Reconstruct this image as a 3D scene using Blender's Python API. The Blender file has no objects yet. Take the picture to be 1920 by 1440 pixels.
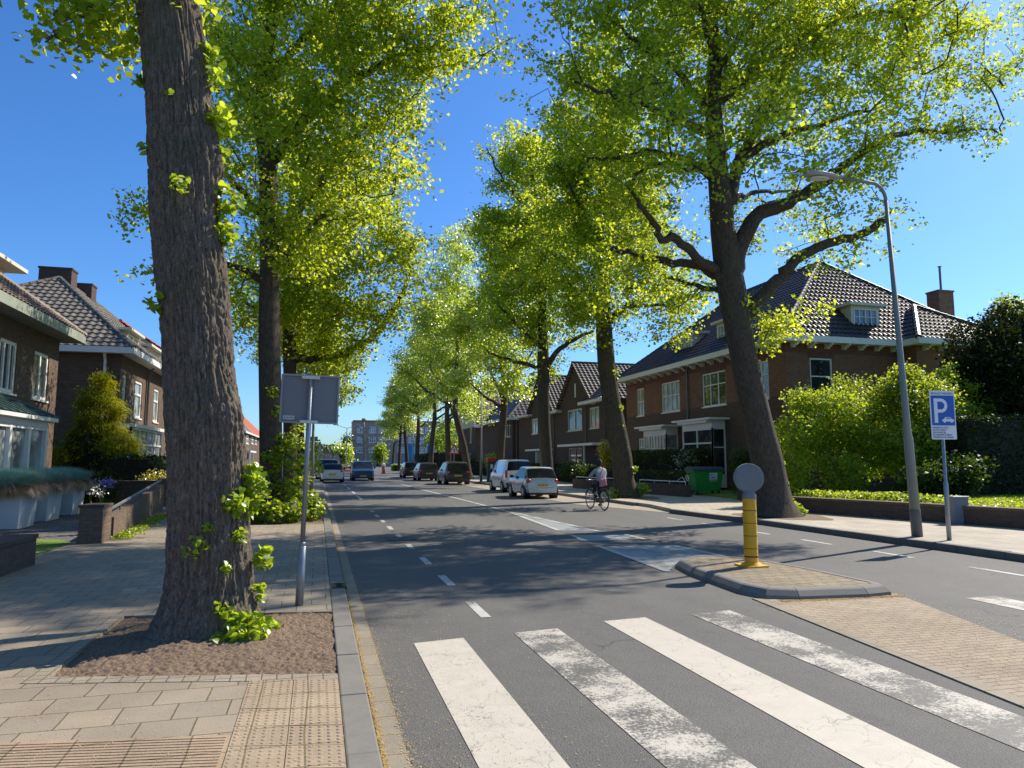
import bpy, bmesh, math, random
import numpy as np
from mathutils import Vector, Matrix, Euler
R = math.radians
SC = bpy.context.scene
COL = SC.collection
random.seed(7)
rng = np.random.default_rng(7)

# ------------------------------------------------------------------ camera
FPX, EYE, HZ, VX = 1340.0, 1.62, 864.0, 596.0
TH = math.atan((HZ-720)/FPX)
PSI = math.atan((960-VX)/(FPX/math.cos(TH)))
cam_d = bpy.data.cameras.new('camera')
cam_d.sensor_fit = 'HORIZONTAL'; cam_d.sensor_width = 36.0
cam_d.lens = FPX*36.0/1920.0
cam_d.clip_start = 0.05; cam_d.clip_end = 6000
cam = bpy.data.objects.new('camera', cam_d); COL.objects.link(cam)
cam.location = (0, 0, EYE)
cam.rotation_euler = (R(90)+TH, 0, -PSI)
SC.camera = cam
FW = np.array([math.sin(PSI)*math.cos(TH), math.cos(PSI)*math.cos(TH), math.sin(TH)])
RT = np.array([math.cos(PSI), -math.sin(PSI), 0.0]); UPV = np.cross(RT, FW)
CP = np.array([0, 0, EYE])
# surveying helpers: a sight line of the photograph met with the ground or with a vertical plane
def sight(px, py): return FW + RT*(px-960)/FPX + UPV*(720-py)/FPX
def G(px, py, z=0.0):
    r = sight(px, py); return CP + r*(z-EYE)/r[2]
def AY(px, py, Y):
    r = sight(px, py); return CP + r*Y/r[1]
def AX(px, py, X):
    r = sight(px, py); return CP + r*X/r[0]

# ------------------------------------------------------------------ sky, sun, exposure
SUN_AZ, SUN_EL = R(67.5), R(43)          # azimuth from +Y towards +X
w = bpy.data.worlds.new('World'); SC.world = w; w.use_nodes = True
nt = w.node_tree; bg = nt.nodes['Background']
sky = nt.nodes.new('ShaderNodeTexSky'); sky.sky_type = 'NISHITA'; sky.sun_disc = False
sky.sun_elevation = SUN_EL; sky.sun_rotation = SUN_AZ
sky.altitude = 0; sky.air_density = 1.0; sky.dust_density = 0.6; sky.ozone_density = 4.5
hsv = nt.nodes.new('ShaderNodeHueSaturation'); hsv.inputs['Saturation'].default_value = 1.16; nt.links.new(sky.outputs[0], hsv.inputs['Color'])
tint = nt.nodes.new('ShaderNodeMix'); tint.data_type = 'RGBA'; tint.blend_type = 'MULTIPLY'; tint.inputs[0].default_value = 1.0
tint.inputs[7].default_value = (0.70, 0.94, 1.19, 1); nt.links.new(hsv.outputs[0], tint.inputs[6])
nt.links.new(tint.outputs[2], bg.inputs[0]); bg.inputs[1].default_value = 0.112
sd = bpy.data.lights.new('sun', 'SUN'); sd.energy = 5.0; sd.angle = R(0.5); sd.color = (1.0, 0.91, 0.77)
sun = bpy.data.objects.new('sun', sd); COL.objects.link(sun)
sdir = Vector((math.sin(SUN_AZ)*math.cos(SUN_EL), math.cos(SUN_AZ)*math.cos(SUN_EL), math.sin(SUN_EL)))
sun.rotation_euler = sdir.to_track_quat('Z', 'Y').to_euler()
sun.location = (0, 0, 50)
SC.view_settings.view_transform = 'Standard'; SC.view_settings.look = 'None'
SC.view_settings.exposure = 0.46; SC.view_settings.gamma = 1.0
SC.cycles.max_bounces = 8; SC.cycles.transparent_max_bounces = 4
SC.cycles.diffuse_bounces = 5; SC.cycles.glossy_bounces = 3; SC.cycles.transmission_bounces = 4
SC.cycles.use_denoising = True
SC.cycles.caustics_reflective = False; SC.cycles.caustics_refractive = False

# ------------------------------------------------------------------ mesh helpers
class MB:
    """collects shapes; build() links them as ONE mesh object"""
    def __init__(s): s.v = []; s.f = []; s.m = []; s.uv = None
    def add(s, vs, fs, m=0):
        o = len(s.v); s.v.extend([tuple(map(float, p)) for p in vs])
        s.f.extend([tuple(i+o for i in f) for f in fs]); s.m.extend([m]*len(fs)); return s
    def poly(s, pts, m=0): return s.add(pts, [tuple(range(len(pts)))], m)
    def box(s, x0, y0, z0, x1, y1, z1, m=0):
        v = [(x, y, z) for z in (z0, z1) for y in (y0, y1) for x in (x0, x1)]
        return s.add(v, [(0, 2, 3, 1), (4, 5, 7, 6), (0, 1, 5, 4), (2, 6, 7, 3), (0, 4, 6, 2), (1, 3, 7, 5)], m)
    def obox(s, O, U, N, u0, u1, n0, n1, z0, z1, m=0):
        O = np.array(O, float); U = np.array(U, float); N = np.array(N, float); Z = np.array((0, 0, 1.))
        v = [O+U*u+N*n+Z*z for z in (z0, z1) for n in (n0, n1) for u in (u0, u1)]
        return s.add(v, [(0, 2, 3, 1), (4, 5, 7, 6), (0, 1, 5, 4), (2, 6, 7, 3), (0, 4, 6, 2), (1, 3, 7, 5)], m)
    def cyl(s, p0, p1, r0, r1=None, n=10, m=0, cap=True):
        r1 = r0 if r1 is None else r1
        return s.tube([p0, p1], [r0, r1], n, m, cap)
    def tube(s, pts, rs, n=8, m=0, cap=True):
        P = [np.array(p, float) for p in pts]
        if np.isscalar(rs): rs = [rs]*len(P)
        vs = []; ref = None
        for i, p in enumerate(P):
            d = P[min(i+1, len(P)-1)]-P[max(i-1, 0)]; d = d/(np.linalg.norm(d)+1e-9)
            if ref is None:
                ref = np.array((1., 0, 0)) if abs(d[2]) > .9 else np.array((0, 0, 1.))
            a = ref-d*(ref@d); a /= np.linalg.norm(a)+1e-9; ref = a; b = np.cross(d, a)
            for k in range(n):
                t = 2*math.pi*k/n; vs.append(p+(a*math.cos(t)+b*math.sin(t))*rs[i])
        fs = [(i*n+k, i*n+(k+1) % n, (i+1)*n+(k+1) % n, (i+1)*n+k) for i in range(len(P)-1) for k in range(n)]
        if cap: fs += [tuple(range(n))[::-1], tuple((len(P)-1)*n+k for k in range(n))]
        return s.add(vs, fs, m)
    def lathe(s, c, prof, n=16, m=0):
        vs = [(c[0]+r*math.cos(2*math.pi*k/n), c[1]+r*math.sin(2*math.pi*k/n), c[2]+z) for r, z in prof for k in range(n)]
        fs = [(i*n+k, i*n+(k+1) % n, (i+1)*n+(k+1) % n, (i+1)*n+k) for i in range(len(prof)-1) for k in range(n)]
        fs += [tuple(range(n))[::-1], tuple((len(prof)-1)*n+k for k in range(n))]
        return s.add(vs, fs, m)
    def slab(s, pts, z0, z1, m=0):
        n = len(pts)
        vs = [(p[0], p[1], z0) for p in pts]+[(p[0], p[1], z1) for p in pts]
        fs = [tuple(range(n))[::-1], tuple(range(n, 2*n))]+[(i, (i+1) % n, n+(i+1) % n, n+i) for i in range(n)]
        return s.add(vs, fs, m)
    def build(s, name, mats, parent=None, smooth=False, bevel=0, **k):
        me = bpy.data.meshes.new(name); me.from_pydata(s.v, [], s.f)
        if not isinstance(mats, (list, tuple)): mats = [mats]
        for mm in mats: me.materials.append(mm)
        if len(mats) > 1: me.polygons.foreach_set('material_index', s.m)
        if smooth: me.polygons.foreach_set('use_smooth', [True]*len(s.f))
        me.update()
        o = bpy.data.objects.new(name, me); COL.objects.link(o); o.parent = parent
        if bevel:
            b = o.modifiers.new('bevel', 'BEVEL'); b.width = bevel; b.segments = 2; b.limit_method = 'ANGLE'
        tag(o, **k); return o
def tag(o, label=None, cat=None, group=None, kind=None):
    if label: o['label'] = label
    if cat: o['category'] = cat
    if group: o['group'] = group
    if kind: o['kind'] = kind
    return o
def empty(name, loc, rz=0, **k):
    o = bpy.data.objects.new(name, None); COL.objects.link(o); o.location = loc; o.rotation_euler = (0, 0, rz)
    o.empty_display_size = .2
    tag(o, **k); return o
def np_mesh(name, V, F, mats, parent=None, smooth=False, **k):
    """V (n,3) float, F (m,4) or (m,3) int arrays"""
    me = bpy.data.meshes.new(name)
    n, c = F.shape
    me.vertices.add(len(V)); me.vertices.foreach_set('co', np.ascontiguousarray(V, dtype=np.float32).ravel())
    me.loops.add(n*c); me.loops.foreach_set('vertex_index', np.ascontiguousarray(F, dtype=np.int32).ravel())
    me.polygons.add(n); me.polygons.foreach_set('loop_start', np.arange(0, n*c, c, dtype=np.int32))
    me.polygons.foreach_set('loop_total', np.full(n, c, dtype=np.int32))
    if smooth: me.polygons.foreach_set('use_smooth', np.ones(n, dtype=bool))
    if not isinstance(mats, (list, tuple)): mats = [mats]
    for mm in mats: me.materials.append(mm)
    me.update(calc_edges=True)
    o = bpy.data.objects.new(name, me); COL.objects.link(o); o.parent = parent
    tag(o, **k); return o
def copy_tree(o, parent=None):
    c = o.copy(); COL.objects.link(c); c.parent = parent
    for ch in [x for x in bpy.data.objects if x.parent == o]: copy_tree(ch, c)
    return c
def hashn(i, j, k, seed):
    h = (i*374761393+j*668265263+k*2147483647+seed*974634777) & 0xffffffff
    h = ((h ^ (h >> 13))*1274126177) & 0xffffffff
    return ((h ^ (h >> 16)) & 0xffff)/65535.0
def vnoise(P, seed=0):
    P = np.asarray(P, float); I = np.floor(P).astype(np.int64); f = P-I; f = f*f*(3-2*f)
    i, j, k = I[..., 0], I[..., 1], I[..., 2]; x, y, z = f[..., 0], f[..., 1], f[..., 2]
    def c(a, b, d): return hashn(i+a, j+b, k+d, seed)
    x00 = c(0, 0, 0)*(1-x)+c(1, 0, 0)*x; x10 = c(0, 1, 0)*(1-x)+c(1, 1, 0)*x
    x01 = c(0, 0, 1)*(1-x)+c(1, 0, 1)*x; x11 = c(0, 1, 1)*(1-x)+c(1, 1, 1)*x
    return ((x00*(1-y)+x10*y)*(1-z)+(x01*(1-y)+x11*y)*z)*2-1

# ------------------------------------------------------------------ materials
class NT:
    def __init__(s, name):
        s.mat = bpy.data.materials.new(name); s.mat.use_nodes = True; s.t = s.mat.node_tree
        s.p = s.t.nodes['Principled BSDF']; s.out = s.t.nodes['Material Output']
    def n(s, ty, inp=None, **at):
        nd = s.t.nodes.new('ShaderNode'+ty)
        for k, v in at.items(): setattr(nd, k, v)
        for k, v in (inp or {}).items(): s.set(nd.inputs[k], v)
        return nd
    def set(s, sock, v):
        if isinstance(v, bpy.types.NodeSocket): s.t.links.new(v, sock)
        elif isinstance(v, bpy.types.Node): s.t.links.new(v.outputs[0], sock)
        else:
            if hasattr(sock, 'type') and sock.type == 'RGBA' and len(v) == 3: v = (*v, 1)
            sock.default_value = v
    def pos(s): return s.n('NewGeometry').outputs['Position']
    def scale(s, v, sc): return s.n('Mapping', {'Vector': v, 'Scale': sc}).outputs[0]
    def noise(s, v, sc, det=3, rough=.6, dist=0): return s.n('TexNoise', {'Vector': v, 'Scale': sc, 'Detail': det, 'Roughness': rough, 'Distortion': dist}).outputs['Fac']
    def math(s, op, a, b=0.0, c=False):
        nd = s.t.nodes.new('ShaderNodeMath'); nd.operation = op; nd.use_clamp = c
        s.set(nd.inputs[0], a); s.set(nd.inputs[1], b); return nd.outputs[0]
    def ramp(s, f, a, b, lo=0., hi=1.):
        nd = s.n('MapRange', {'Value': f, 'From Min': a, 'From Max': b, 'To Min': lo, 'To Max': hi}); return nd.outputs[0]
    def mix(s, f, a, b, mode='MIX'):
        nd = s.t.nodes.new('ShaderNodeMix'); nd.data_type = 'RGBA'; nd.blend_type = mode
        s.set(nd.inputs[0], f); s.set(nd.inputs[6], a); s.set(nd.inputs[7], b); return nd.outputs[2]
    def bump(s, h, st=.5, d=.01):
        nd = s.n('Bump', {'Height': h, 'Strength': st, 'Distance': d}); s.t.links.new(nd.outputs[0], s.p.inputs['Normal']); return nd
    def base(s, c): s.set(s.p.inputs['Base Color'], c); return s
    def rough(s, r): s.set(s.p.inputs['Roughness'], r); return s
def plain(name, col, rough=.5, metal=0., var=.12, sc=6., spec=.5, coat=0.):
    m = NT(name); tc = m.n('TexCoord').outputs['Object']
    f = m.noise(tc, sc, 4, .65); g = m.noise(tc, sc*7, 3, .6)
    k = m.math('ADD', m.math('MULTIPLY', f, .7), m.math('MULTIPLY', g, .3))
    k = m.ramp(k, .3, .7)
    m.base(m.mix(k, tuple(c*(1-var) for c in col), tuple(min(1, c*(1+var)) for c in col)))
    m.set(m.p.inputs['Roughness'], m.ramp(f, .3, .7, max(0, rough-.06), min(1, rough+.08)))
    m.p.inputs['Metallic'].default_value = metal; m.p.inputs['Specular IOR Level'].default_value = spec
    m.p.inputs['Coat Weight'].default_value = coat
    return m.mat
def boxuv(m, su=1., sv=1.):
    g = m.n('NewGeometry'); P = m.n('SeparateXYZ', {0: g.outputs['Position']}); Nn = m.n('SeparateXYZ', {0: g.outputs['True Normal']})
    ax = m.math('GREATER_THAN', m.math('ABSOLUTE', Nn.outputs[0]), .6); az = m.math('GREATER_THAN', m.math('ABSOLUTE', Nn.outputs[2]), .7)
    inv = m.math('SUBTRACT', 1., ax)
    u = m.math('ADD', m.math('MULTIPLY', P.outputs[1], ax), m.math('MULTIPLY', P.outputs[0], inv))
    v = m.math('ADD', m.math('MULTIPLY', P.outputs[2], m.math('SUBTRACT', 1., az)), m.math('MULTIPLY', P.outputs[1], az))
    return m.n('CombineXYZ', {0: m.math('MULTIPLY', u, su), 1: m.math('MULTIPLY', v, sv)}).outputs[0], P
def brick(name, c1, c2, mortar, split=None, top=None, bw=.22, bh=.065):
    m = NT(name); uv, P = boxuv(m)
    b = m.n('TexBrick', {'Vector': uv, 'Color1': c1, 'Color2': c2, 'Mortar': mortar, 'Scale': 1., 'Mortar Size': .007, 'Mortar Smooth': .3, 'Bias': 0., 'Brick Width': bw, 'Row Height': bh})
    b.offset = .5
    n = m.noise(m.pos(), 1.3, 4, .7); n2 = m.noise(m.pos(), 14, 3, .7)
    col = m.mix(.8, b.outputs['Color'], m.mix(m.ramp(n2, .3, .7), (.75, .72, .7), (1.25, 1.2, 1.15)), 'MULTIPLY')
    col = m.mix(m.ramp(n, .35, .75, 0, .45), col, m.mix(1., col, (.62, .6, .58), 'MULTIPLY'))
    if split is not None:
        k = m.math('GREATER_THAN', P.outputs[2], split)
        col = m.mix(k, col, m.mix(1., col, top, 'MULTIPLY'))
    m.base(col).rough(.85)
    m.bump(m.math('ADD', m.math('MULTIPLY', b.outputs['Fac'], -1.), m.math('MULTIPLY', n2, .5)), .6, .012)
    return m.mat
M = {}
# asphalt
def asphalt_cols(m):
    p = m.pos()
    big = m.noise(m.scale(p, (1., .18, 1.)), .55, 4, .6); mid = m.noise(p, 3., 5, .7); fine = m.n('TexVoronoi', {'Vector': p, 'Scale': 95.}); f2 = m.noise(p, 240., 2, .6)
    c = m.mix(m.ramp(fine.outputs['Distance'], .0, .55), (.25, .24, .22), (.062, .060, .058))
    c = m.mix(.55, c, m.mix(m.ramp(f2, .3, .7), (.075, .073, .071), (.18, .175, .163)))
    c = m.mix(1., c, m.mix(m.ramp(m.math('ADD', m.math('MULTIPLY', big, .6), m.math('MULTIPLY', mid, .4)), .35, .65), (.82, .82, .83), (1.15, 1.14, 1.12)), 'MULTIPLY')
    vc = m.n('TexVoronoi', {'Vector': m.n('VectorMath', {0: p, 1: m.n('VectorMath', {0: m.n('TexNoise', {'Vector': p, 'Scale': 1.7, 'Detail': 5.}).outputs['Color'], 1: (1.1, 1.1, 0.)}, operation='MULTIPLY').outputs[0]}, operation='ADD').outputs[0], 'Scale': .38}, feature='DISTANCE_TO_EDGE').outputs['Distance']
    ck = m.math('MULTIPLY', m.ramp(vc, 0., .006, 1., 0.), m.ramp(m.noise(p, .5, 2), .52, .6)); c = m.mix(m.math('MULTIPLY', ck, .75), c, (.03, .028, .025))
    st = m.ramp(m.noise(p, 1.1, 6, .75), .60, .74, 0., .35); c = m.mix(st, c, (.06, .055, .05))
    h = m.math('ADD', fine.outputs['Distance'], m.math('MULTIPLY', f2, .6))
    return p, c, h
m = NT('asphalt'); p, c, h = asphalt_cols(m)
X = m.n('SeparateXYZ', {0: p}).outputs[0]
# fallen blossom scales gathering near the left gutter
near = m.ramp(X, .45, 1.5, 1., 0.)
spk = m.n('TexVoronoi', {'Vector': p, 'Scale': 42.})
sp = m.math('LESS_THAN', spk.outputs['Distance'], m.math('MULTIPLY', m.math('POWER', near, 2.2), .26))
sp = m.math('MULTIPLY', sp, m.ramp(m.noise(p, 3.5, 3), .42, .6))
c = m.mix(sp, c, (.42, .28, .07)); m.base(c).rough(.8); m.bump(h, .55, .006); M['asphalt'] = m.mat
# road paint, worn and cracked
def paint(name, col, wear, crack=.5):
    m = NT(name); p, c, h = asphalt_cols(m)
    n = m.noise(p, 1.6, 8, .72); n2 = m.noise(p, 42., 4, .75)
    f = m.math('ADD', m.math('MULTIPLY', n, .62), m.math('MULTIPLY', n2, .38))
    k = m.ramp(f, wear-.035, wear+.035)
    v = m.n('TexVoronoi', {'Vector': m.n('VectorMath', {0: p, 1: m.n('VectorMath', {0: m.n('TexNoise', {'Vector': p, 'Scale': 7., 'Detail': 4.}).outputs['Color'], 1: (.25, .25, .0)}, operation='MULTIPLY').outputs[0]}, operation='ADD').outputs[0], 'Scale': 5.5}, feature='DISTANCE_TO_EDGE')
    cr = m.ramp(v.outputs['Distance'], .0, .018, 0., 1.)
    cr = m.math('MAXIMUM', cr, m.ramp(m.noise(p, 2.2, 3), .42, .58, crack*.2, 1.))
    pc = m.mix(m.ramp(m.noise(p, 5, 6, .7), .3, .75), tuple(x*.84 for x in col), col)
    pc = m.mix(cr, tuple(x*.45 for x in col), pc)
    m.base(m.mix(k, c, pc)).rough(.65); m.bump(m.math('ADD', m.math('MULTIPLY', h, .6), m.math('MULTIPLY', k, .8)), .4, .004)
    return m.mat
M['paint_good'] = paint('road_paint', (.56, .51, .43), .375)
M['paint_worn'] = paint('road_paint_worn', (.54, .50, .43), .505, .9)
M['paint_line'] = paint('road_paint_line', (.52, .51, .48), .44)
M['hatch'] = paint('hatch_paint', (.30, .33, .335), .45)
# pavers
def pavers(name, c1, c2, mort, bw, bh, off=.5, rot=0., speck=(.35, .24, .06), moss=.5, size=.006, fineb=.4, swap=False):
    m = NT(name); p = m.pos(); q = m.n('Mapping', {'Vector': p, 'Rotation': (0, 0, rot)}).outputs[0]
    wob = m.n('VectorMath', {0: m.n('TexNoise', {'Vector': p, 'Scale': 1.1, 'Detail': 2.}).outputs['Color'], 1: (.05, .05, 0)}, operation='MULTIPLY').outputs[0]
    q = m.n('VectorMath', {0: q, 1: wob}, operation='ADD').outputs[0]
    b = m.n('TexBrick', {'Vector': q, 'Color1': c1, 'Color2': c2, 'Mortar': mort, 'Scale': 1., 'Mortar Size': size, 'Mortar Smooth': .25, 'Bias': 0., 'Brick Width': bw, 'Row Height': bh}); b.offset = off
    big = m.noise(p, .8, 4, .65); fine = m.noise(p, 90, 3, .7)
    c = m.mix(1., b.outputs['Color'], m.mix(m.ramp(fine, .3, .7), (.8, .8, .8), (1.2, 1.19, 1.17)), 'MULTIPLY')
    c = m.mix(1., c, m.mix(m.ramp(big, .35, .7), (.8, .79, .78), (1.12, 1.12, 1.12)), 'MULTIPLY')
    st = m.noise(p, 3.1, 5, .7); c = m.mix(m.ramp(st, .58, .72, 0, .4), c, (.26, .17, .09))
    jo = m.math('MULTIPLY', b.outputs['Fac'], m.ramp(m.noise(p, 2.6, 3), .5, .62)); c = m.mix(m.math('MULTIPLY', jo, moss), c, (.12, .14, .03))
    vor = m.n('TexVoronoi', {'Vector': p, 'Scale': 36.})
    sp = m.math('LESS_THAN', vor.outputs['Distance'], m.ramp(m.math('ADD', m.noise(p, .9, 3), m.math('MULTIPLY', b.outputs['Fac'], .3)), .45, .85, 0., .2))
    c = m.mix(sp, c, speck)
    m.base(c).rough(.85); m.bump(m.math('ADD', m.math('MULTIPLY', b.outputs['Fac'], -1.), m.math('MULTIPLY', fine, fineb)), .5, .008)
    return m.mat
M['slab30'] = pavers('grey_paving_slab', (.345, .285, .21), (.28, .24, .185), (.12, .095, .05), .31, .3)
M['slab_r'] = pavers('pale_paving_slab', (.47, .42, .335), (.41, .365, .30), (.2, .165, .12), .3, .3)
M['cobble'] = pavers('beige_cobble', (.36, .31, .24), (.30, .26, .20), (.14, .11, .06), .105, .105, 0.)
M['clinker'] = pavers('brick_clinker', (.37, .295, .21), (.31, .25, .185), (.15, .115, .065), .21, .075, .5, speck=(.50, .33, .09))
M['island_brick'] = pavers('island_brick', (.30, .235, .165), (.245, .19, .14), (.09, .10, .03), .2, .2, .5, moss=1., size=.012)
M['parking'] = pavers('parking_clinker', (.40, .35, .28), (.35, .30, .25), (.20, .17, .12), .2, .1, .5)
M['gutter'] = pavers('gutter_stone', (.30, .26, .20), (.26, .225, .17), (.2, .13, .04), .3, .3, 0., rot=0)
M['ribbed'] = pavers('ribbed_tile', (.40, .29, .195), (.35, .26, .175), (.19, .14, .08), .3, .3, 0.)
M['tactile'] = pavers('tactile_tile', (.39, .30, .205), (.34, .265, .185), (.19, .14, .08), .3, .3, 0.)
M['kerb'] = plain('kerb_concrete', (.19, .178, .155), .85, var=.18, sc=5)
M['kerb_dark'] = plain('kerb_concrete_dark', (.15, .14, .125), .85, var=.2, sc=5)
M['debris'] = NT('blossom_debris'); m = M['debris']; f = m.noise(m.pos(), 60, 3, .7)
m.base(m.mix(m.ramp(f, .4, .6), (.10, .06, .02), (.5, .32, .07))).rough(.9); M['debris'] = m.mat
m = NT('soil'); p = m.pos(); f = m.noise(p, 55, 7, .75); g = m.noise(p, 3, 3); 
m.base(m.mix(m.ramp(f, .3, .72), (.075, .05, .034), (.33, .235, .155))).rough(.95); m.bump(f, 1., .015); M['soil'] = m.mat
m = NT('gravel'); p = m.pos(); v = m.n('TexVoronoi', {'Vector': p, 'Scale': 38.})
m.base(m.mix(m.n('SeparateColor', {0: v.outputs['Color']}).outputs[0], (.05, .05, .055), (.22, .21, .2))).rough(.8); m.bump(v.outputs['Distance'], .9, .015); M['gravel'] = m.mat
m = NT('lawn'); p = m.pos(); f = m.noise(p, 40, 4, .7); g = m.noise(p, 1.5, 4)
m.base(m.mix(m.ramp(g, .3, .7), m.mix(f, (.08, .16, .015), (.20, .34, .03)), m.mix(f, (.12, .2, .02), (.28, .38, .05)))).rough(.9); m.bump(f, .8, .03); M['lawn'] = m.mat
m = NT('far_ground'); p = m.pos(); m.base(m.mix(m.ramp(m.noise(p, .3, 4), .35, .65), (.10, .12, .05), (.2, .19, .14))).rough(.95); M['ground'] = m.mat
# foliage
def leafmat(name, cd, ct, var=.35, tmix=.5, gloss=.25, hue=(1.1, 1.0, .7)):
    m = NT(name); m.t.nodes.remove(m.p)
    r = m.n('NewGeometry').outputs['Random Per Island']; big = m.ramp(m.noise(m.pos(), .55, 3, .6), .35, .65)
    k = m.math('ADD', m.math('MULTIPLY', r, .75), m.math('MULTIPLY', big, .25))
    lo = 1-var; hi = 1+var
    def v(c): return m.mix(k, tuple(x*lo for x in c), (min(1, c[0]*hi*hue[0]), min(1, c[1]*hi*hue[1]), c[2]*hi*hue[2]))
    d = m.n('BsdfDiffuse', {'Color': v(cd)}); t = m.n('BsdfTranslucent', {'Color': v(ct)})
    s = m.n('MixShader', {0: tmix, 1: d.outputs[0], 2: t.outputs[0]})
    g = m.n('BsdfGlossy', {'Color': (1, 1, 1), 'Roughness': .45})
    fr = m.n('Fresnel', {'IOR': 1.35}); s2 = m.n('MixShader', {0: m.math('MULTIPLY', fr.outputs[0], gloss), 1: s.outputs[0], 2: g.outputs[0]})
    m.t.links.new(s2.outputs[0], m.out.inputs[0]); return m.mat
M['leaf'] = leafmat('lime_leaf', (.11, .24, .03), (.66, .90, .05), gloss=.07, tmix=.6, var=.42)
M['leaf_young'] = leafmat('young_leaf', (.20, .33, .035), (.55, .75, .06), var=.45, gloss=.08)
M['leaf_far'] = leafmat('lime_leaf_pale', (.12, .24, .035), (.64, .90, .06), tmix=.6)
M['leaf_bush'] = leafmat('bush_leaf', (.13, .23, .025), (.54, .70, .045), tmix=.5, var=.5, gloss=.08)
M['leaf_dark'] = leafmat('hedge_leaf', (.025, .045, .012), (.05, .09, .012), tmix=.3, gloss=.05)
M['leaf_hedge'] = leafmat('green_hedge_leaf', (.05, .09, .02), (.12, .2, .02), tmix=.35, gloss=.07)
M['conifer'] = leafmat('golden_conifer', (.07, .11, .014), (.26, .32, .015), tmix=.4, hue=(1.8, 1.35, .6), var=.6, gloss=.05)
M['conifer_dark'] = leafmat('dark_conifer', (.022, .035, .012), (.05, .07, .015), tmix=.25, gloss=.05)
M['yellow'] = leafmat('yellow_shrub', (.45, .42, .03), (.6, .55, .03))
M['fescue'] = leafmat('blue_fescue', (.30, .52, .43), (.32, .5, .38), tmix=.3, hue=(1., 1., 1.))
M['fescue_dry'] = leafmat('dry_fescue', (.55, .33, .15), (.45, .26, .1), tmix=.3, hue=(1., 1., 1.))
M['petal'] = leafmat('lilac_petal', (.38, .28, .7), (.3, .2, .55), hue=(1, 1, 1))
M['white_petal'] = leafmat('white_petal', (.75, .75, .7), (.4, .4, .35), hue=(1, 1, 1))
def barkmat(name, a, b, sc=1., st=.8, d=.03):
    m = NT(name); tc = m.n('TexCoord').outputs['Object']
    q = m.scale(tc, (26*sc, 26*sc, 6.5*sc)); n = m.noise(q, 1., 6, .7, .6); n2 = m.noise(tc, 30*sc, 5, .75); big = m.noise(tc, 1.1, 4, .6)
    c = m.mix(m.ramp(m.math('ADD', m.math('MULTIPLY', n, .6), m.math('MULTIPLY', n2, .4)), .36, .64), a, b)
    c = m.mix(m.ramp(big, .52, .72, 0, .45), c, (.10, .11, .05))
    m.base(c).rough(.95); m.p.inputs['Specular IOR Level'].default_value = .2
    m.bump(m.math('ADD', n, m.math('MULTIPLY', n2, .5)), st, d); return m.mat
M['bark'] = barkmat('lime_bark', (.028, .021, .016), (.15, .118, .088))
M['bark_near'] = barkmat('lime_bark_near', (.042, .033, .025), (.29, .235, .18), 1.9, 1., .02)
M['bark_pale'] = barkmat('pale_bark', (.2, .17, .12), (.42, .38, .3))

# ------------------------------------------------------------------ the setting: ground, road, pavements
def sheet(name, pts, z, mat, kind='structure', th=None):
    b = MB()
    if th: b.slab(pts, z-th, z)
    else: b.poly([(p[0], p[1], z) for p in pts])
    return b.build(name, mat, kind=kind)
def rect(x0, y0, x1, y1): return [(x0, y0), (x1, y0), (x1, y1), (x0, y1)]
ZL, ZR = .10, .12
sheet('ground', rect(-1500, -200, 1500, 3000), -.03, M['ground'])
KX = .36                        # outer edge of the left kerb
sheet('road', [(KX-.1, -12), (11.2, -12), (11.2, 78), (30, 92), (60, 100), (60, 196), (-14, 196), (-14, 118), (KX-.1, 98)], 0.0, M['asphalt'], th=.02)
# left pavement in pieces round the two tree pits
P1 = [(-1.80, 5.92), (.18, 5.47), (.18, 7.68), (-1.80, 8.0)]
P2 = [(-2.1, 18.3), (.18, 18.1), (.18, 21.6), (-2.1, 21.6)]
P3 = [(-1.6, 25.6), (.18, 25.6), (.18, 28.2), (-1.6, 28.2)]
LX = -4.35
b = MB()
for pl in ([(LX, -10), (.18, -10), P1[1], P1[0], (LX, 6.5)], [(LX, 6.5), P1[0], P1[3], (LX, 8.5)], [(LX, 8.5), P1[3], P1[2], P2[1], P2[0], (LX, 18.6)],
           [(LX, 18.6), P2[0], P2[3], (LX, 21.6)], [(LX, 21.6), P2[3], P2[2], P3[1], P3[0], (LX, 25.6)], [(LX, 25.6), P3[0], P3[3], (LX, 28.2)], [(LX, 28.2), P3[3], P3[2], (.18, 98), (LX, 98)]):
    b.slab(pl, -.02, ZL)
b.build('left_pavement', M['slab30'], kind='structure')
def soil(name, poly, n=(110, 110), mound=None, amp=.022):
    A, B_, C_, D = [np.array(p) for p in poly]
    u = np.linspace(0, 1, n[0])[None, :, None]; v = np.linspace(0, 1, n[1])[:, None, None]
    XY = (A*(1-u)+B_*u)*(1-v)+(D*(1-u)+C_*u)*v; XY = XY.reshape(-1, 2)
    P = np.c_[XY*30, np.zeros(len(XY))]
    z = ZL-.03+amp*.8*(.5*vnoise(P, 3)+.4*vnoise(P*2.3, 4)+.9*vnoise(P*.2, 5))
    if mound is not None:
        d = np.linalg.norm(XY-np.array(mound), axis=1); z += .10*np.exp(-(d/.75)**2)
    i = np.arange(n[0]*n[1]).reshape(n[1], n[0])
    F = np.stack([i[:-1, :-1], i[:-1, 1:], i[1:, 1:], i[1:, :-1]], -1).reshape(-1, 4)
    np_mesh(name, np.c_[XY, z], F, M['soil'], kind='structure')
soil('tree_pit_soil', P1, (200, 220), (-.85, 6.95))
soil('tree_pit_soil', P2, (60, 60)); soil('tree_pit_soil', P3, (40, 40))
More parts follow.
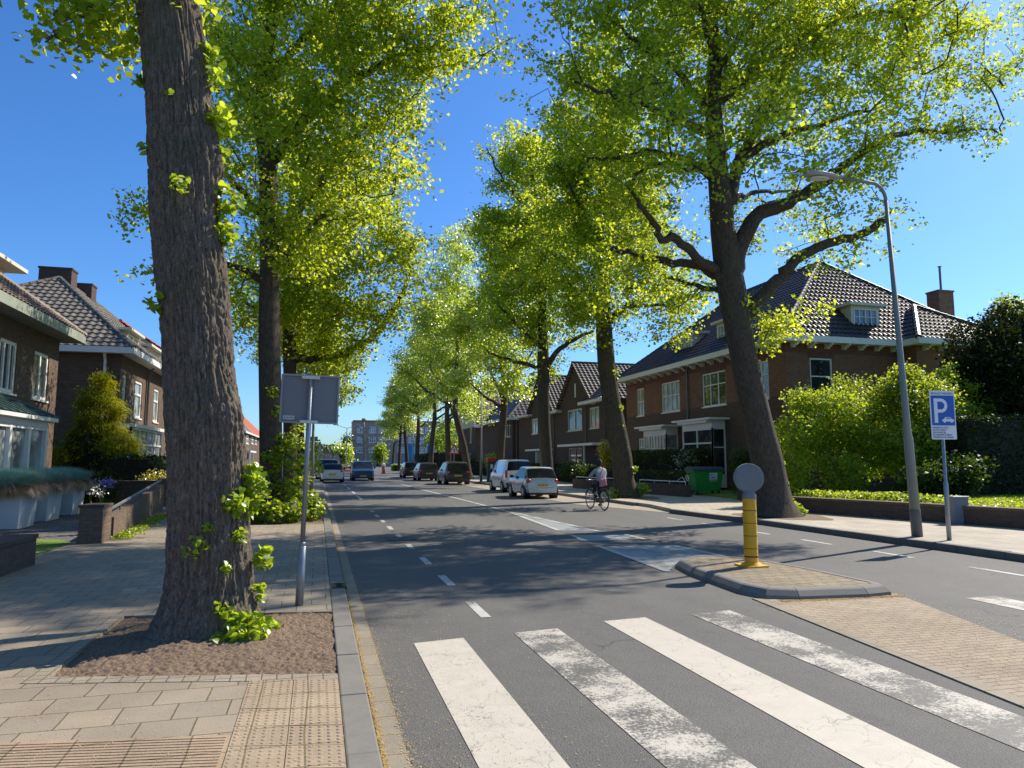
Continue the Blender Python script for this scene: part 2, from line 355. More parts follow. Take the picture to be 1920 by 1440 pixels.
# kerb stones of one metre, with joints
def kerb_line(name, pts, wdt, z1, mat, z0=-.02, step=1.0, gap=.006, side=1, bev=.012):
    b = MB(); P = [np.array(p, float) for p in pts]
    for a, c in zip(P[:-1], P[1:]):
        L = np.linalg.norm(c-a); n = max(1, round(L/step)); d = (c-a)/L; nn = np.array((d[1], -d[0]))*side
        for k in range(n):
            s0 = a+d*(L*k/n+gap/2); s1 = a+d*(L*(k+1)/n-gap/2); dz = random.uniform(-.004, .004)
            q = [s0, s1, s1+nn*wdt, s0+nn*wdt]
            if side < 0: q = q[::-1]
            b.slab(q[::-1], z0, z1+dz)
    return b.build(name, mat, kind='structure', bevel=bev)
kerb_line('left_kerb', [(.183, -10), (.183, 98)], KX-.183, ZL-.004, M['kerb'])
sheet('gutter_strip', rect(KX+.03, -10, KX+.165, 98), .006, M['gutter'], th=.006)
# border stones, tactile tiles with studs, ribbed guide tiles
zt = ZL+.004
fl = [G(85, 1277, ZL), G(637, 1267, ZL), G(640, 1285, ZL), G(40, 1300, ZL)]
sheet('border_stones', [(-1.93, 5.93), (-1.93, 5.79), (.18, 5.30), (.18, 5.46)], zt, M['cobble'], th=.004)
sheet('border_stones', [(-1.93, 5.80), (-1.805, 5.92), (-1.805, 8.0), (-1.93, 8.0)], zt-.001, M['cobble'], th=.003)
b = MB(); st = MB(); tx0, tx1 = -.42, .175
ang = -.22
for i in range(0, 6):
    for j in range(2):
        x0 = tx0+.3*j; y0 = 5.36-.3*(i+1)
        b.slab([(x0+.003, y0+.003-(x0)*.225+.0), (x0+.295, y0+.003-(x0+.295)*.225), (x0+.295, y0+.295-(x0+.295)*.225), (x0+.003, y0+.295-x0*.225)], ZL, zt+random.uniform(0, .002))
        if i < -1: continue
        for a in range(6):
            for c in range(6):
                px_, py_ = x0+.025+.05*a, y0+.03+.048*c-(x0+.05*a)*.225
                st.lathe((px_, py_, zt), [(.0135, 0), (.011, .0035), (.006, .005)], 8)
b2 = MB(); b2.v, b2.f, b2.m = b.v, b.f, b.m; o_ = len(b2.v); b2.add(st.v, st.f)
b2.build('tactile_paving', M['tactile'], kind='structure')
b = MB()
for r_ in range(0, 22):
    y0 = 4.31-r_*.038
    for k in range(14):
        x0 = -4.1+k*.305-(.0 if True else 0); x1 = x0+.3
        if x0 > -.44: break
        x1 = min(x1, -.44)
        b.slab([(x0, y0-x0*.17), (x1, y0-x1*.17), (x1, y0+.022-x1*.17), (x0, y0+.022-x0*.17)], zt, zt+.0035)
rb = MB(); rb.slab([(-4.2, 3.35), (-.43, 3.35), (-.43, 4.36+.43*.17), (-4.2, 4.36+4.2*.17)], ZL, zt); rb.add(b.v, b.f)
rb.build('ribbed_paving', M['ribbed'], kind='structure')
# right pavement, raised kerb, parking bay
KR = [(11.0, -12), (11.0, 9.5), (10.95, 16), (10.6, 20.5)]
sheet('right_pavement', [(11.15, -12), (60, -12), (60, 30), (40, 60), (19, 92), (11.2, 86), (11.2, 23), (10.75, 20.5), (11.1, 16), (11.15, 9.5)], ZR, M['slab_r'], th=.15)
kerb_line('right_kerb', KR, .16, ZR+.003, M['kerb_dark'], side=1)
sheet('parking_bay', [(10.6, 20.4), (10.75, 20.5), (11.2, 23), (11.2, 78), (9.35, 78), (9.35, 25.5), (9.9, 23.3)], .008, M['parking'], th=.008)
kerb_line('right_kerb', [(11.2, 24), (11.2, 78)], .15, ZR+.004, M['kerb'], side=-1)
# traffic island: sloped kerb ring round brick paving
isl = [(5.02, 7.95), (5.12, 7.55), (5.45, 7.36), (6.35, 7.28), (6.72, 7.33), (6.86, 7.6), (6.82, 8.8), (6.72, 9.6), (6.5, 10.2), (6.1, 10.55), (5.65, 10.5), (5.3, 10.1), (5.12, 9.3)]
def inset(poly, d):
    P = np.array(poly, float); n = len(P); out = []
    for i in range(n):
        a = P[i]-P[i-1]; c = P[(i+1) % n]-P[i]; na = np.array((-a[1], a[0]))/np.linalg.norm(a); nc = np.array((-c[1], c[0]))/np.linalg.norm(c)
        m_ = na+nc; m_ /= np.linalg.norm(m_); out.append(P[i]+m_*d/max(.5, m_@na))
    return out
b = MB(); rings = [(0, 0.), (.012, .05), (.07, .105), (.10, .118), (.20, .122), (.203, .08)]
RG = [inset(isl, d) for d, _ in rings]; n = len(isl)
for i in range(n):
    L_ = np.linalg.norm(np.array(isl[i])-np.array(isl[(i+1) % n])); k_ = max(1, round(L_/.75))
    for q_ in range(k_):
        f0, f1 = q_/k_+.004/L_, (q_+1)/k_-.004/L_; vs = []
        for (d, z), rg_ in zip(rings, RG):
            p_, q2 = np.array(rg_[i]), np.array(rg_[(i+1) % n]); vs += [(*(p_*(1-f0)+q2*f0), z), (*(p_*(1-f1)+q2*f1), z)]
        m_ = len(rings); b.add(vs, [(2*r, 2*r+1, 2*r+3, 2*r+2) for r in range(m_-1)]+[tuple(2*r for r in range(m_))[::-1], tuple(2*r+1 for r in range(m_))])
b.build('island_kerb', M['kerb'], kind='structure')
sheet('island_paving', inset(isl, .203), .116, M['island_brick'], th=.1)
sheet('median_paving', [(5.12, 7.50), (6.85, 7.42), (6.12, 5.15), (5.25, 2.2), (4.45, 2.2)], .010, M['clinker'], th=.01)
b = MB(); b.slab([(4.98, 7.6), (5.12, 7.50), (4.45, 2.2), (4.33, 2.2)], 0, .012)
b.build('median_border', M['gutter'], kind='structure')
# zebra crossing and lines: one marking per object
def mark(name, pts, mat, z=.004): return sheet(name, pts, z, mat)
def quadpx(*p): return [tuple(G(*q)[:2]) for q in p]
mats_z = [M['paint_good'], M['paint_worn'], M['paint_good'], M['paint_worn']]
ends = [(.87, 1.335, 6.58, 6.66), (1.83, 2.29, 6.72, 6.79), (2.84, 3.33, 6.96, 7.02), (3.86, 4.37, 7.03, 7.10)]
for (x0, x1, ya, yb), mt in zip(ends, mats_z): mark('zebra_stripe', [(x0, 1.5), (x1, 1.5), (x1, yb), (x0, ya)], mt)
for x0 in (7.45, 8.45, 9.45): mark('zebra_stripe', [(x0, 2), (x0+.46, 2), (x0+.46, 7.0), (x0, 6.98)], M['paint_worn'])
for k in range(9): mark('lane_dash', rect(1.68, 7.45+1.98*k, 1.79, 8.3+1.98*k), M['paint_line'])
for k in range(7): mark('lane_dash', rect(1.75, 31+5.5*k, 1.86, 34.2+5.5*k), M['paint_line'])
for k in range(7): mark('lane_dash', rect(9.64, 6.1+1.98*k, 9.75, 7.0+1.98*k), M['paint_line'])
hA = quadpx((1127, 1026), (1258, 1022), (1375, 1047)); hA = hA+[(5.5, 10.45), tuple(G(1252, 1072)[:2])]
mark('hatched_area', hA, M['hatch'])
mark('hatched_area', quadpx((1073, 1004), (1171, 1002.5), (1208, 1011), (1096, 1014.6)), M['hatch'])
mark('hatched_area', quadpx((948, 958), (1121, 996), (1048, 995)), M['hatch'])
def stroke(name, a, c, wd, mat, z=.008):
    a = np.array(a[:2], float); c = np.array(c[:2], float); d = (c-a)/np.linalg.norm(c-a); nn = np.array((-d[1], d[0]))*wd/2
    mark(name, [tuple(a-nn), tuple(c-nn), tuple(c+nn), tuple(a+nn)], mat, z)
for a, c in (((948, 958), (1121, 996)), ((948, 958), (1048, 995)), ((1127, 1026), (1252, 1072)), ((1258, 1022), (1375, 1047)), ((1171, 1002.5), (1208, 1011)), ((1073, 1004), (1096, 1014.6))):
    stroke('edge_line', G(*a), G(*c), .11, M['paint_line'])
stroke('edge_line', G(752, 908), G(948, 958), .13, M['paint_line'])
def drain(label, px, py, z, sx, sy, rz=0):
    q = G(px, py, z); e = empty('drain_cover', (q[0], q[1], z), rz, label=label, cat='drain'); b = MB(); b.box(-sx, -sy, -.02, -sx+.03, sy, .006); b.box(sx-.03, -sy, -.02, sx, sy, .006); b.box(-sx+.03, -sy, -.02, sx-.03, -sy+.03, .006); b.box(-sx+.03, sy-.03, -.02, sx-.03, sy, .006)
    b.build('frame', M['iron'], e); b = MB(); b.box(-sx+.03, -sy+.03, -.02, sx-.03, sy-.03, .002)
    n = 7
    for k in range(n): x = -sx+.05+(2*sx-.1)*k/(n-1); b.box(x-.01, -sy+.05, .002, x+.01, sy-.05, .0055)
    b.build('grate', M['iron'], e)
M['iron'] = plain('cast_iron', (.05, .048, .045), .6, .4, var=.3, sc=20)
drain('round-edged iron grate in the road beside the lane dashes', 752, 1010, .004, .30, .30)
drain('small iron gully cover set in the left kerb line', 636, 1098, ZL, .085, .17)
# blossom scales lying in the gutter, round the island and over the median
def flakes(n, fx, fy, z, s=.006):
    x = fx; y = fy; a = rng.uniform(0, 6.28, n); ss = s*rng.uniform(.6, 1.5, n)
    c, d = np.cos(a)*ss, np.sin(a)*ss
    zz = z+rng.uniform(.001, .006, n) if np.isscalar(z) else z+rng.uniform(.001, .006, n)
    t = rng.uniform(-.003, .003, n)
    V = np.stack([np.stack([x-c, y-d, zz-t], 1), np.stack([x+d*.5, y-c*.5, zz], 1), np.stack([x+c, y+d, zz+t], 1), np.stack([x-d*.5, y+c*.5, zz], 1)], 1).reshape(-1, 3)
    return V
Vs = []
n = 11000; y = 2.5+22*rng.random(n)**1.7; Vs.append(flakes(n, KX+.022+np.abs(rng.normal(0, .016, n)), y, .004))
n = 1800; y = 2.5+12*rng.random(n)**1.5; Vs.append(flakes(n, KX+.17+rng.normal(0, .02, n), y, .006))
n = 2600; y = 2.5+6*rng.random(n); Vs.append(flakes(n, KX+.2+np.abs(rng.normal(0, .6, n)), y, .003, .005))
n = 5200; x = rng.uniform(4.8, 6.8, n); y = rng.uniform(3.4, 7.4, n); Vs.append(flakes(n, x, y, .012, .006))
n = 6500; t = rng.random(n); x = 5.2+1.65*t; y = 7.40-.1*t-np.abs(rng.normal(0, .05, n)); Vs.append(flakes(n, x, y, .012, .007))
n = 1400; x = rng.uniform(5.4, 6.5, n); y = rng.uniform(7.7, 10, n); Vs.append(flakes(n, x, y, .130, .006))
n = 2500; x = rng.uniform(-3.5, .2, n); y = rng.uniform(3.6, 7.5, n); k = rng.random(n); Vs.append(flakes(n, x, y, ZL+.008, .005))
V = np.concatenate(Vs); F = np.arange(len(V)).reshape(-1, 4)
m = NT('blossom_scale'); r_ = m.n('NewGeometry').outputs['Random Per Island']
m.base(m.mix(r_, (.60, .44, .13), (.36, .20, .07))).rough(.8)
np_mesh('fallen_blossom', V, F, m.mat, kind='stuff')
tag(bpy.data.objects['fallen_blossom'], 'yellow blossom scales lying along the gutter and the island', 'debris')

# ------------------------------------------------------------------ trees
def resample(pts, step):
    P = np.array(pts, float); out = [P[0]]
    for a, c in zip(P[:-1], P[1:]):
        n = max(1, int(np.linalg.norm(c[:3]-a[:3])/step))
        for k in range(1, n+1): out.append(a+(c-a)*k/n)
    return np.array(out)
def smooth_path(pts, it=2):
    P = np.array(pts, float)
    for _ in range(it):
        Q = [P[0]]
        for a, c in zip(P[:-1], P[1:]): Q += [a*.75+c*.25, a*.25+c*.75]
        Q.append(P[-1]); P = np.array(Q)
    return P
def grow(trunk, limbs, targets, seed=0, step=.42, tip=.0105, expo=2.2):
    """skeleton: trunk and hand-set limbs, then twigs reaching every target"""
    rg = np.random.default_rng(seed); N = 60000
    P = np.zeros((N, 3)); R_ = np.zeros(N); PA = np.full(N, -1); n = 0
    T = resample(trunk, step)
    for q in T: P[n] = q[:3]; R_[n] = q[3]; PA[n] = n-1; n += 1
    ntr = n
    for L in limbs:
        L = resample(smooth_path(L), step)
        if ntr: j = int(np.argmin(np.linalg.norm(P[:n]-L[0, :3], axis=1)))
        pj = j
        for q in L[1:]:
            w_ = rg.normal(0, .035, 3); P[n] = q[:3]+w_; R_[n] = q[3]; PA[n] = pj; pj = n; n += 1
    base_n = n
    T0 = np.asarray(targets)
    d0 = np.array([np.min(np.linalg.norm(P[:base_n]-t, axis=1)) for t in T0]); order = np.argsort(d0)
    tips = []
    zmin = P[0, 2]+1.5
    for ti in order:
        t = T0[ti]; D = t-P[:n]; d = np.linalg.norm(D, axis=1)
        cost = d*(1+.55*np.maximum(0, -D[:, 2])/(d+.01)) + (P[:n, 2] < zmin)*50+(np.arange(n) < ntr)*.25
        j = int(np.argmin(cost)); p = P[j]; L = d[j]
        if L < .05: tips.append(j); continue
        pd = p-P[PA[j]] if PA[j] >= 0 else np.array((0, 0, 1.)); pd = pd/(np.linalg.norm(pd)+1e-6)
        out = D[j]/L; m_ = out*.55+pd*.35+np.array((0, 0, .28)); m_ /= np.linalg.norm(m_)
        c1 = p+m_*L*.45; k = max(1, int(round(L/step))); pj = j
        for s in range(1, k+1):
            u = s/k; q = p*(1-u)**2+c1*2*u*(1-u)+t*u*u+(rg.normal(0, .05, 3)*min(1, L) if s < k else 0)
            P[n] = q; PA[n] = pj; pj = n; n += 1
            if n >= N-5: break
        tips.append(pj)
        if n >= N-60: break
    P, R_, PA = P[:n], R_[:n], PA[:n]
    acc = np.zeros(n); ch = np.zeros(n, int)
    for i in range(n-1, 0, -1):
        if ch[i] == 0: acc[i] += tip**expo
        acc[PA[i]] += acc[i]; ch[PA[i]] += 1
    r = acc**(1/expo); man = R_ > 0
    r[man] = R_[man]
    for i in range(1, n):
        if not man[i]: r[i] = min(r[i], .82*r[PA[i]] if man[PA[i]] else r[PA[i]])
    return P, r, PA, tips
def skin(P, r, PA, rmin=.0, sides=(10, 6, 4, 3)):
    n = len(P); kids = [[] for _ in range(n)]
    for i in range(1, n): kids[PA[i]].append(i)
    V = []; F = []; nv = 0
    starts = [(0, None)]
    while starts:
        s, par = starts.pop(); chain = [] if par is None else [par]
        i = s
        while True:
            chain.append(i)
            ks = kids[i]
            if not ks: break
            ks = sorted(ks, key=lambda a: -r[a])
            for k in ks[1:]: starts.append((k, i))
            i = ks[0]
        rr = r[chain].copy()
        if par is not None: rr[0] = min(rr[0], r[chain[1]]*1.15)
        if rr.max() < rmin: continue
        ns = sides[0] if rr.max() > .12 else sides[1] if rr.max() > .04 else sides[2] if rr.max() > .014 else sides[3]
        Q = P[chain]; d = np.gradient(Q, axis=0) if len(Q) > 1 else np.array([[0, 0, 1.]])
        d /= np.linalg.norm(d, axis=1)[:, None]+1e-9
        ref = np.array((.8, .6, 0.)) if abs(d[0, 2]) > .7 else np.array((0, 0, 1.)); ang_ = np.arange(ns)*2*math.pi/ns; ca, sa = np.cos(ang_), np.sin(ang_)
        for q, dd, rad in zip(Q, d, rr):
            a = ref-dd*(ref@dd); a /= np.linalg.norm(a)+1e-9; ref = a; b_ = np.cross(dd, a)
            V.append(q+(ca[:, None]*a+sa[:, None]*b_)*rad)
        m_ = len(Q); idx = nv+np.arange(m_*ns).reshape(m_, ns)
        F.append(np.stack([idx[:-1], np.roll(idx[:-1], -1, 1), np.roll(idx[1:], -1, 1), idx[1:]], -1).reshape(-1, 4)); nv += m_*ns
    return np.concatenate(V), np.concatenate(F)
def leaves(C, size, rg, droop=.35, var=.35, shape=4):
    """leaf blades at points C (n,3): kite-shaped or, with shape=6, heart-like"""
    n = len(C)
    nrm = rg.normal(0, 1, (n, 3)); nrm[:, 2] = np.abs(nrm[:, 2])*.9+droop; nrm /= np.linalg.norm(nrm, axis=1)[:, None]
    t = rg.normal(0, 1, (n, 3)); t[:, 2] -= .5; t -= nrm*np.sum(t*nrm, 1)[:, None]; t /= np.linalg.norm(t, axis=1)[:, None]+1e-9
    b_ = np.cross(nrm, t); s = (size*(1+rg.uniform(-var, var, n)))[:, None]; fold = nrm*s*.13
    if shape == 4:
        V = np.stack([C-t*s*.5, C-t*s*.08+b_*s*.46+fold, C+t*s*.55, C-t*s*.08-b_*s*.46+fold], 1)
        return V.reshape(-1, 3), np.arange(n*4).reshape(-1, 4)
    pts = [(-.42, 0, 0), (-.52, .22, .5), (-.28, .46, 1), (.12, .38, .8), (.58, 0, -.6), (.12, -.38, .8), (-.28, -.46, 1), (-.52, -.22, .5)]
    V = np.stack([C+t*s*a+b_*s*c+fold*h for a, c, h in pts], 1).reshape(-1, 3); i = np.arange(n)[:, None]*8
    F = np.concatenate([i+np.array([0, 1, 2, 3]), i+np.array([0, 3, 4, 5]), i+np.array([0, 5, 6, 7])], 0)
    return V, F
def in_blobs(blobs, n, seed, flat=1.):
    rg = np.random.default_rng(seed); B = np.array([[*b[:3], b[3]] for b in blobs]); vol = B[:, 3]**2.6; pick = rg.choice(len(B), n, p=vol/vol.sum())
    d = rg.normal(0, 1, (n, 3)); d /= np.linalg.norm(d, axis=1)[:, None]; rad = rg.random(n)**(1/2.6)
    return B[pick, :3]+d*(B[pick, 3]*rad)[:, None]*np.array((1, 1, flat))
def crown_leaves(P, PA, tips, per, sig, size, seed, shape=4, back=2):
    rg = np.random.default_rng(seed+99); src = []
    for t in tips:
        j = t
        for k in range(back+1):
            src.append(P[j]); 
            if PA[j] < 0: break
            j = PA[j]
    src = np.array(src); n = len(tips)*per; c = src[rg.integers(0, len(src), n)]
    # leaves sit in small tufts, so gaps stay between them
    k = max(1, n//15); tu = src[rg.integers(0, len(src), k)]+rg.normal(0, 1, (k, 3))*np.array((sig, sig, sig*.62))
    C = tu[rg.integers(0, k, n)]+rg.normal(0, 1, (n, 3))*np.array((.15, .15, .10))*(sig/.3)
    return leaves(C, size, rg, shape=shape)
def make_tree(label, base, trunk, limbs, targets, per=80, sig=.33, size=.12, seed=1, leaf='leaf', rmin=.006, name='lime_tree', cat='tree', group='lime trees lining the street', shape=4, bark='bark', trunk_mesh=None, step=.42, back=2):
    """trunk / limbs / targets in world metres; the Empty stands at the base"""
    base = np.array(base, float); e = empty(name, base, label=label, cat=cat, group=group)
    P, r, PA, tips = grow(trunk, limbs, targets, seed, step)
    V, F = skin(P, r, PA, rmin)
    # roots flare at the foot and the skin is a little uneven
    h = V[:, 2]-base[2]; ctr = np.array(trunk[0][:2]); k = np.clip(1-h/.8, 0, 1)**2.2*(np.linalg.norm(V[:, :2]-ctr, axis=1) < 1.2)
    a = np.arctan2(V[:, 1]-ctr[1], V[:, 0]-ctr[0]); V[:, :2] += (V[:, :2]-ctr)*(k*(.26+.16*np.sin(a*4+seed)))[:, None]
    V -= base
    if trunk_mesh is not None:
        V2, F2 = trunk_mesh; V2 = V2-base; F = np.concatenate([F, F2+len(V)]); V = np.concatenate([V, V2])
    np_mesh('trunk', V, F, M[bark], e, smooth=True)
    if per:
        LV, LF = crown_leaves(P, PA, tips, per, sig, size, seed, shape, back); np_mesh('crown', LV-base, LF, M[leaf], e)
    return e
def sprout(parent, centers, rads, n, size, seed, leaf='leaf_young', shape=8, label=None, name='sucker_foliage'):
    """tuft of suckers growing from the bark, a part of its tree"""
    rg = np.random.default_rng(seed); off = np.array(parent.location)
    B = [(*c, r) for c, r in zip(centers, rads)]; C = in_blobs(B, n, seed, .9); V, F = leaves(C, size, rg, shape=shape, droop=.6)
    o = np_mesh(name, V-off, F, M[leaf], parent)
    if label: o['label'] = label
    return o
def prof_px(rows, Y):
    """trunk centre line and radius from left and right edges seen at given heights"""
    out = []
    for py, a, c in rows:
        pa, pc = AY(a, py, Y), AY(c, py, Y); out.append((*((pa+pc)/2), np.linalg.norm(pc-pa)/2))
    return out
def limb_px(pts, Y, r0, r1, dY=0.):
    n = len(pts)-1
    return [(*AY(p[0], p[1], Y+dY*i/n), r0+(r1-r0)*i/n) for i, p in enumerate(pts)]
def blob_px(L): return [(*AY(a, b_, Y), r) for a, b_, Y, r in L]

# left tree nearest the camera: furrowed bark as real relief
YB = 7.05
rows = [(1215, 268, 506), (1190, 280, 498), (1165, 290, 488), (1140, 300, 482), (1110, 308, 480), (1060, 313, 478), (980, 313, 472), (880, 312, 466), (780, 305, 455), (700, 300, 442), (600, 295, 434), (500, 285, 427),
        (400, 280, 415), (300, 278, 409), (200, 273, 400), (100, 264, 390), (0, 252, 372), (-120, 236, 352), (-300, 214, 318), (-520, 196, 290)]
tp = prof_px(rows, YB); base = (tp[1][0], YB, ZL-.03)
tp = [(a, b_, max(c, ZL-.06+.02*i), r) if i < 2 else (a, b_, c, r) for i, (a, b_, c, r) in enumerate(tp)]
zs = np.array([t[2] for t in tp]); xs = np.array([t[0] for t in tp]); rs = np.array([t[3] for t in tp])
NZ, NA = 560, 300
z = np.concatenate([np.linspace(zs[0], 5.2, NZ-60), np.linspace(5.25, zs[-1], 60)]); a = np.arange(NA)*2*math.pi/NA
Z, A = np.meshgrid(z, a, indexing='ij')
cx = np.interp(Z, zs, xs); rr = np.interp(Z, zs, rs); hh = Z-zs[0]
flare = np.clip(1-hh/.55, 0, 1)**2*(.10+.16*np.maximum(0, np.sin(A*3+2.4))+.1*np.maximum(0, np.sin(A*5+.6)))
twist = A+.06*np.sin(Z*1.7)+.04*vnoise(np.stack([np.cos(A)*2, np.sin(A)*2, Z*.8], -1), 11)
U = twist*rr.mean()
C3 = np.stack([np.cos(twist)*9.5, np.sin(twist)*9.5, Z*3.4], -1)
wv = vnoise(C3*.6, 21)
r1 = 1-np.abs(vnoise(C3*1.0+wv[..., None]*.5, 12))*2.0; r2 = 1-np.abs(vnoise(C3*2.1*np.array((1, 1, 1.6)), 13))*2
r3 = vnoise(C3*5*np.array((1, 1, 2.2)), 14)
lump = vnoise(np.stack([np.cos(A)*1.6, np.sin(A)*1.6, Z*1.1], -1), 15)
burl = .07*np.exp(-((A-5.6)**2/.25+(Z-2.0)**2/.10))+.08*np.exp(-((A-5.9)**2/.3+(Z-4.45)**2/.12))
rad = rr*(1+flare)+.030*lump+burl-.024*np.clip(r1, 0, 1)**1.2-.014*np.clip(r2, 0, 1)+.007*r3
Vt = np.stack([cx+np.cos(A)*rad, YB+np.sin(A)*rad, Z], -1).reshape(-1, 3)
i = np.arange(NZ*NA).reshape(NZ, NA); Ft = np.stack([i[:-1], np.roll(i[:-1], -1, 1), np.roll(i[1:], -1, 1), i[1:]], -1).reshape(-1, 4)
topx, topz = xs[-1], zs[-1]
trunk = [(topx, YB, 7.0, .30), (topx-.1, YB+.1, 9, .27), (topx, YB+.3, 12, .2), (topx, YB, 16, .1), (topx, YB, 18, .04)]
lim = [[(xs[-3], YB, 6.5, .12), tuple(AY(230, -60, 7.15))+(.05,), tuple(AY(185, 0, 7.2))+(.03,), tuple(AY(140, 45, 7.25))+(.018,), tuple(AY(95, 70, 7.3))+(.008,)],
       [(topx, YB, 8, .16), (topx+2, YB-1, 9.6, .1), (topx+4.2, YB-1, 11, .05)], [(topx, YB, 9, .15), (topx-2.2, YB+.5, 11, .09), (topx-4, YB+1, 12.4, .04)],
       [(topx, YB, 8.6, .15), (topx+.8, YB+2, 10, .1), (topx+1.4, YB+4, 11.3, .05)]]
T = in_blobs([(topx, YB, 14, 4.6), (topx-2.5, YB+1, 12, 3), (topx+3.2, YB-.8, 12.2, 2.9), (topx+1, YB+3, 12.5, 2.6), (topx-1, YB-3, 12, 3)], 330, 5)
LOWB = [(110, 35, 7.3, .30), (165, 70, 7.2, .28), (190, 40, 7.2, .40), (150, 0, 7.3, .45), (225, 20, 7.1, .45), (225, 95, 7.2, .22), (90, 62, 7.3, .16), (205, 125, 7.2, .09), (120, 80, 7.3, .14), (235, 70, 7.2, .3)]
low = in_blobs(blob_px([(110, 35, 7.3, .42), (190, 60, 7.2, .42), (150, 0, 7.3, .5), (225, 10, 7.1, .5), (225, 95, 7.2, .25), (95, 70, 7.3, .2)]), 16, 6)
tree_L1 = make_tree('massive lime trunk with deeply furrowed bark in the soil bed nearest the camera', base, trunk, lim, np.concatenate([T, low]), per=95, sig=.28, size=.082, seed=31, trunk_mesh=(Vt, Ft), bark='bark_near', shape=4, rmin=.004)
sprout(tree_L1, [AY(a, c, Y) for a, c, Y, r in LOWB], [r for *_, r in LOWB], 620, .058, 299, leaf='leaf', shape=8, name='hanging_foliage')
def bark_pt(px, py, out=.0):
    p = AY(px, py, YB); zc = p[2]; c = np.interp(zc, zs, xs); rd = np.interp(zc, zs, rs); dx = np.clip((p[0]-c)/rd, -1.25, 1.25)
    return (c+dx*rd*1.0, YB-rd*math.sqrt(max(0.03, 1-min(1, dx*dx)))-out, zc)
sp_list = [((470, 1170), .17, 105, .08), ((500, 1185), .13, 70, .08), ((435, 1185), .10, 40, .075), ((440, 1140), .07, 18, .07), ((425, 1125), .05, 10, .06), ((492, 1050), .07, 22, .07), ((497, 1035), .05, 12, .07), ((488, 1100), .04, 10, .06), ((490, 1120), .03, 6, .06),
           ((455, 1000), .05, 14, .06), ((450, 940), .09, 34, .075), ((468, 960), .05, 12, .07), ((478, 900), .08, 36, .07), ((485, 925), .08, 32, .07), ((475, 880), .06, 18, .06), ((380, 1018), .08, 18, .05), ((400, 985), .04, 7, .05), ((432, 1055), .04, 8, .05),
           ((425, 440), .09, 22, .085), ((430, 380), .1, 22, .085), ((420, 405), .06, 12, .08), ((415, 300), .06, 12, .09), ((405, 295), .05, 6, .08), ((430, 245), .1, 22, .09), ((415, 225), .1, 20, .09), ((425, 160), .08, 13, .09), ((405, 130), .07, 10, .08), ((352, 372), .07, 12, .07), ((330, 203), .02, 3, .06), ((262, 158), .04, 5, .08), ((272, 285), .05, 4, .08), ((300, 577), .07, 7, .09), ((425, 455), .06, 12, .07), ((393, 105), .05, 8, .08)]
for q, (c, rd, nn_, sz) in enumerate(sp_list):
    sprout(tree_L1, [bark_pt(*c, out=rd*.5)], [rd*(1.25 if q < 4 else 1.45)], int(nn_*(3.0 if q < 4 else 2.3)), sz*(.82 if q < 4 else .85), 300+q)

# right: first tree by the pavement edge
b1 = G(1447, 968, ZR); Y1 = b1[1]
rows = [(968, 1412, 1484), (940, 1420, 1478), (900, 1418, 1471), (862, 1412, 1463), (800, 1400, 1446), (758, 1391, 1436), (700, 1378, 1422), (654, 1370, 1412), (600, 1360, 1405), (560, 1352, 1398), (520, 1345, 1390), (480, 1340, 1386), (430, 1335, 1374), (380, 1333, 1370), (300, 1328, 1360), (200, 1324, 1350), (100, 1330, 1351), (0, 1322, 1340), (-150, 1325, 1338), (-300, 1330, 1334)]
tr = prof_px(rows, Y1)
lim = [limb_px([(1398, 590), (1425, 560), (1455, 528), (1480, 500), (1510, 472), (1560, 455), (1620, 440), (1655, 413)], Y1, .20, .10, -1.2),
       limb_px([(1378, 500), (1392, 440), (1420, 400), (1470, 382), (1530, 352), (1565, 325), (1610, 288), (1690, 246), (1770, 245), (1860, 242)], Y1, .26, .03, -.8),
       limb_px([(1368, 380), (1385, 300), (1425, 235), (1455, 170), (1475, 90), (1482, 0)], Y1, .19, .04, .5),
       limb_px([(1372, 372), (1400, 362), (1455, 360), (1500, 355)], Y1, .09, .03, 1.8),
       limb_px([(1375, 300), (1440, 270), (1500, 242), (1560, 232), (1620, 203)], Y1, .14, .03, -1.5),
       limb_px([(1350, 520), (1320, 498), (1270, 494), (1220, 486), (1180, 474), (1148, 468)], Y1, .15, .06, 1.2),
       limb_px([(1345, 512), (1300, 478), (1262, 445), (1238, 452), (1225, 415), (1196, 380)], Y1, .14, .06, -1.5),
       limb_px([(1350, 548), (1300, 532), (1240, 518)], Y1, .09, .04, 2.5),
       limb_px([(1332, 325), (1290, 300), (1230, 282), (1170, 290), (1100, 300)], Y1, .14, .03, -.5),
       limb_px([(1330, 250), (1280, 225), (1220, 200), (1150, 180), (1080, 150)], Y1, .14, .03, -2.),
       limb_px([(1327, 192), (1300, 180), (1262, 120), (1200, 88), (1140, 30)], Y1, .15, .03, -1.),
       limb_px([(1337, 150), (1380, 80), (1440, 10), (1500, -80)], Y1, .11, .04, -2.),
       limb_px([(1340, 200), (1420, 120), (1520, 60), (1620, 20), (1730, 30)], Y1, .14, .03, -1.),
       limb_px([(1340, 120), (1320, 40), (1280, -60)], Y1, .1, .04, -2.5)]
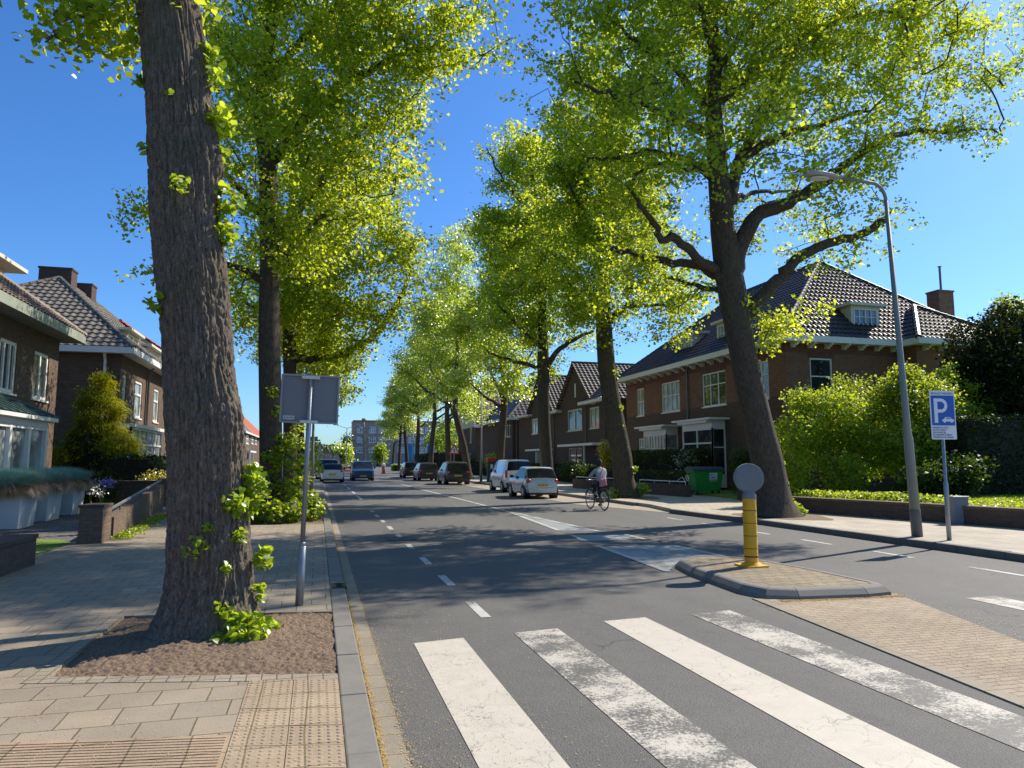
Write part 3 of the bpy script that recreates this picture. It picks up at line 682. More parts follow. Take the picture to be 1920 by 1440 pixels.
bl = blob_px([(1400, 60, 17, 2.8), (1250, 60, 16, 2.5), (1120, 60, 16, 2.0), (1095, 170, 17, 1.6), (1200, 220, 17.5, 2.2), (1290, 310, 15, 1.3), (1220, 380, 18, 1.6), (1180, 500, 18.5, 1.3), (1270, 540, 19, 1.4), (1150, 300, 17, 1.6),
              (1340, 420, 19, 1.4), (1500, 120, 16, 2.7), (1600, 80, 17, 2.6), (1720, 90, 18, 2.2), (1820, 150, 18, 1.6), (1880, 60, 18, 1.6), (1640, 220, 16, 1.7), (1740, 240, 16.5, .9), (1840, 246, 16.3, .6), (1895, 240, 16.3, .3), (1540, 300, 15, 1.2),
              (1640, 340, 16, .9), (1480, 420, 19, 1.4), (1590, 440, 16.2, 1.0), (1640, 400, 16, .6), (1465, 590, 17.5, .9), (1500, 550, 17, .6), (1430, 620, 17.4, .5), (1560, 500, 16.3, .5), (1440, 230, 13.5, 1.4), (1380, 200, 20.5, 1.9), (1250, 180, 13.5, 1.4), (1290, 40, 20, 2.4), (1560, 180, 20, 2.2),
              (1380, -130, 17, 3.6), (1600, -90, 17, 3.2), (1200, -80, 17, 3.0), (1400, -330, 17, 3.4), (1750, -20, 17, 2.4), (1260, 600, 18, .5), (1690, 300, 16.2, .5)])
tree_T1 = make_tree('large leaning lime tree with forked limbs on the right pavement behind the yellow bollard', (b1[0], b1[1], ZR-.02), tr, lim, in_blobs(bl+blob_px([(1465, 590, 17.5, .9), (1430, 600, 17.3, .7), (1500, 570, 17.2, .8), (1800, 230, 16.4, .9), (1640, 300, 16.3, 1.0)]), 1500, 41), per=66, sig=.30, size=.102, seed=42)
# bare hanging twig cluster at its far right limb
sprout(tree_T1, [G(1480, 960, ZR)+np.array((0, 0, .12)), G(1495, 966, ZR)+np.array((0, 0, .1))], [.36, .28], 520, .11, 51, leaf='leaf_young', shape=4)
sprout(tree_T1, [AY(1466, 870, Y1-.2), AY(1474, 905, Y1-.2)], [.1, .1], 30, .09, 52, shape=4)

b2_ = G(1172, 933, ZR); Y2 = b2_[1]
rows = [(933, 1152, 1194), (900, 1152, 1188), (860, 1148, 1184), (800, 1138, 1172), (740, 1128, 1160), (680, 1121, 1152), (620, 1118, 1147), (560, 1120, 1142), (480, 1122, 1140), (380, 1122, 1136), (260, 1124, 1134), (130, 1128, 1132)]
lim = [limb_px([(1138, 610), (1160, 580), (1200, 572), (1255, 574)], Y2, .13, .05, -1), limb_px([(1122, 590), (1100, 530), (1065, 500), (1040, 480)], Y2, .12, .04, 1),
       limb_px([(1140, 500), (1180, 450), (1220, 420)], Y2, .1, .04, 2), limb_px([(1125, 450), (1085, 390), (1060, 330)], Y2, .1, .03, -2)]
bl = blob_px([(1130, 240, 26.5, 2.6), (1130, 370, 26.5, 2.6), (1075, 470, 26, 1.9), (1195, 440, 27, 2.1), (1060, 370, 27, 2.0), (1240, 535, 26, 1.5), (1180, 560, 28, 1.5), (1085, 560, 26.5, 1.6), (1255, 600, 26, .9), (1180, 630, 26.6, .7), (1090, 290, 26, 2.0), (1200, 330, 27, 2.0), (1130, 130, 26.5, 2.0), (1110, 520, 24.5, 1.5), (1150, 420, 30, 2.4), (1300, 560, 27, .9), (1130, 680, 26.6, .35), (1160, 700, 26.6, .3)])
tree_T2 = make_tree('lime tree beside the cyclist with leafy shoots up its leaning trunk', (b2_[0], b2_[1], ZR-.02), prof_px(rows, Y2), lim, in_blobs(bl, 640, 61), per=88, sig=.36, size=.116, seed=62)
for q, (c, rd, nn_) in enumerate([((1150, 928), .35, 110), ((1178, 930), .35, 120), ((1205, 918), .32, 120), ((1188, 880), .2, 40), ((1160, 765), .2, 40), ((1172, 840), .15, 30), ((1160, 800), .2, 30), ((1150, 700), .3, 60), ((1130, 650), .3, 60)]):
    sprout(tree_T2, [AY(*c, Y2-.25)], [rd], nn_, .12, 700+q, shape=4)

b3 = AX(1027, 890, 11.9); b3 = (b3[0], b3[1]); Y3 = b3[1]
rows = [(912, 1014, 1041), (860, 1012, 1036), (800, 1009, 1032), (740, 1008, 1030), (680, 1007, 1030), (600, 1010, 1024), (500, 1008, 1021), (400, 1004, 1014), (300, 990, 996), (250, 985, 988)]
lim = [limb_px([(1025, 690), (1045, 655), (1080, 635), (1112, 622)], Y3, .17, .07, -1.5), limb_px([(1010, 690), (975, 680), (940, 672), (915, 660)], Y3, .12, .05, 1),
       limb_px([(1012, 650), (980, 620), (950, 590), (935, 570)], Y3, .12, .05, -1), limb_px([(1020, 480), (1050, 440), (1080, 400)], Y3, .1, .04, 1), limb_px([(1008, 420), (970, 370), (930, 320), (915, 280)], Y3, .1, .03, -1)]
bl = blob_px([(985, 290, 37, 1.9), (930, 285, 37, 1.0), (1030, 290, 37, 1.9), (1000, 390, 37, 2.9), (935, 430, 37, 1.7), (1060, 430, 37, 2.4), (1050, 540, 37, 2.3), (965, 530, 37, 2.2), (1080, 630, 37, 1.1), (1000, 600, 37, 2), (940, 590, 36, 1.4), (910, 660, 37, .8), (1000, 460, 34, 2.2), (1000, 470, 40, 2.5), (1055, 690, 37, .5), (1030, 700, 37, .5)])
tree_T3 = make_tree('lime tree rising behind the silver hatchback with a long bare limb to one side', (b3[0], b3[1], ZR-.02), prof_px(rows, Y3), lim, in_blobs(bl, 560, 63), per=86, sig=.4, size=.138, seed=64)

# left row
b4 = G(515, 973, ZL); Y4 = b4[1]
rows = [(975, 474, 548), (950, 480, 536), (928, 486, 530), (800, 486, 529), (640, 484, 526), (500, 487, 523), (400, 487, 524), (300, 484, 518), (240, 476, 506), (150, 478, 504), (60, 496, 518), (-60, 515, 532), (-250, 540, 550), (-420, 550, 556)]
lim = [limb_px([(520, 450), (560, 400), (600, 345), (645, 270), (700, 222)], Y4, .16, .06, -.5), limb_px([(515, 300), (570, 230), (630, 160), (680, 136), (712, 125), (755, 88), (840, 95), (930, 110)], Y4, .17, .03, -1.2),
       limb_px([(520, 500), (575, 436), (625, 382), (680, 352), (760, 330)], Y4, .14, .04, .8), limb_px([(485, 400), (440, 340), (380, 300)], Y4, .11, .04, .6), limb_px([(505, 150), (560, 80), (640, 10), (720, -60)], Y4, .14, .04, .4),
       limb_px([(480, 200), (430, 120), (400, 40)], Y4, .12, .04, 1.), limb_px([(485, 520), (400, 480), (330, 500), (280, 510)], Y4, .1, .03, 1.)]
bl = blob_px([(600, 60, 19, 2.8), (500, 60, 20, 2.4), (700, 80, 19, 2.4), (800, 60, 18.5, 1.8), (880, 85, 18, 1.2), (940, 110, 17.5, .8), (980, 100, 17.5, .6), (560, 200, 18.5, 2.5), (660, 220, 18, 2.2), (740, 200, 18.5, 1.2), (600, 330, 18.5, 2.1), (700, 330, 18.5, 1.5), (790, 335, 18.5, .6),
              (450, 150, 20, 2), (430, 300, 20, 1.6), (460, 400, 20, 1.4), (560, 440, 19, 1.4), (640, 430, 18, 1.1), (290, 385, 19.5, .9), (290, 520, 19.5, .6), (600, -150, 19, 3.6), (760, -100, 19, 2.6), (450, -130, 19, 3), (620, -350, 19, 3), (515, 560, 18.6, .7), (515, 480, 18.4, .7), (540, 630, 18.6, .4), (480, 590, 18.6, .4), (480, 660, 18.6, .3), (850, -20, 18.5, 1.2), (400, 520, 20, 1.)])
tree_L2 = make_tree('tall lime tree with a skirt of leafy suckers, second trunk along the left pavement', (b4[0], b4[1], ZL-.03), prof_px(rows, Y4), lim, in_blobs(bl, 860, 71), per=84, sig=.32, size=.104, seed=72)
sk = [((-1.0+dx, Y4-.5+dy, ZL+.25), .42) for dx, dy in ((-.9, .2), (-.5, -.5), (0, -.7), (.45, -.5), (.85, 0), (.9, .5), (-.6, .6))]; sk = [(a, .36) for a, _ in sk]
sprout(tree_L2, [s[0] for s in sk], [s[1] for s in sk], 2600, .10, 731, leaf='leaf_bush', shape=4, label='low green skirt of suckers')
for q, (c, rd, nn_, lf) in enumerate([((540, 830), .35, 160, 'leaf_bush'), ((560, 870), .35, 150, 'leaf_bush'), ((520, 870), .35, 150, 'leaf_bush'), ((540, 920), .4, 220, 'leaf_bush'), ((500, 905), .3, 120, 'leaf_bush'), ((515, 855), .25, 70, 'leaf_bush'), ((522, 770), .2, 30, 'leaf'), ((510, 735), .2, 30, 'leaf'), ((505, 855), .2, 40, 'leaf'), ((580, 940), .3, 160, 'leaf_bush')]):
    sprout(tree_L2, [AY(*c, Y4-.35)], [rd], nn_, .11, 740+q, leaf=lf, shape=4)
b5 = G(545, 942, ZL); Y5 = b5[1]
rows = [(945, 526, 562), (900, 530, 558), (800, 531, 557), (700, 531, 556), (640, 530, 556), (560, 530, 552), (460, 535, 552), (340, 545, 556), (200, 555, 560)]
lim = [limb_px([(550, 672), (600, 674), (655, 660), (700, 632), (735, 590), (758, 545), (768, 515)], Y5, .16, .07, -1.), limb_px([(548, 640), (575, 610), (620, 598), (680, 585), (720, 560)], Y5, .13, .05, 1.), limb_px([(545, 600), (575, 560), (592, 500), (590, 440)], Y5, .14, .06, .5),
       limb_px([(535, 620), (500, 590), (450, 560), (430, 520)], Y5, .12, .04, 1.), limb_px([(545, 520), (600, 460), (660, 420), (720, 400)], Y5, .13, .04, -1.)]
bl = blob_px([(600, 560, 26, 2.0), (680, 520, 26, 2.1), (755, 475, 26, 1.4), (790, 540, 26, .7), (700, 600, 26.5, 1.2), (620, 650, 27.5, 1.2), (560, 620, 27.5, 1.5), (660, 430, 26, 2.1), (740, 420, 26, 1.2), (790, 440, 26, .7), (470, 610, 27.5, 1.0), (455, 500, 27.5, 1.4), (440, 560, 28, 1.2), (520, 500, 26, 2), (600, 350, 27, 2.2), (540, 250, 27, 2), (600, 500, 24, 1.6), (770, 580, 26, .5)])
tree_L3 = make_tree('lime tree with one long curved limb sweeping out over the carriageway behind the square sign', (b5[0], b5[1], ZL-.03), prof_px(rows, Y5), lim, in_blobs(bl, 500, 81), per=84, sig=.36, size=.110, seed=82)
for q, (c, rd, nn_, lf) in enumerate([((560, 800), .3, 60, 'leaf_young'), ((558, 830), .35, 90, 'leaf_young'), ((575, 935), .45, 240, 'leaf_young'), ((590, 945), .4, 180, 'leaf_young'), ((568, 900), .35, 120, 'leaf')]):
    sprout(tree_L3, [AY(*c, Y5-.4)], [rd], nn_, .12, 800+q, leaf=lf, shape=4)
b6 = G(563, 914, ZL); Y6 = b6[1]
rows = [(916, 552, 574), (860, 553, 571), (780, 553, 570), (700, 554, 570), (600, 556, 568), (480, 558, 566), (350, 560, 563)]
bl = blob_px([(610, 700, 38, 1.4), (635, 685, 38, 1.0), (648, 740, 38, .7), (600, 640, 38, 2.0), (575, 560, 38, 2.4), (520, 620, 39, 2.0), (560, 470, 38, 2.2), (625, 770, 38, .5), (600, 750, 38, 1.)])
tree_L4 = make_tree('lime tree farther along the left pavement, seen just behind the square sign', (b6[0], b6[1], ZL-.03), prof_px(rows, Y6), [limb_px([(568, 760), (600, 740), (640, 735)], Y6, .1, .04)], in_blobs(bl, 360, 91), per=72, sig=.4, size=.13, seed=92)
for q, (c, rd, nn_) in enumerate([((588, 860), .6, 160), ((592, 880), .5, 150), ((588, 830), .4, 60)]):
    sprout(tree_L4, [AY(*c, Y6-.3)], [rd], nn_, .15, 850+q, leaf='leaf_young', shape=4)

# farther trees of the right row: two grown, the rest copied with their parts
def generic(label, x, y, H, rad, seed, clear=5.5, lean=.4, n=320, per=120, size=.145, rt=.33, sig=.45, leaf='leaf_far', group='lime trees lining the street', z0=ZR-.02, name='lime_tree'):
    rg = np.random.default_rng(seed); tr_ = [(0, 0, z0-.05, rt), (lean*.4, 0, clear*.5, rt*.86), (lean, 0, clear, rt*.75), (lean*.8, .2, H*.6, rt*.4), (lean, 0, H*.95, .03)]
    lim = []
    for k in range(6):
        a_ = k*1.05+seed; zz = clear*(.95+.13*k); rr_ = rad*rg.uniform(.6, .95)
        lim.append([(lean, 0, zz, rt*.4), (lean+math.cos(a_)*rr_*.45, math.sin(a_)*rr_*.45, zz+rr_*.25, rt*.3), (lean+math.cos(a_)*rr_*.85, math.sin(a_)*rr_*.85, zz+rr_*.6, rt*.13)])
    bl = [(lean, 0, clear+(H-clear)*.45, rad*.8), (lean, 0, H-rad*.55, rad*.55)]
    for k in range(9):
        a_ = rg.uniform(0, 6.28); zz = rg.uniform(clear, H*.85); q = rad*(.75 if zz < H*.7 else .45)
        bl.append((lean+math.cos(a_)*q, math.sin(a_)*q, zz, rad*.33))
    e = make_tree(label, (0, 0, 0), tr_, lim, in_blobs(bl, n, seed, 1.), per=per, sig=sig, size=size, seed=seed, leaf=leaf, group=group, rmin=.012, name=name, step=.6)
    e.location = (x, y, 0); return e
gA = generic('lime tree with ivy shoots behind the white van', *AX(935, 870, 11.9)[:2], 19.5, 4.6, 3)
gB = generic('leaning lime tree behind the nearest dark parked car', *AX(880, 868, 11.8)[:2], 21, 5.0, 8, lean=-1.2)
gC = generic('lime tree behind the second dark parked car', *AX(806, 868, 12.3)[:2], 19, 3.9, 12, clear=6.6, lean=.5, n=280)
more = [(gA, 842, 19.5, 2.0, 'ivy-clad lime trunk between the two nearest dark parked cars'), (gC, 781, 18, 1., 'lime tree standing just past the farthest dark parked car'),
        (gC, 764, 16.5, 3., 'slim lime tree before the apartment block beside the blue banner'), (gC, 748, 15, 5., 'small lime tree at the far end of the right-hand row'), (gC, 736, 14, .5, 'last small lime tree before the apartment block')]
for src, px, H, rz, lab in more:
    o = copy_tree(src); q = AX(px, 868, 12.3); o.location = (q[0], q[1], 0); s = H/(19.5 if src is gA else 19); o.scale = (s, s, s); o.rotation_euler.z = rz; o['label'] = lab

# ------------------------------------------------------------------ buildings
M['white'] = plain('white_frame_paint', (.78, .77, .73), .45, var=.06)
M['cream'] = plain('cream_paint', (.62, .60, .50), .55, var=.08)
M['greenwhite'] = plain('weathered_fascia', (.27, .30, .25), .6, var=.22, sc=2.5)
M['stonegrey'] = plain('grey_render', (.30, .30, .30), .8, var=.15)
M['zinc'] = plain('zinc_pipe', (.16, .16, .165), .5, .3)
M['brick_warm'] = brick('warm_brick', (.33, .17, .10), (.23, .11, .07), (.16, .13, .11), split=4.46, top=(1, 1, 1))
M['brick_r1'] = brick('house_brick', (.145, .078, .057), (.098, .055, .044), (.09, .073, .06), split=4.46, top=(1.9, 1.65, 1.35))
M['brick_dark'] = brick('dark_brick', (.115, .068, .052), (.08, .05, .042), (.07, .06, .055))
M['brick_left'] = brick('weathered_brick', (.165, .108, .072), (.10, .065, .046), (.095, .078, .064))
M['brick_wall'] = brick('garden_wall_brick', (.19, .135, .095), (.13, .09, .065), (.12, .10, .08))
M['brick_wall_dark'] = brick('dark_garden_wall_brick', (.12, .08, .06), (.085, .06, .05), (.08, .07, .06))
M['brick_flat'] = brick('apartment_brick', (.46, .33, .25), (.38, .27, .21), (.38, .32, .27))
M['brick_pale'] = brick('pale_brick', (.55, .42, .33), (.48, .36, .28), (.4, .35, .3))
M['dentil'] = brick('red_soldier_brick', (.20, .075, .05), (.15, .055, .04), (.1, .08, .07), bw=.07, bh=.22)
def tilemat(name, a, b, rough):
    m = NT(name); p = m.n('NewGeometry'); f = m.noise(p.outputs['Position'], 2.2, 5, .7); g = m.noise(p.outputs['Position'], 18, 3, .6)
    k = m.math('ADD', m.math('MULTIPLY', f, .5), m.math('MULTIPLY', g, .5))
    m.base(m.mix(m.ramp(k, .36, .64), a, b)); m.set(m.p.inputs['Roughness'], m.ramp(f, .3, .7, rough-.08, rough+.12)); m.p.inputs['Specular IOR Level'].default_value = .35
    return m.mat
M['tile_dark'] = tilemat('glazed_dark_tile', (.032, .026, .023), (.095, .074, .062), .42)
M['tile_grey'] = tilemat('weathered_grey_tile', (.07, .062, .052), (.27, .24, .19), .7)
M['tile_brown'] = tilemat('brown_tile', (.12, .085, .065), (.24, .17, .13), .55)
M['tile_red'] = tilemat('red_tile', (.42, .10, .045), (.55, .17, .08), .5)
M['copper'] = plain('patinated_copper', (.035, .075, .06), .45, .2, var=.5, sc=9)
def glassmat(name, col, rough=.04, var=.3, sc=1.2):
    m = NT(name); f = m.noise(m.scale(m.pos(), (sc, sc, sc*.5)), 1., 4, .6)
    m.base(m.mix(m.ramp(f, .4, .62), tuple(c*(1-var) for c in col), tuple(c*(1+var) for c in col))); m.set(m.p.inputs['Roughness'], rough); m.p.inputs['IOR'].default_value = 1.75
    return m.mat
M['glass'] = glassmat('window_glass', (.035, .04, .045), var=.6)
M['glass_curtain'] = glassmat('curtained_window_glass', (.28, .30, .29), .06, var=.35, sc=3)
M['glass_blue'] = glassmat('bluish_window_glass', (.22, .30, .38), .05, var=.4)
M['black'] = plain('black_plastic', (.02, .02, .02), .5)
def fp(axis, c, n, a, z, d):
    """point on a facade: a along it, z up, d outwards"""
    return (c+n*d, a, z) if axis == 'x' else (a, c+n*d, z)
def pb(b, F, a0, a1, z0, z1, d0, d1, m=0):
    ax, c, n = F
    if ax == 'x': b.box(min(c+n*d0, c+n*d1), min(a0, a1), z0, max(c+n*d0, c+n*d1), max(a0, a1), z1, m)
    else: b.box(min(a0, a1), min(c+n*d0, c+n*d1), z0, max(a0, a1), max(c+n*d0, c+n*d1), z1, m)
def facade(b, F, a0, a1, z0, z1, ops, rev=.13):
    ax, c, n = F
    if a0 > a1: a0, a1 = a1, a0
    ops = [(min(o[0], o[1]), max(o[0], o[1]), o[2], o[3]) for o in ops]
    A = sorted({a0, a1, *[v for o in ops for v in o[:2] if a0 < v < a1]}); Z = sorted({z0, z1, *[v for o in ops for v in o[2:4] if z0 < v < z1]})
    for p, q in zip(A[:-1], A[1:]):
        for r, s in zip(Z[:-1], Z[1:]):
            am, zm = (p+q)/2, (r+s)/2
            if any(o[0] < am < o[1] and o[2] < zm < o[3] for o in ops): continue
            b.poly([fp(ax, c, n, p, r, 0), fp(ax, c, n, q, r, 0), fp(ax, c, n, q, s, 0), fp(ax, c, n, p, s, 0)])
    for o in ops:
        e = [(o[0], o[2]), (o[1], o[2]), (o[1], o[3]), (o[0], o[3])]
        for i in range(4):
            p, q = e[i], e[(i+1) % 4]
            b.poly([fp(ax, c, n, p[0], p[1], 0), fp(ax, c, n, q[0], q[1], 0), fp(ax, c, n, q[0], q[1], -rev), fp(ax, c, n, p[0], p[1], -rev)])
def window(parent, F, a0, a1, z0, z1, cols=2, transom=.0, bars=0, fr='white', gl='glass', t=.065, d=(-.12, -.035), sill=True, name='window', rows=0):
    if a0 > a1: a0, a1 = a1, a0
    b = MB(); d0, d1 = d
    pb(b, F, a0, a1, z0, z0+t, d0, d1); pb(b, F, a0, a1, z1-t, z1, d0, d1); pb(b, F, a0, a0+t, z0+t, z1-t, d0, d1); pb(b, F, a1-t, a1, z0+t, z1-t, d0, d1)
    zt_ = z1-t-(z1-z0)*transom; zt_ = zt_ if transom else z1-t
    for k in range(1, cols):
        a = a0+(a1-a0)*k/cols; pb(b, F, a-t*.4, a+t*.4, z0+t, z1-t, d0+.004, d1-.006)
    if transom: pb(b, F, a0+t, a1-t, zt_-t*.4, zt_+t*.4, d0+.008, d1+.004)
    if bars:
        tb = .018
        for k in range(cols):
            c0, c1 = a0+(a1-a0)*k/cols, a0+(a1-a0)*(k+1)/cols
            for j in range(1, bars+1):
                a = c0+(c1-c0)*j/(bars+1); pb(b, F, a-tb, a+tb, (zt_ if transom else z0+t), z1-t, d0+.02, d1-.02)
            if not transom: pass
        if rows:
            for j in range(1, rows+1):
                zz = (zt_ if transom else z0)+(z1-(zt_ if transom else z0))*j/(rows+1); pb(b, F, a0+t, a1-t, zz-tb, zz+tb, d0+.021, d1-.022)
    if sill: pb(b, F, a0-.05, a1+.05, z0-.06, z0, -.10, .05)
    o = b.build(name, M[fr], parent)
    g = MB(); pb(g, F, a0+t*.5, a1-t*.5, z0+t*.5, z1-t*.5, d0+.01, d0+.03); g.build('pane', M[gl], o)
    return o
def roof_plane(b, e0, e1, r0, r1, tile=.25, course=.34, amp=.048, seg=6):
    """tiled slope: e0-e1 along the eave, r0-r1 along the ridge above it (equal points make a triangle)"""
    e0, e1, r0, r1 = [np.array(p, float) for p in (e0, e1, r0, r1)]
    U = (e1-e0); L = np.linalg.norm(U); U /= L; mid = (r0+r1)/2-e0; Vv = mid-U*(mid@U); S = np.linalg.norm(Vv); Vv /= S; Nn = np.cross(U, Vv)
    if Nn[2] < 0: Nn = -Nn
    ur0, ur1 = (r0-e0)@U, (r1-e0)@U; n = max(2, int(S/course)); nc = max(2, int(L/tile*seg))
    us = np.linspace(0, L, nc+1); ph = (us/tile) % 1.0
    prof = amp*(.5+.5*np.cos(2*np.pi*ph))**1.4
    Vs = []; rows = 0
    for k in range(n):
        for f, h in ((0, .05), (1, .0)):
            v = (k+f)/n*S; a = v/S; lo, hi = ur0*a, L+(ur1-L)*a; uc = np.clip(us, lo, hi)
            jit = 0 if f else .0
            Vs.append(e0+uc[:, None]*U+v*Vv+(prof+h+jit)[:, None]*Nn); rows += 1
    Vs = np.concatenate(Vs); m_ = nc+1; i = np.arange(rows*m_).reshape(rows, m_)
    F_ = np.stack([i[:-1, :-1], i[:-1, 1:], i[1:, 1:], i[1:, :-1]], -1).reshape(-1, 4)
    b.add(Vs, F_.tolist())
def caps(b, p, q, r=.11, n=8, step=.36):
    p, q = np.array(p, float), np.array(q, float); L = np.linalg.norm(q-p); k = max(1, int(L/step)); u = (q-p)/L; up_ = np.array((0, 0, .03))
    for j in range(k): b.tube([p+u*(L*j/k)+up_, p+u*(L*(j+1)/k+.03)+up_], [r*1.08, r*.9], n)
def hip_roof(parent, x0, x1, y0, y1, ze, xr, yr0, yr1, zr, mat, tile=.25, seg=6, fas='white', hip=('S', 'N'), gut=.24, name='roof', course=.34):
    """ridge along Y at x=xr from yr0 to yr1"""
    b = MB(); A, B_, C_, D = (x0, y0, ze), (x1, y0, ze), (x1, y1, ze), (x0, y1, ze); P, Q = (xr, yr0, zr), (xr, yr1, zr)
    roof_plane(b, A, D, P, Q, tile, course, seg=seg)
    roof_plane(b, B_, C_, P, Q, tile, course, seg=seg)
    roof_plane(b, A, B_, P, P, tile, course, seg=seg); roof_plane(b, D, C_, Q, Q, tile, course, seg=seg)
    for p, q in ((A, P), (B_, P), (C_, Q), (D, Q), (P, Q)): caps(b, p, q)
    r = b.build(name, M[mat], parent, smooth=False)
    g = MB()
    g.box(x0-.03, y0-.03, ze-gut, x1+.03, y0+.09, ze+.03); g.box(x0-.03, y0+.09, ze-gut, x0+.09, y1+.03, ze+.03); g.box(x1-.09, y0+.09, ze-gut, x1+.03, y1+.03, ze+.03); g.box(x0+.09, y1-.09, ze-gut, x1-.09, y1+.03, ze+.03)
    g.build('gutter', M[fas], r)
    s = MB(); s.box(x0+.09, y0+.09, ze-gut+.02, x1-.09, y1-.09, ze-gut+.05); s.build('soffit', M['cream' if fas == 'white' else fas], r)
    return r
def gable_x(parent, x0, x1, y0, y1, ze0, yr, zr, mat, tile=.25, seg=5, fas='white', name='roof', ze1=None):
    """ridge along X at y=yr: the gable looks at the street"""
    ze1 = ze0 if ze1 is None else ze1; b = MB()
    roof_plane(b, (x0, y0, ze0), (x1, y0, ze0), (x0, yr, zr), (x1, yr, zr), tile, seg=seg); roof_plane(b, (x1, y1, ze1), (x0, y1, ze1), (x1, yr, zr), (x0, yr, zr), tile, seg=seg)
    caps(b, (x0, yr, zr), (x1, yr, zr)); r = b.build(name, M[mat], parent)
    g = MB(); g.box(x0, y0-.14, ze0-.16, x1, y0+.0, ze0+.03); g.build('gutter', M[fas], r); g = MB(); g.box(x0, y1, ze1-.16, x1, y1+.14, ze1+.03); g.build('gutter', M[fas], r); return r
def gable_y(parent, x0, x1, y0, y1, ze, xr, zr, mat, tile=.25, seg=5, fas='white', name='roof'):
    b = MB(); roof_plane(b, (x0, y0, ze), (x0, y1, ze), (xr, y0, zr), (xr, y1, zr), tile, seg=seg); roof_plane(b, (x1, y1, ze), (x1, y0, ze), (xr, y1, zr), (xr, y0, zr), tile, seg=seg)
    caps(b, (xr, y0, zr), (xr, y1, zr)); r = b.build(name, M[mat], parent)
    g = MB(); g.box(x0-.14, y0, ze-.16, x0, y1, ze+.03); g.build('gutter', M[fas], r); g = MB(); g.box(x1, y0, ze-.16, x1+.14, y1, ze+.03); g.build('gutter', M[fas], r); return r
def chimney(parent, x, y, z0, z1, sx=.8, sy=.6, mat='brick_dark', pipe=0):
    b = MB(); b.box(x-sx/2, y-sy/2, z0, x+sx/2, y+sy/2, z1); b.box(x-sx/2-.04, y-sy/2-.04, z1, x+sx/2+.04, y+sy/2+.04, z1+.09); o = b.build('chimney', M[mat], parent)
    if pipe:
        c = MB(); c.tube([(x+.1, y, z1), (x+.1, y, z1+pipe)], .06, 10); c.lathe((x+.1, y, z1+pipe), [(.06, 0), (.11, .02), (.11, .05)], 10); c.build('flue_pipe', M['zinc'], o)
    return o
def dormer(parent, F, a0, a1, z0, z1, depth, cols=2, bars=1, fr='white', ov=.22):
    """flat-roofed dormer: F is its front plane"""
    b = MB(); pb(b, F, a0, a1, z0-.5, z0, -depth, -.02); pb(b, F, a0, a0+.12, z0, z1, -depth, -.02); pb(b, F, a1-.12, a1, z0, z1, -depth, -.02); pb(b, F, a0+.12, a1-.12, z1-.12, z1, -depth, -.02)
    pb(b, F, a0+.12, a1-.12, z0, z1-.12, -.5, -.45)
    pb(b, F, a0-ov, a1+ov, z1, z1+.13, -depth-.3, ov); o = b.build('dormer', M['cream'], parent, bevel=.01)
    window(o, F, a0+.12, a1-.12, z0, z1-.12, cols, 0, bars, 'white', 'glass_blue', t=.05, d=(-.1, .0), rows=1, sill=False); return o
def downpipe(parent, F, a, z0, z1, mat='zinc', r=.05):
    ax, c, n = F; b = MB(); b.tube([fp(ax, c, n, a, z0, .09), fp(ax, c, n, a, z1-.35, .09), fp(ax, c, n, a, z1, .3)], r, 8)
    for z in (z0+1, (z0+z1)/2): pb(b, F, a-.08, a+.08, z, z+.04, 0, .12)
    b.build('drainpipe', M[mat], parent)

# big brick corner house on the right
WX, SY = 19.5, 26.6; EY = 43.3; BX = 31.0
hR = empty('brick_house', (WX, SY, 0), label='large two-storey red-brown brick house with a hipped dark tile roof behind the leaning tree', cat='house')
def wl(parent, b, name, mat, **k):
    o = b.build(name, mat, None, **k); o.parent = parent; o.matrix_parent_inverse = Matrix.Translation(-Vector(parent.location)); return o
class Sub:
    """building parts are modelled in world metres, then hung under the Empty"""
def adopt(e):
    off = Vector(e.location)
    for o in bpy.data.objects:
        if o.parent == e and not o.get('_ad'): o.location = o.location-off; o['_ad'] = 1
    for o in bpy.data.objects:
        if o.get('_ad'): del o['_ad']
W = ('x', WX, -1); S = ('y', SY, -1)
def yz(px, py, X=WX): p = AX(px, py, X); return p[1], p[2]
wins = [((1194, 728), (1207, 778), 2, .45, 0), ((1240, 717), (1274, 773), 4, .42, 0), ((1316, 702), (1360, 764), 3, .33, 0), ((1412, 682), (1440, 745), 2, .33, 0)]
ops = []
for p, q, c, t, bb in wins:
    y1_, z1_ = yz(*p); y0_, _ = yz(q[0], p[1]); z0_ = 4.42; ops.append((y0_, y1_, z0_, 6.15, c, t, bb))
small = (yz(1197, 815)[0], yz(1207, 815)[0]); ops.append((small[1], small[0], 1.6, 3.0, 2, .35, 0))
b = MB(); facade(b, W, SY, EY, 0, 7.0, ops)
side = [(AY(1518, 671, SY)[0], AY(1560, 671, SY)[0], 4.35, 6.12, 1, .42, 0)]
facade(b, S, WX, 25.6, 0, 7.0, side)
b.poly([(25.6, SY-.9, 0), (BX, SY-.9, 0), (BX, SY-.9, 7.0), (25.6, SY-.9, 7.0)]); b.poly([(25.6, SY-.9, 0), (25.6, SY, 0), (25.6, SY, 7.0), (25.6, SY-.9, 7.0)])
b.poly([(BX, SY-.9, 0), (BX, EY, 0), (BX, EY, 7.0), (BX, SY-.9, 7.0)]); b.poly([(WX, EY, 0), (BX, EY, 0), (BX, EY, 7), (WX, EY, 7)])
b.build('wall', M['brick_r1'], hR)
b = MB(); pb(b, W, SY-.02, EY, 6.35, 6.72, -.02, .03); pb(b, S, WX-.0, 25.6, 6.35, 6.72, -.02, .03)
for o_ in ops[:4]: pb(b, W, o_[0]-.1, o_[1]+.1, o_[3]+.003, o_[3]+.2, -.02, .012)
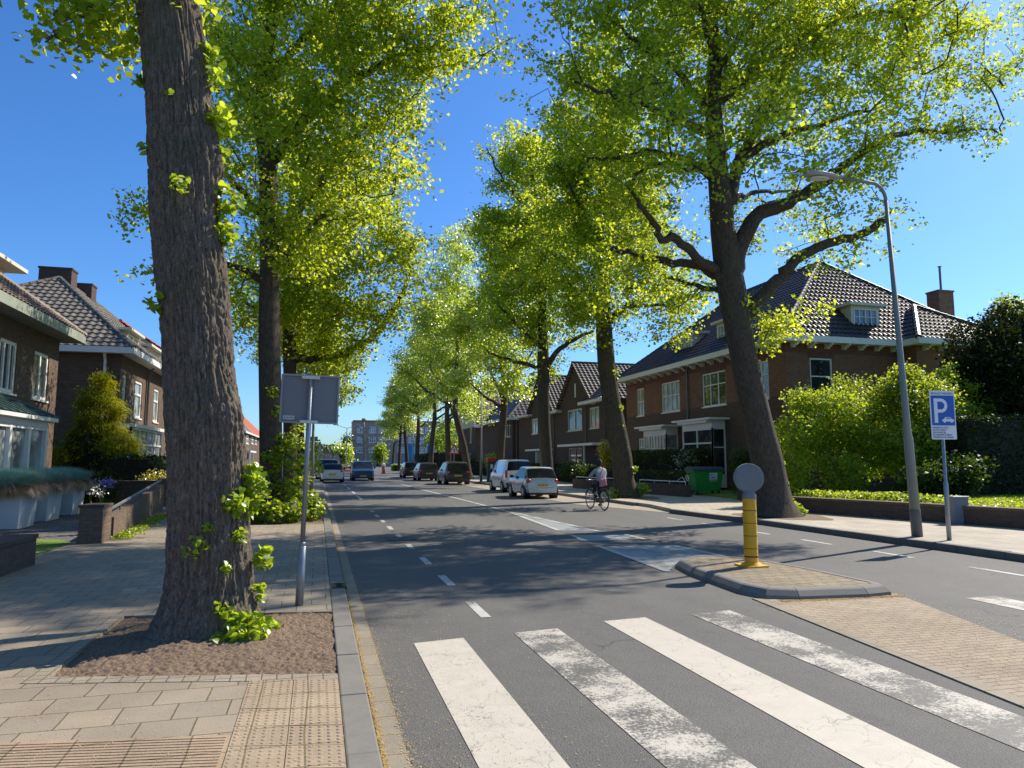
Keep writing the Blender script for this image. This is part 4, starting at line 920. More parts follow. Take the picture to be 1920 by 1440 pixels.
pb(b, S, side[0][0]-.1, side[0][1]+.1, side[0][3]+.003, side[0][3]+.22, -.02, .012)
b.build('soldier_course', M['dentil'], hR)
for o_ in ops: window(hR, W, o_[0], o_[1], o_[2], o_[3], o_[4], o_[5], o_[6], gl='glass' if o_[4] == 3 else 'glass_curtain')
for o_ in side: window(hR, S, o_[0], o_[1], o_[2], o_[3], 1, .42)
rf = hip_roof(hR, 18.95, BX+.5, SY-.55, EY+.5, 6.98, 25.0, 31.0, 38.6, 11.9, 'tile_dark')
# wing roof with its own small hip
b = MB(); pk = (27.4, SY+.9, 8.95); A, B_ = (25.2, SY-1.45, 6.98), (BX+.5, SY-1.45, 6.98); pk2 = (28.2, SY+3, 8.95)
roof_plane(b, A, B_, pk, pk); roof_plane(b, (25.2, SY-1.45, 6.98), (25.2, SY+1.2, 6.98), pk, (27.4, SY+1.4, 8.95)); roof_plane(b, (BX+.5, SY-1.45, 6.98), (BX+.5, SY+4, 6.98), pk, pk2)
caps(b, A, pk, .13); caps(b, B_, pk, .13); wr = b.build('wing_roof', M['tile_dark'], hR)
g = MB(); g.box(25.17, SY-1.5, 6.74, BX+.53, SY-1.38, 7.01); g.box(25.17, SY-1.38, 6.74, 25.29, SY-.6, 7.01); g.box(25.3, SY-1.37, 6.76, BX+.5, SY-.6, 6.79); g.build('gutter', M['white'], wr)
# stepped brackets under the eaves
def bracket(parent, F, a):
    b = MB()
    for k in range(3): pb(b, F, a-.07, a+.07, 6.74-.07*(k+1), 6.74-.07*k-(.002 if k else 0), .0, .5-.14*k)
    b.build('eaves_bracket', M['cream'], parent)
y = SY+.3
while y < EY: bracket(hR, W, y); y += .92
for x in np.arange(WX+.3, 25.5, .88): bracket(hR, S, x)
for x in np.arange(26.0, BX, .88): bracket(hR, ('y', SY-.9, -1), x)
downpipe(hR, W, 35.1, .2, 6.8)
dl = AY(1600, 575, SY+.2); dr = AY(1646, 609, SY+.2)
dormer(hR, ('y', SY+.2, -1), dl[0]-.12, dr[0]+.12, dr[2]-.05, dl[2]+.05, 1.6, 2, 1)
dd = [(AX(1266, 640, 20.1)[1], AX(1297, 640, 20.1)[1], 3), (AX(1343, 615, 20.1)[1], AX(1368, 615, 20.1)[1], 2)]
for a, c, n_ in dd: dormer(hR, ('x', 20.1, -1), min(a, c), max(a, c), 7.75, 8.75, 1.7, n_, 1)
q = AY(1762, 550, 31); chimney(hR, q[0], 31, 8, q[2], 1.0, .8, 'brick_warm', AY(1763, 498, 31)[2]-q[2]-.1)
q = AY(1701, 571, 32); chimney(hR, q[0], 32, 9, q[2], .5, .5, 'brick_warm')
# bays with flat white canopies
for (pa, pc, zt_, cols, bb, glz) in (((1228, 1272), None, 3.38, 4, 1, 'glass_curtain'), ((1303, 1361), None, 3.5, 2, 0, 'glass')):
    ya, yb = yz(pa[0], 808)[0], yz(pa[1], 838)[0]; ya, yb = max(ya, yb), min(ya, yb)
    Fb = ('x', WX-.75, -1); b = MB()
    pb(b, Fb, yb, ya, zt_, zt_+.14, -.75, .3); pb(b, Fb, yb, ya, zt_-.25, zt_, -.75, -.0); pb(b, Fb, yb, ya, .3, 1.2 if cols == 4 else .9, -.75, 0)
    bay = b.build('bay_window', M['white'], hR, bevel=.008)
    z0b = 1.2 if cols == 4 else .9
    window(bay, Fb, yb, ya, z0b, zt_-.25, cols, .38 if cols == 4 else .28, bb, 'white', glz, t=.09, d=(-.08, .0), sill=True)
    window(bay, ('y', yb, -1), WX-.75, WX, z0b, zt_-.25, 1, .38, 0, 'white', glz, t=.07, d=(-.08, .0), sill=False)
    c = MB(); pb(c, ('x', WX, -1), yb-.45, ya+.45, zt_+.14, zt_+.24, 0, 1.15); c.build('canopy', M['white'], bay)
adopt(hR)

# twin gabled houses farther along
hB = empty('gabled_house', (WX, 47, 0), label='pair of dark brick houses with steep street gables and black wavy tile roofs', cat='house')
b = MB(); opsB = []
def pxwin(p, q, X=WX): a, z1_ = yz(*p, X); c, _ = yz(q[0], p[1], X); z0_ = yz(*q, X)[1]; return (min(a, c), max(a, c), z0_, z1_)
for p, q in (((1064, 770), (1091, 806)), ((1105, 765), (1123, 802)), ((1066, 840), (1091, 872)), ((997, 786), (1008, 813))): opsB.append(pxwin(p, q))
g1, g2 = 53.0, 62.0
facade(b, W, 47.0, 69.5, 0, 6.1, opsB)
for gy in (g1, g2): b.poly([(WX, gy-3.3, 6.1), (WX, gy+3.3, 6.1), (WX, gy, 9.0)])
b.poly([(WX, 47, 0), (31, 47, 0), (31, 47, 6.1), (WX, 47, 6.1)]); b.poly([(WX, 69.5, 0), (31, 69.5, 0), (31, 69.5, 6.1), (WX, 69.5, 6.1)]); b.build('wall', M['brick_dark'], hB)
for gy in (g1, g2):
    gable_x(hB, WX-.3, 31, gy-4.1, gy+4.1, 5.9, gy, 9.35, 'tile_dark', tile=.34, seg=5)
b = MB(); roof_plane(b, (WX-.5, 46.6, 6.0), (31, 46.6, 6.0), (22, 49.4, 8.2), (31, 49.4, 8.2), .34, seg=4); roof_plane(b, (WX-.5, 50.5, 6.0), (WX-.5, 46.6, 6.0), (22, 49.4, 8.2), (22, 49.4, 8.2), .34, seg=4); b.build('side_roof', M['tile_dark'], hB)
for ga in ((46.4, 51.2, 5.82, 6.04), (56.3, 58.7, 5.62, 5.8), (64.8, 69.5, 5.82, 6.0)): b = MB(); pb(b, W, *ga, 0, .5); b.build('gutter', M['white'], hB)
b = MB(); pb(b, W, 52.88, 53.12, 6.6, 7.7, .0, .03); b.build('gable_slit', M['white'], hB)
b = MB(); pb(b, W, 47.2, 54.9, 2.72, 2.9, 0, .9); pb(b, W, 49.2, 49.3, .1, 2.72, .7, .8); b.build('canopy', M['white'], hB)
for k, o_ in enumerate(opsB): window(hB, W, *o_, 2 if k != 0 else 2, 0, 0, 'cream' if k < 3 else 'white', 'glass' if k in (0, 2) else 'glass_curtain', t=.11)
b = MB(); pb(b, W, 48.9, 50.6, .2, 2.6, -.05, .02); b.build('door', M['brick_dark'], hB)
downpipe(hB, W, 50.6, .2, 5.8); downpipe(hB, W, 58.2, .2, 5.6)
bay = MB(); pb(bay, W, 58.6, 64.2, 2.5, 2.66, 0, .9); pb(bay, W, 59.5, 59.62, .9, 2.5, .6, .72); pb(bay, W, 61.4, 61.5, .9, 2.5, .6, .72); pb(bay, W, 59.5, 61.5, .5, .9, 0, .72); bb_ = bay.build('bay_window', M['white'], hB)
g = MB(); pb(g, W, 59.62, 61.4, .9, 2.5, 0, .6); g.build('pane', M['glass_curtain'], bb_)
adopt(hB)
hC = empty('hipped_house', (WX, 72, 0), label='dark brick house with a tall hipped roof showing between two lime trunks', cat='house')
b = MB(); oC = [pxwin((945, 796), (949, 819)), pxwin((950, 797), (953, 819)), pxwin((954, 797), (957, 819))]
facade(b, W, 72, 86, 0, 6.1, oC); b.poly([(WX, 72, 0), (30, 72, 0), (30, 72, 6.1), (WX, 72, 6.1)]); b.build('wall', M['brick_dark'], hC)
for o_ in oC: window(hC, W, *o_, 1, 0, 0, 'cream', 'glass', t=.12)
hip_roof(hC, WX-.6, 30.6, 71.4, 86.5, 6.1, 25, 79, 82, 11.6, 'tile_dark', tile=.5, seg=4, course=.5)
downpipe(hC, S := ('y', 72, -1), WX+.4, .2, 5.9, 'zinc'); adopt(hC)
hD = empty('gabled_house', (WX, 90, 0), label='brown-tiled house with a pale gable, farthest along the right pavement', cat='house')
b = MB(); oD = [pxwin((881, 800), (884, 830)), (93, 94.5, .9, 2.6)]; facade(b, W, 90, 102, 0, 6.0, oD); b.poly([(WX, 90, 0), (31, 90, 0), (31, 90, 6), (WX, 90, 6)]); b.build('wall', M['brick_left'], hD)
b = MB(); b.poly([(WX, 90, 6), (WX, 102, 6), (WX, 97.5, 11), (WX, 94.5, 11)]); b.build('gable', M['cream'], hD)
for o_ in oD: window(hD, W, *o_, 1, 0, 0, 'white', 'glass_curtain', t=.12)
gable_x(hD, WX-.3, 31, 89.5, 102.5, 6.0, 96, 12.0, 'tile_brown', tile=.6, seg=4); adopt(hD)

# apartment block closing the street
aY = 205.0; p = AY(661, 872, aY); q = AY(905, 872, aY); zt_ = AY(700, 790, aY)[2]
ap = empty('apartment_building', (p[0], aY, 0), label='long four-storey brick apartment block with a grey ground floor closing the street', cat='building')
F = ('y', aY, -1); opsA = []
zrow = [AY(680, y_, aY)[2] for y_ in (800, 812, 819, 830, 838, 849)]
cols_ = []
x = p[0]+1.0
xs_ = [AY(v, 820, aY)[0] for v in (669, 692, 710, 746, 766, 782, 797, 815, 833, 850, 868, 885, 900)]
for xx in xs_:
    for k in range(3): opsA.append((xx, xx+1.9, zrow[2*k+1], zrow[2*k]))
b = MB(); facade(b, F, p[0], q[0]+6, zrow[5]-1.3, zt_, opsA); b.poly([(p[0], aY, 0), (p[0], aY+12, 0), (p[0], aY+12, zt_), (p[0], aY, zt_)]); b.poly([(p[0], aY, zt_-.02), (q[0]+6, aY, zt_-.02), (q[0]+6, aY+12, zt_-.02), (p[0], aY+12, zt_-.02)]); b.build('wall', M['brick_flat'], ap)
b = MB(); pb(b, F, p[0]-.1, q[0]+6, zt_, zt_+.25, -12, .4); b.build('cornice', M['zinc'], ap)
zg = zrow[5]-1.3; b = MB(); pb(b, F, p[0]-.05, q[0]+6, -.5, zg, -12, .15); b.build('ground_floor', M['stonegrey'], ap)
for k, o_ in enumerate(opsA): window(ap, F, *o_, 3, .3, 0, 'white', 'glass_blue', t=.14, sill=True)
b = MB()
for v in (675, 700, 765, 800, 830): a_ = AY(v, 860, aY)[0]; pb(b, F, a_, a_+3, .4, zg-.8, .15, .2)
b.build('shop_window', M['glass_blue'], ap); b = MB(); a_ = AY(706, 860, aY)[0]; pb(b, F, a_, a_+2.2, 0, zg-.3, .151, .22); b.build('passage', M['black'], ap); adopt(ap)
# houses far down the street on the left side
for k, (px0, px1, ytop, yeave, Y, mt, rm, lab) in enumerate([(592, 606, 830, 852, 100, 'cream', 'tile_dark', 'white rendered gabled house just past the parked cars'), (607, 615, 838, 854, 128, 'brick_pale', 'tile_dark', 'narrow gabled house next to the white rendered one'), (615.5, 623, 839, 855, 145, 'brick_pale', 'tile_brown', 'second narrow gabled house of the far row'), (624, 638, 846, 861, 168, 'brick_pale', 'tile_grey', 'low pale brick house at the end of the far row')]):
    a_, c_ = AY(px0, 870, Y)[0], AY(px1, 870, Y)[0]; zr, ze = AY(px0, ytop, Y)[2], AY(px0, yeave, Y)[2]
    e = empty('row_house', (a_, Y, 0), label=lab, cat='house', group='houses far down the street')
    Fh = ('y', Y, -1); Fe = ('x', c_, 1); b = MB(); o2 = [((a_*.3+c_*.7), c_-.25, ze-1.9, ze-.7)]
    facade(b, Fh, a_, c_, 0, ze, o2); b.poly([(a_, Y, ze), (c_, Y, ze), ((a_+c_)/2, Y, zr)]); o3 = [(Y+1.5, Y+3.5, ze-2, ze-.7), (Y+5.5, Y+7.5, ze-2, ze-.7), (Y+1.5, Y+3.5, .8, 2.4)]; facade(b, Fe, Y, Y+10, 0, ze, o3)
    b.build('wall', M[mt], e)
    for o_ in o2: window(e, Fh, *o_, 2, 0, 0)
    for o_ in o3: window(e, Fe, *o_, 2, 0, 0)
    gable_y(e, a_-.3, c_+.3, Y-.3, Y+10.5, ze, (a_+c_)/2, zr, rm, tile=1.0, seg=3); adopt(e)

# left: first house with the copper-roofed bay
LXW = -8.6
E1 = ('x', LXW, 1); h1 = empty('brick_house', (LXW, 26, 0), label='dark brick house with a white bay and green copper bay roof, nearest on the left', cat='house')
yc1 = AX(112, 640, LXW)[1]
def pw(p, q): return pxwin(p, q, LXW)
o1 = [pw((2, 632), (35, 700)), pw((66, 655), (94, 722))]; o1 = [(o_[0], o_[1], 3.55, 5.05) for o_ in o1]; o1.append((o1[0][0]-6, o1[0][0]-3, 3.55, 5.05))
b = MB(); facade(b, E1, 8, yc1, 0, 5.85, o1); b.poly([(LXW, yc1, 0), (-20, yc1, 0), (-20, yc1, 5.85), (LXW, yc1, 5.85)]); b.poly([(LXW, 8, 0), (-20, 8, 0), (-20, 8, 5.85), (LXW, 8, 5.85)]); b.build('wall', M['brick_left'], h1)
for k, o_ in enumerate(o1): window(h1, E1, *o_, 3 if k == 0 else 2, 0, 0, 'greenwhite' if k == 9 else 'white', 'glass', t=.11)
hip_roof(h1, -20.5, -7.95, 7.4, yc1+.35, 5.92, -14, 14, yc1-5.5, 10.6, 'tile_brown', fas='greenwhite', gut=.26)
dq = AX(10, 500, -10.2); dormer(h1, ('x', -10.2, 1), dq[1]-3.5, dq[1]+.0, 7.0, dq[2]-.1, 2.4, 3, 0, 'greenwhite', ov=.5)
# bay: three-sided, white, hipped copper roof
by0, by1 = AX(0, 850, -7.4)[1]-1.8, AX(88, 850, -7.4)[1]
outl = [(LXW, by1+.75), (-7.45, by1), (-7.45, by0), (LXW, by0-.75)]
def ring(b, outl, z0, z1, off=0, m=0):
    c = np.mean(outl, axis=0); P_ = [tuple(np.array(p)+np.array((off, np.sign(p[1]-c[1])*off))) for p in outl]; P_[0] = (LXW, P_[0][1]); P_[-1] = (LXW, P_[-1][1]); b.slab(P_[::-1], z0, z1)
zb0, zb1 = .95, 2.55
b = MB(); ring(b, outl, .1, zb0-.06, -.02); ob = b.build('bay_base', M['brick_dark'], h1)
b = MB(); ring(b, outl, zb0-.06, zb0, .06); ring(b, outl, zb1, zb1+.16, .02); ring(b, outl, zb1+.16, zb1+.28, .22)
def post(x, y, r=.07): b.box(x-r, y-r, zb0, x+r, y+r, zb1)
ys = np.linspace(by0, by1, 5)
for y in ys: post(-7.5, y)
post(LXW+.08, by1+.66); post(LXW+.6, by1+.36, .05); b.box(-7.56, by0, zb0, -7.44, by1, zb0+.09); b.box(-7.56, by0, zb1-.09, -7.44, by1, zb1)
bay = b.build('bay_window', M['white'], h1, bevel=.008)
b = MB(); ring(b, [(LXW, by1+.62), (-7.53, by1-.03), (-7.53, by0+.03), (LXW, by0-.6)], zb0, zb1); b.build('pane', M['glass_curtain'], bay)
b = MB(); e0, e1, e2, e3 = (LXW, by1+1.1, zb1+.29), (-7.2, by1+.2, zb1+.29), (-7.2, by0-.2, zb1+.29), (LXW, by0-1.1, zb1+.29); t0, t1 = (LXW+.02, by1-.6, zb1+.95), (LXW+.02, by0+.6, zb1+.95)
b.poly([e1, e2, t1, t0]); b.poly([e0, e1, t0]); b.poly([e2, e3, t1])
for k in range(12):
    f = k/11; b.tube([tuple(np.array(e1)*(1-f)+np.array(e2)*f+(0, 0, .015)), tuple(np.array(t0)*(1-f)+np.array(t1)*f+(0, 0, .015))], .018, 5)
b.tube([e0, t0], .03, 6); b.tube([e1, t0], .03, 6); b.build('bay_roof', M['copper'], h1)
adopt(h1)
# second house, hipped grey roof
h2 = empty('brick_house', (LXW, 36, 0), label='dark brick house with a weathered grey hipped roof and chimney behind the conifer', cat='house')
ys2 = AX(228, 660, LXW)[1]; S2 = ('y', ys2, -1)
o2 = [pw((231, 697), (238, 750)), pw((255, 705), (268, 768)), pw((290, 722), (299, 775))]; o2 = [(o_[0], o_[1], 3.7, 5.5) for o_ in o2]; o2 += [(o2[2][0]+4, o2[2][1]+4, 3.7, 5.5)]
b = MB(); facade(b, E1, ys2, ys2+17, 0, 6.45, o2); facade(b, S2, -20.5, LXW, 0, 6.45, []); b.build('wall', M['brick_left'], h2)
for o_ in o2: window(h2, E1, *o_, 1, .3, 0, 'white', 'glass_curtain', t=.12)
ez = AX(242, 647, -8.0)[2]
pk = AX(112, 522, -13.0); hip_roof(h2, -20.5, -8.0, ys2-.5, ys2+17.5, ez, -13.0, pk[1], pk[1]+8.5, pk[2], 'tile_grey', tile=.33, seg=6, fas='white', course=.4)
q = AX(106, 498, -13.2); chimney(h2, -13.3, pk[1]+.7, pk[2]-1.2, q[2]*.99, 1.5, .9)
q = AX(157, 537, -13.2); chimney(h2, -13.3, q[1], pk[2]-1.2, q[2], 1.3, .9)
a_ = AX(240, 615, -8.9)[1]; c_ = AX(262, 622, -8.9)[1]; dormer(h2, ('x', -8.9, 1), a_, c_, ez+.55, ez+1.2, 1.6, 2, 0); dormer(h2, ('x', -8.9, 1), c_+2, c_+5, ez+.45, ez+1.1, 1.6, 2, 0)
downpipe(h2, S2, AY(197, 700, ys2)[0], .2, ez-.2, 'white', .06); downpipe(h2, E1, o2[1][1]+.9, .2, ez-.2)
ya, yb = AX(246, 820, -7.8)[1], AX(304, 820, -7.8)[1]; Fb = ('x', -7.8, 1); b = MB(); z1b = AX(246, 800, -7.8)[2]
pb(b, Fb, ya, yb, z1b, z1b+.15, -.8, .12); pb(b, Fb, ya, yb, .2, 1.5, -.8, 0); bay = b.build('bay_window', M['white'], h2)
window(bay, Fb, ya, yb, 1.5, z1b, 4, .4, 0, 'white', 'glass_curtain', t=.1, d=(-.08, 0), sill=False); window(bay, ('y', ya, -1), -8.6, -7.8, 1.5, z1b, 1, .4, 0, 'white', 'glass_curtain', t=.1, d=(-.08, 0), sill=False)
adopt(h2)
h3 = empty('brick_house', (LXW, 55, 0), label='house with a red-edged gable roof showing above the grey hipped roof', cat='house')
pk = AX(228, 604, -12); lo = AX(297, 652, -8.2)
b = MB(); x0_, x1_ = -15.8, -8.2; b.poly([(x0_, pk[1], 0), (x1_, pk[1], 0), (x1_, pk[1], lo[2]), (-12, pk[1], pk[2]-.1), (x0_, pk[1], lo[2])]); b.poly([(x1_, pk[1], 0), (x1_, pk[1]+10, 0), (x1_, pk[1]+10, lo[2]), (x1_, pk[1], lo[2])]); b.build('wall', M['white'], h3)
gable_y(h3, x0_-.2, x1_+.2, pk[1]-.3, pk[1]+10, lo[2], -12, pk[2], 'tile_red', tile=.4, seg=4); adopt(h3)
# houses glimpsed between the left trunks
h4 = empty('brick_house', (LXW, 70, 0), label='brick house with a grey tiled gable seen between the two nearest left trunks', cat='house')
X4 = -8.3; a0 = AX(455, 830, X4)[1]; a1 = AX(492, 830, X4)[1]; ez = AX(455, 808, X4)[2]; F4 = ('x', X4, 1)
o4 = [pxwin((462, 815), (467, 833), X4), pxwin((472, 818), (476, 833), X4), pxwin((479, 820), (482, 834), X4)]
b = MB(); facade(b, F4, a0, a1+12, 0, ez, o4); b.poly([(X4, a0, 0), (-18, a0, 0), (-18, a0, ez), (X4, a0, ez)]); rz = AX(468, 742, -12.5)
b.poly([(X4, a0, ez), (-16.7, a0, ez), (-12.5, a0, ez+5.5)]); b.build('wall', M['brick_left'], h4)
for o_ in o4: window(h4, F4, *o_, 2, .3, 0, 'white', 'glass_curtain', t=.12)
gable_y(h4, -16.9, X4+.2, a0-.3, a0+9, ez, -12.5, ez+5.4, 'tile_grey', tile=.5, seg=4)
gable_y(h4, -16.9, X4+.2, a0+9.05, a1+12, ez, -12.5, ez+4.2, 'tile_red', tile=.5, seg=4, name='red_roof')
b = MB(); pb(b, F4, a0+1, a0+9, 2.6, 2.8, 0, .8); pb(b, F4, a0+1, a0+1.15, .3, 2.6, .6, .75); pb(b, F4, a0+5, a0+5.15, .3, 2.6, .6, .75); b.build('porch', M['white'], h4)
adopt(h4)

# ------------------------------------------------------------------ gardens
def leafbox(x0, y0, z0, x1, y1, z1, n, size, seed, thick=.10):
    rg = np.random.default_rng(seed); A = [(y1-y0)*(z1-z0), (y1-y0)*(z1-z0), (x1-x0)*(z1-z0), (x1-x0)*(z1-z0), (x1-x0)*(y1-y0)*1.3]
    f = rg.choice(5, n, p=np.array(A)/sum(A)); C = np.stack([rg.uniform(x0, x1, n), rg.uniform(y0, y1, n), rg.uniform(z0, z1, n)], 1); t = rg.normal(0, thick*.45, n)
    C[f == 0, 0] = x0+t[f == 0]; C[f == 1, 0] = x1+t[f == 1]; C[f == 2, 1] = y0+t[f == 2]; C[f == 3, 1] = y1+t[f == 3]; C[f == 4, 2] = z1+t[f == 4]
    C += .05*vnoise(C*1.7, seed)[:, None]
    return leaves(C, size, rg)
def hedge(label, x0, y0, x1, y1, z0, z1, n, size, seed, mat='leaf_dark', name='hedge', rot=0, group=None):
    e = empty(name, ((x0+x1)/2, (y0+y1)/2, z0), rot, label=label, cat='hedge', group=group); hx, hy = (x1-x0)/2, (y1-y0)/2
    V, F = leafbox(-hx, -hy, 0, hx, hy, z1-z0, n, size, seed); np_mesh('foliage', V, F, M[mat], e)
    b = MB(); b.box(-hx+.07, -hy+.07, 0, hx-.07, hy-.07, z1-z0-.07); b.build('core', M['twig'], e); return e
M['twig'] = plain('dark_twigs', (.022, .022, .014), .95, var=.5, sc=20)
def shrub(label, loc, blobs, n, size, seed, mat='leaf_bush', name='shrub', cat='shrub', stems=7, shape=4, group=None, hgt=None, flat=.9, droop=.35, core=.0):
    """blobs are offsets from loc"""
    e = empty(name, loc, label=label, cat=cat, group=group); rg = np.random.default_rng(seed)
    C = in_blobs(blobs, n, seed, flat)
    # leaves gather in sprays
    k = n//10+1; tu = in_blobs(blobs, k, seed+1, flat); C = tu[rg.integers(0, k, n)]+rg.normal(0, 1, (n, 3))*size*1.25
    C[:, 2] = np.maximum(C[:, 2], .02); V, F = leaves(C, size, rg, shape=shape, droop=droop); np_mesh('foliage', V, F, M[mat], e)
    b = MB()
    for q in range(stems):
        t = blobs[q % len(blobs)]; a = rg.uniform(0, 6.28); s0 = np.array((math.cos(a)*.12, math.sin(a)*.12, 0)); s1 = np.array(t[:3])+rg.normal(0, .15, 3); m_ = (s0+s1)/2+np.array((0, 0, .12)); b.tube([s0, m_, s1], [.03, .02, .008], 5)
    b.build('stem', M['bark'], e); return e
GZ = .14
sheet('left_garden', [(-30, -10), (LX, -10), (LX, 98), (-30, 98)], .07, M['gravel'], th=.06)
b = MB()
def patch(name, pts, z, mat): return sheet(name, pts, z, M[mat])
gp = G(0, 1060, .1)
patch('grass_strip', [tuple(G(0, 1012, .075)[:2]), tuple(G(110, 1012, .075)[:2]), tuple(G(150, 1022, .075)[:2]), tuple(G(60, 1040, .075)[:2]), tuple(G(0, 1040, .075)[:2])], .085, 'lawn')
# brick garden walls on the left
def wall_run(name, label, pts, wdt, z0, z1, mat, cap=None, cat='wall'):
    P_ = [np.array(p[:2], float) for p in pts]; e = empty(name, (*P_[0], z0), label=label, cat=cat); b = MB(); c = MB()
    for p, q in zip(P_[:-1], P_[1:]):
        d = (q-p)/np.linalg.norm(q-p); nn = np.array((-d[1], d[0]))*wdt/2
        L = [p-nn, q-nn, q+nn, p+nn]; L = [l-P_[0] for l in L]; b.slab(L, 0, z1-z0-(.06 if cap else 0))
        if cap:
            n2 = nn*1.12; L = [p-n2, q-n2, q+n2, p+n2]; L = [l-P_[0] for l in L]; c.slab(L, z1-z0-.06, z1-z0)
    b.build('brickwork', M[mat], e)
    if cap: c.build('coping', M[cap], e)
    return e
wa = G(178, 1019, ZL); wb = G(200, 1000, ZL); wc = G(305, 957, ZL)
# pier
e = empty('brick_pier', (wa[0]-.08, wa[1]+.15, ZL-.02), label='square brick pier at the end of the low garden wall', cat='pier')
b = MB(); b.box(-.2, -.2, 0, .2, .4, .68); b.build('brickwork', M['brick_wall'], e, bevel=.01); b = MB(); b.box(-.22, -.22, .68, .22, .42, .73); b.build('coping', M['brick_wall_dark'], e, bevel=.008)
b = MB(); e = empty('garden_wall', (wa[0]+.0, wa[1]+.8, ZL), label='low sloping brick garden wall with a dark rail along its top', cat='wall')
dx, dy = wc[0]-wa[0]-.25, wc[1]-wa[1]
L = [(-.15, 0), (.1, 0), (.1+dx, dy), (-.15+dx, dy)]
vs = [(x, y, -.05) for x, y in L]+[(L[0][0], L[0][1], .42), (L[1][0], L[1][1], .42), (L[2][0], L[2][1], .78), (L[3][0], L[3][1], .78)]
b.add(vs, [(3, 2, 1, 0), (4, 5, 6, 7), (0, 1, 5, 4), (1, 2, 6, 5), (2, 3, 7, 6), (3, 0, 4, 7)]); b.build('brickwork', M['brick_wall'], e)
b = MB(); b.tube([(0, 0, .56), (dx, dy, .90)], .035, 6)
for f in (.15, .5, .85): b.tube([(dx*f, dy*f, .4+.34*f), (dx*f, dy*f, .56+.34*f)], .02, 6)
b.build('handrail', M['zinc'], e)
wd = G(305, 948, ZL); wall_run('garden_wall', 'dark brick wall crossing the front garden behind the iris flowers', [wd, (-12.5, wd[1]+.5)], .3, .05, .95, 'brick_wall_dark', 'brick_wall_dark')
e = empty('brick_pier', (wd[0]+.1, wd[1], .08), label='brick pier where the cross wall meets the pavement', cat='pier'); b = MB(); b.box(-.25, -.25, 0, .25, .6, .95); b.build('brickwork', M['brick_wall'], e, bevel=.01)
q = G(20, 1078, ZL); wall_run('garden_wall', 'stub of low brick wall at the left edge of the pavement', [(q[0]-.25, q[1]+1.0), (q[0]-.25, q[1]-3.0)], .4, .08, .55, 'brick_wall_dark', 'brick_wall_dark')
# white planters with blue fescue
pls = [((0, 40), 130, 'white planter with blue fescue, front one of the three and in shadow'), (None, None, 'middle white planter of blue fescue grass with dry brown skirts'), (None, None, 'rear white planter of blue fescue beside the brick pier')]
pp = [G(34, 993, .08), G(87, 978.5, .08), G(135, 966.5, .08)]
for k in range(3):
    p = pp[k]; e = empty('planter', (p[0]-.49, p[1]+.49, .08), label=pls[k][2], cat='planter', group='white fescue planters')
    b = MB(); h = .78; s0, s1 = .47, .52
    b.add([(-s0, -s0, 0), (s0, -s0, 0), (s0, s0, 0), (-s0, s0, 0), (-s1, -s1, h), (s1, -s1, h), (s1, s1, h), (-s1, s1, h)], [(3, 2, 1, 0), (0, 1, 5, 4), (1, 2, 6, 5), (2, 3, 7, 6), (3, 0, 4, 7), (4, 5, 6, 7)]); b.build('pot', M['white'], e, bevel=.015)
    rg = np.random.default_rng(90+k)
    for nm, mt, n, z0, dr in (('grass', 'fescue', 5200, .0, 0), ('dry_grass', 'fescue_dry', 3600, -.02, 1)):
        a = rg.uniform(0, 6.28, n); r_ = .62*np.sqrt(rg.random(n)); bx_, by_ = np.cos(a)*r_, np.sin(a)*r_; out = np.stack([np.cos(a), np.sin(a)], 1)
        ln = rg.uniform(.34, .52, n); lean = (r_/.62)**1.5*(1 if not dr else 1.25)+rg.normal(0, .18, n)
        if dr: bx_, by_ = np.cos(a)*.52, np.sin(a)*.52; lean = rg.uniform(1.5, 2.9, n); ln = rg.uniform(.28, .56, n)
        B = np.stack([bx_, by_, np.full(n, h+.0+(.12 if not dr else .1))], 1); side = np.stack([-out[:, 1], out[:, 0], 0*a], 1)*.006
        mid = B+np.stack([out[:, 0]*np.sin(lean*.6), out[:, 1]*np.sin(lean*.6), np.cos(lean*.6)], 1)*(ln*.5)[:, None]
        tip_ = mid+np.stack([out[:, 0]*np.sin(lean), out[:, 1]*np.sin(lean), np.cos(lean*1.05)], 1)*(ln*.5)[:, None]
        V = np.stack([B-side, B+side, mid+side, tip_, mid-side], 1).reshape(-1, 3); i5 = np.arange(n)[:, None]*5
        F = np.concatenate([i5+np.array([0, 1, 2, 4]), ], 0); F3 = i5+np.array([4, 2, 3, 3])
        me = bpy.data.meshes.new(nm); me.from_pydata(V.tolist(), [], F.tolist()+(i5+np.array([4, 2, 3])).tolist()); me.materials.append(M[mt]); o = bpy.data.objects.new(nm, me); COL.objects.link(o); o.parent = e
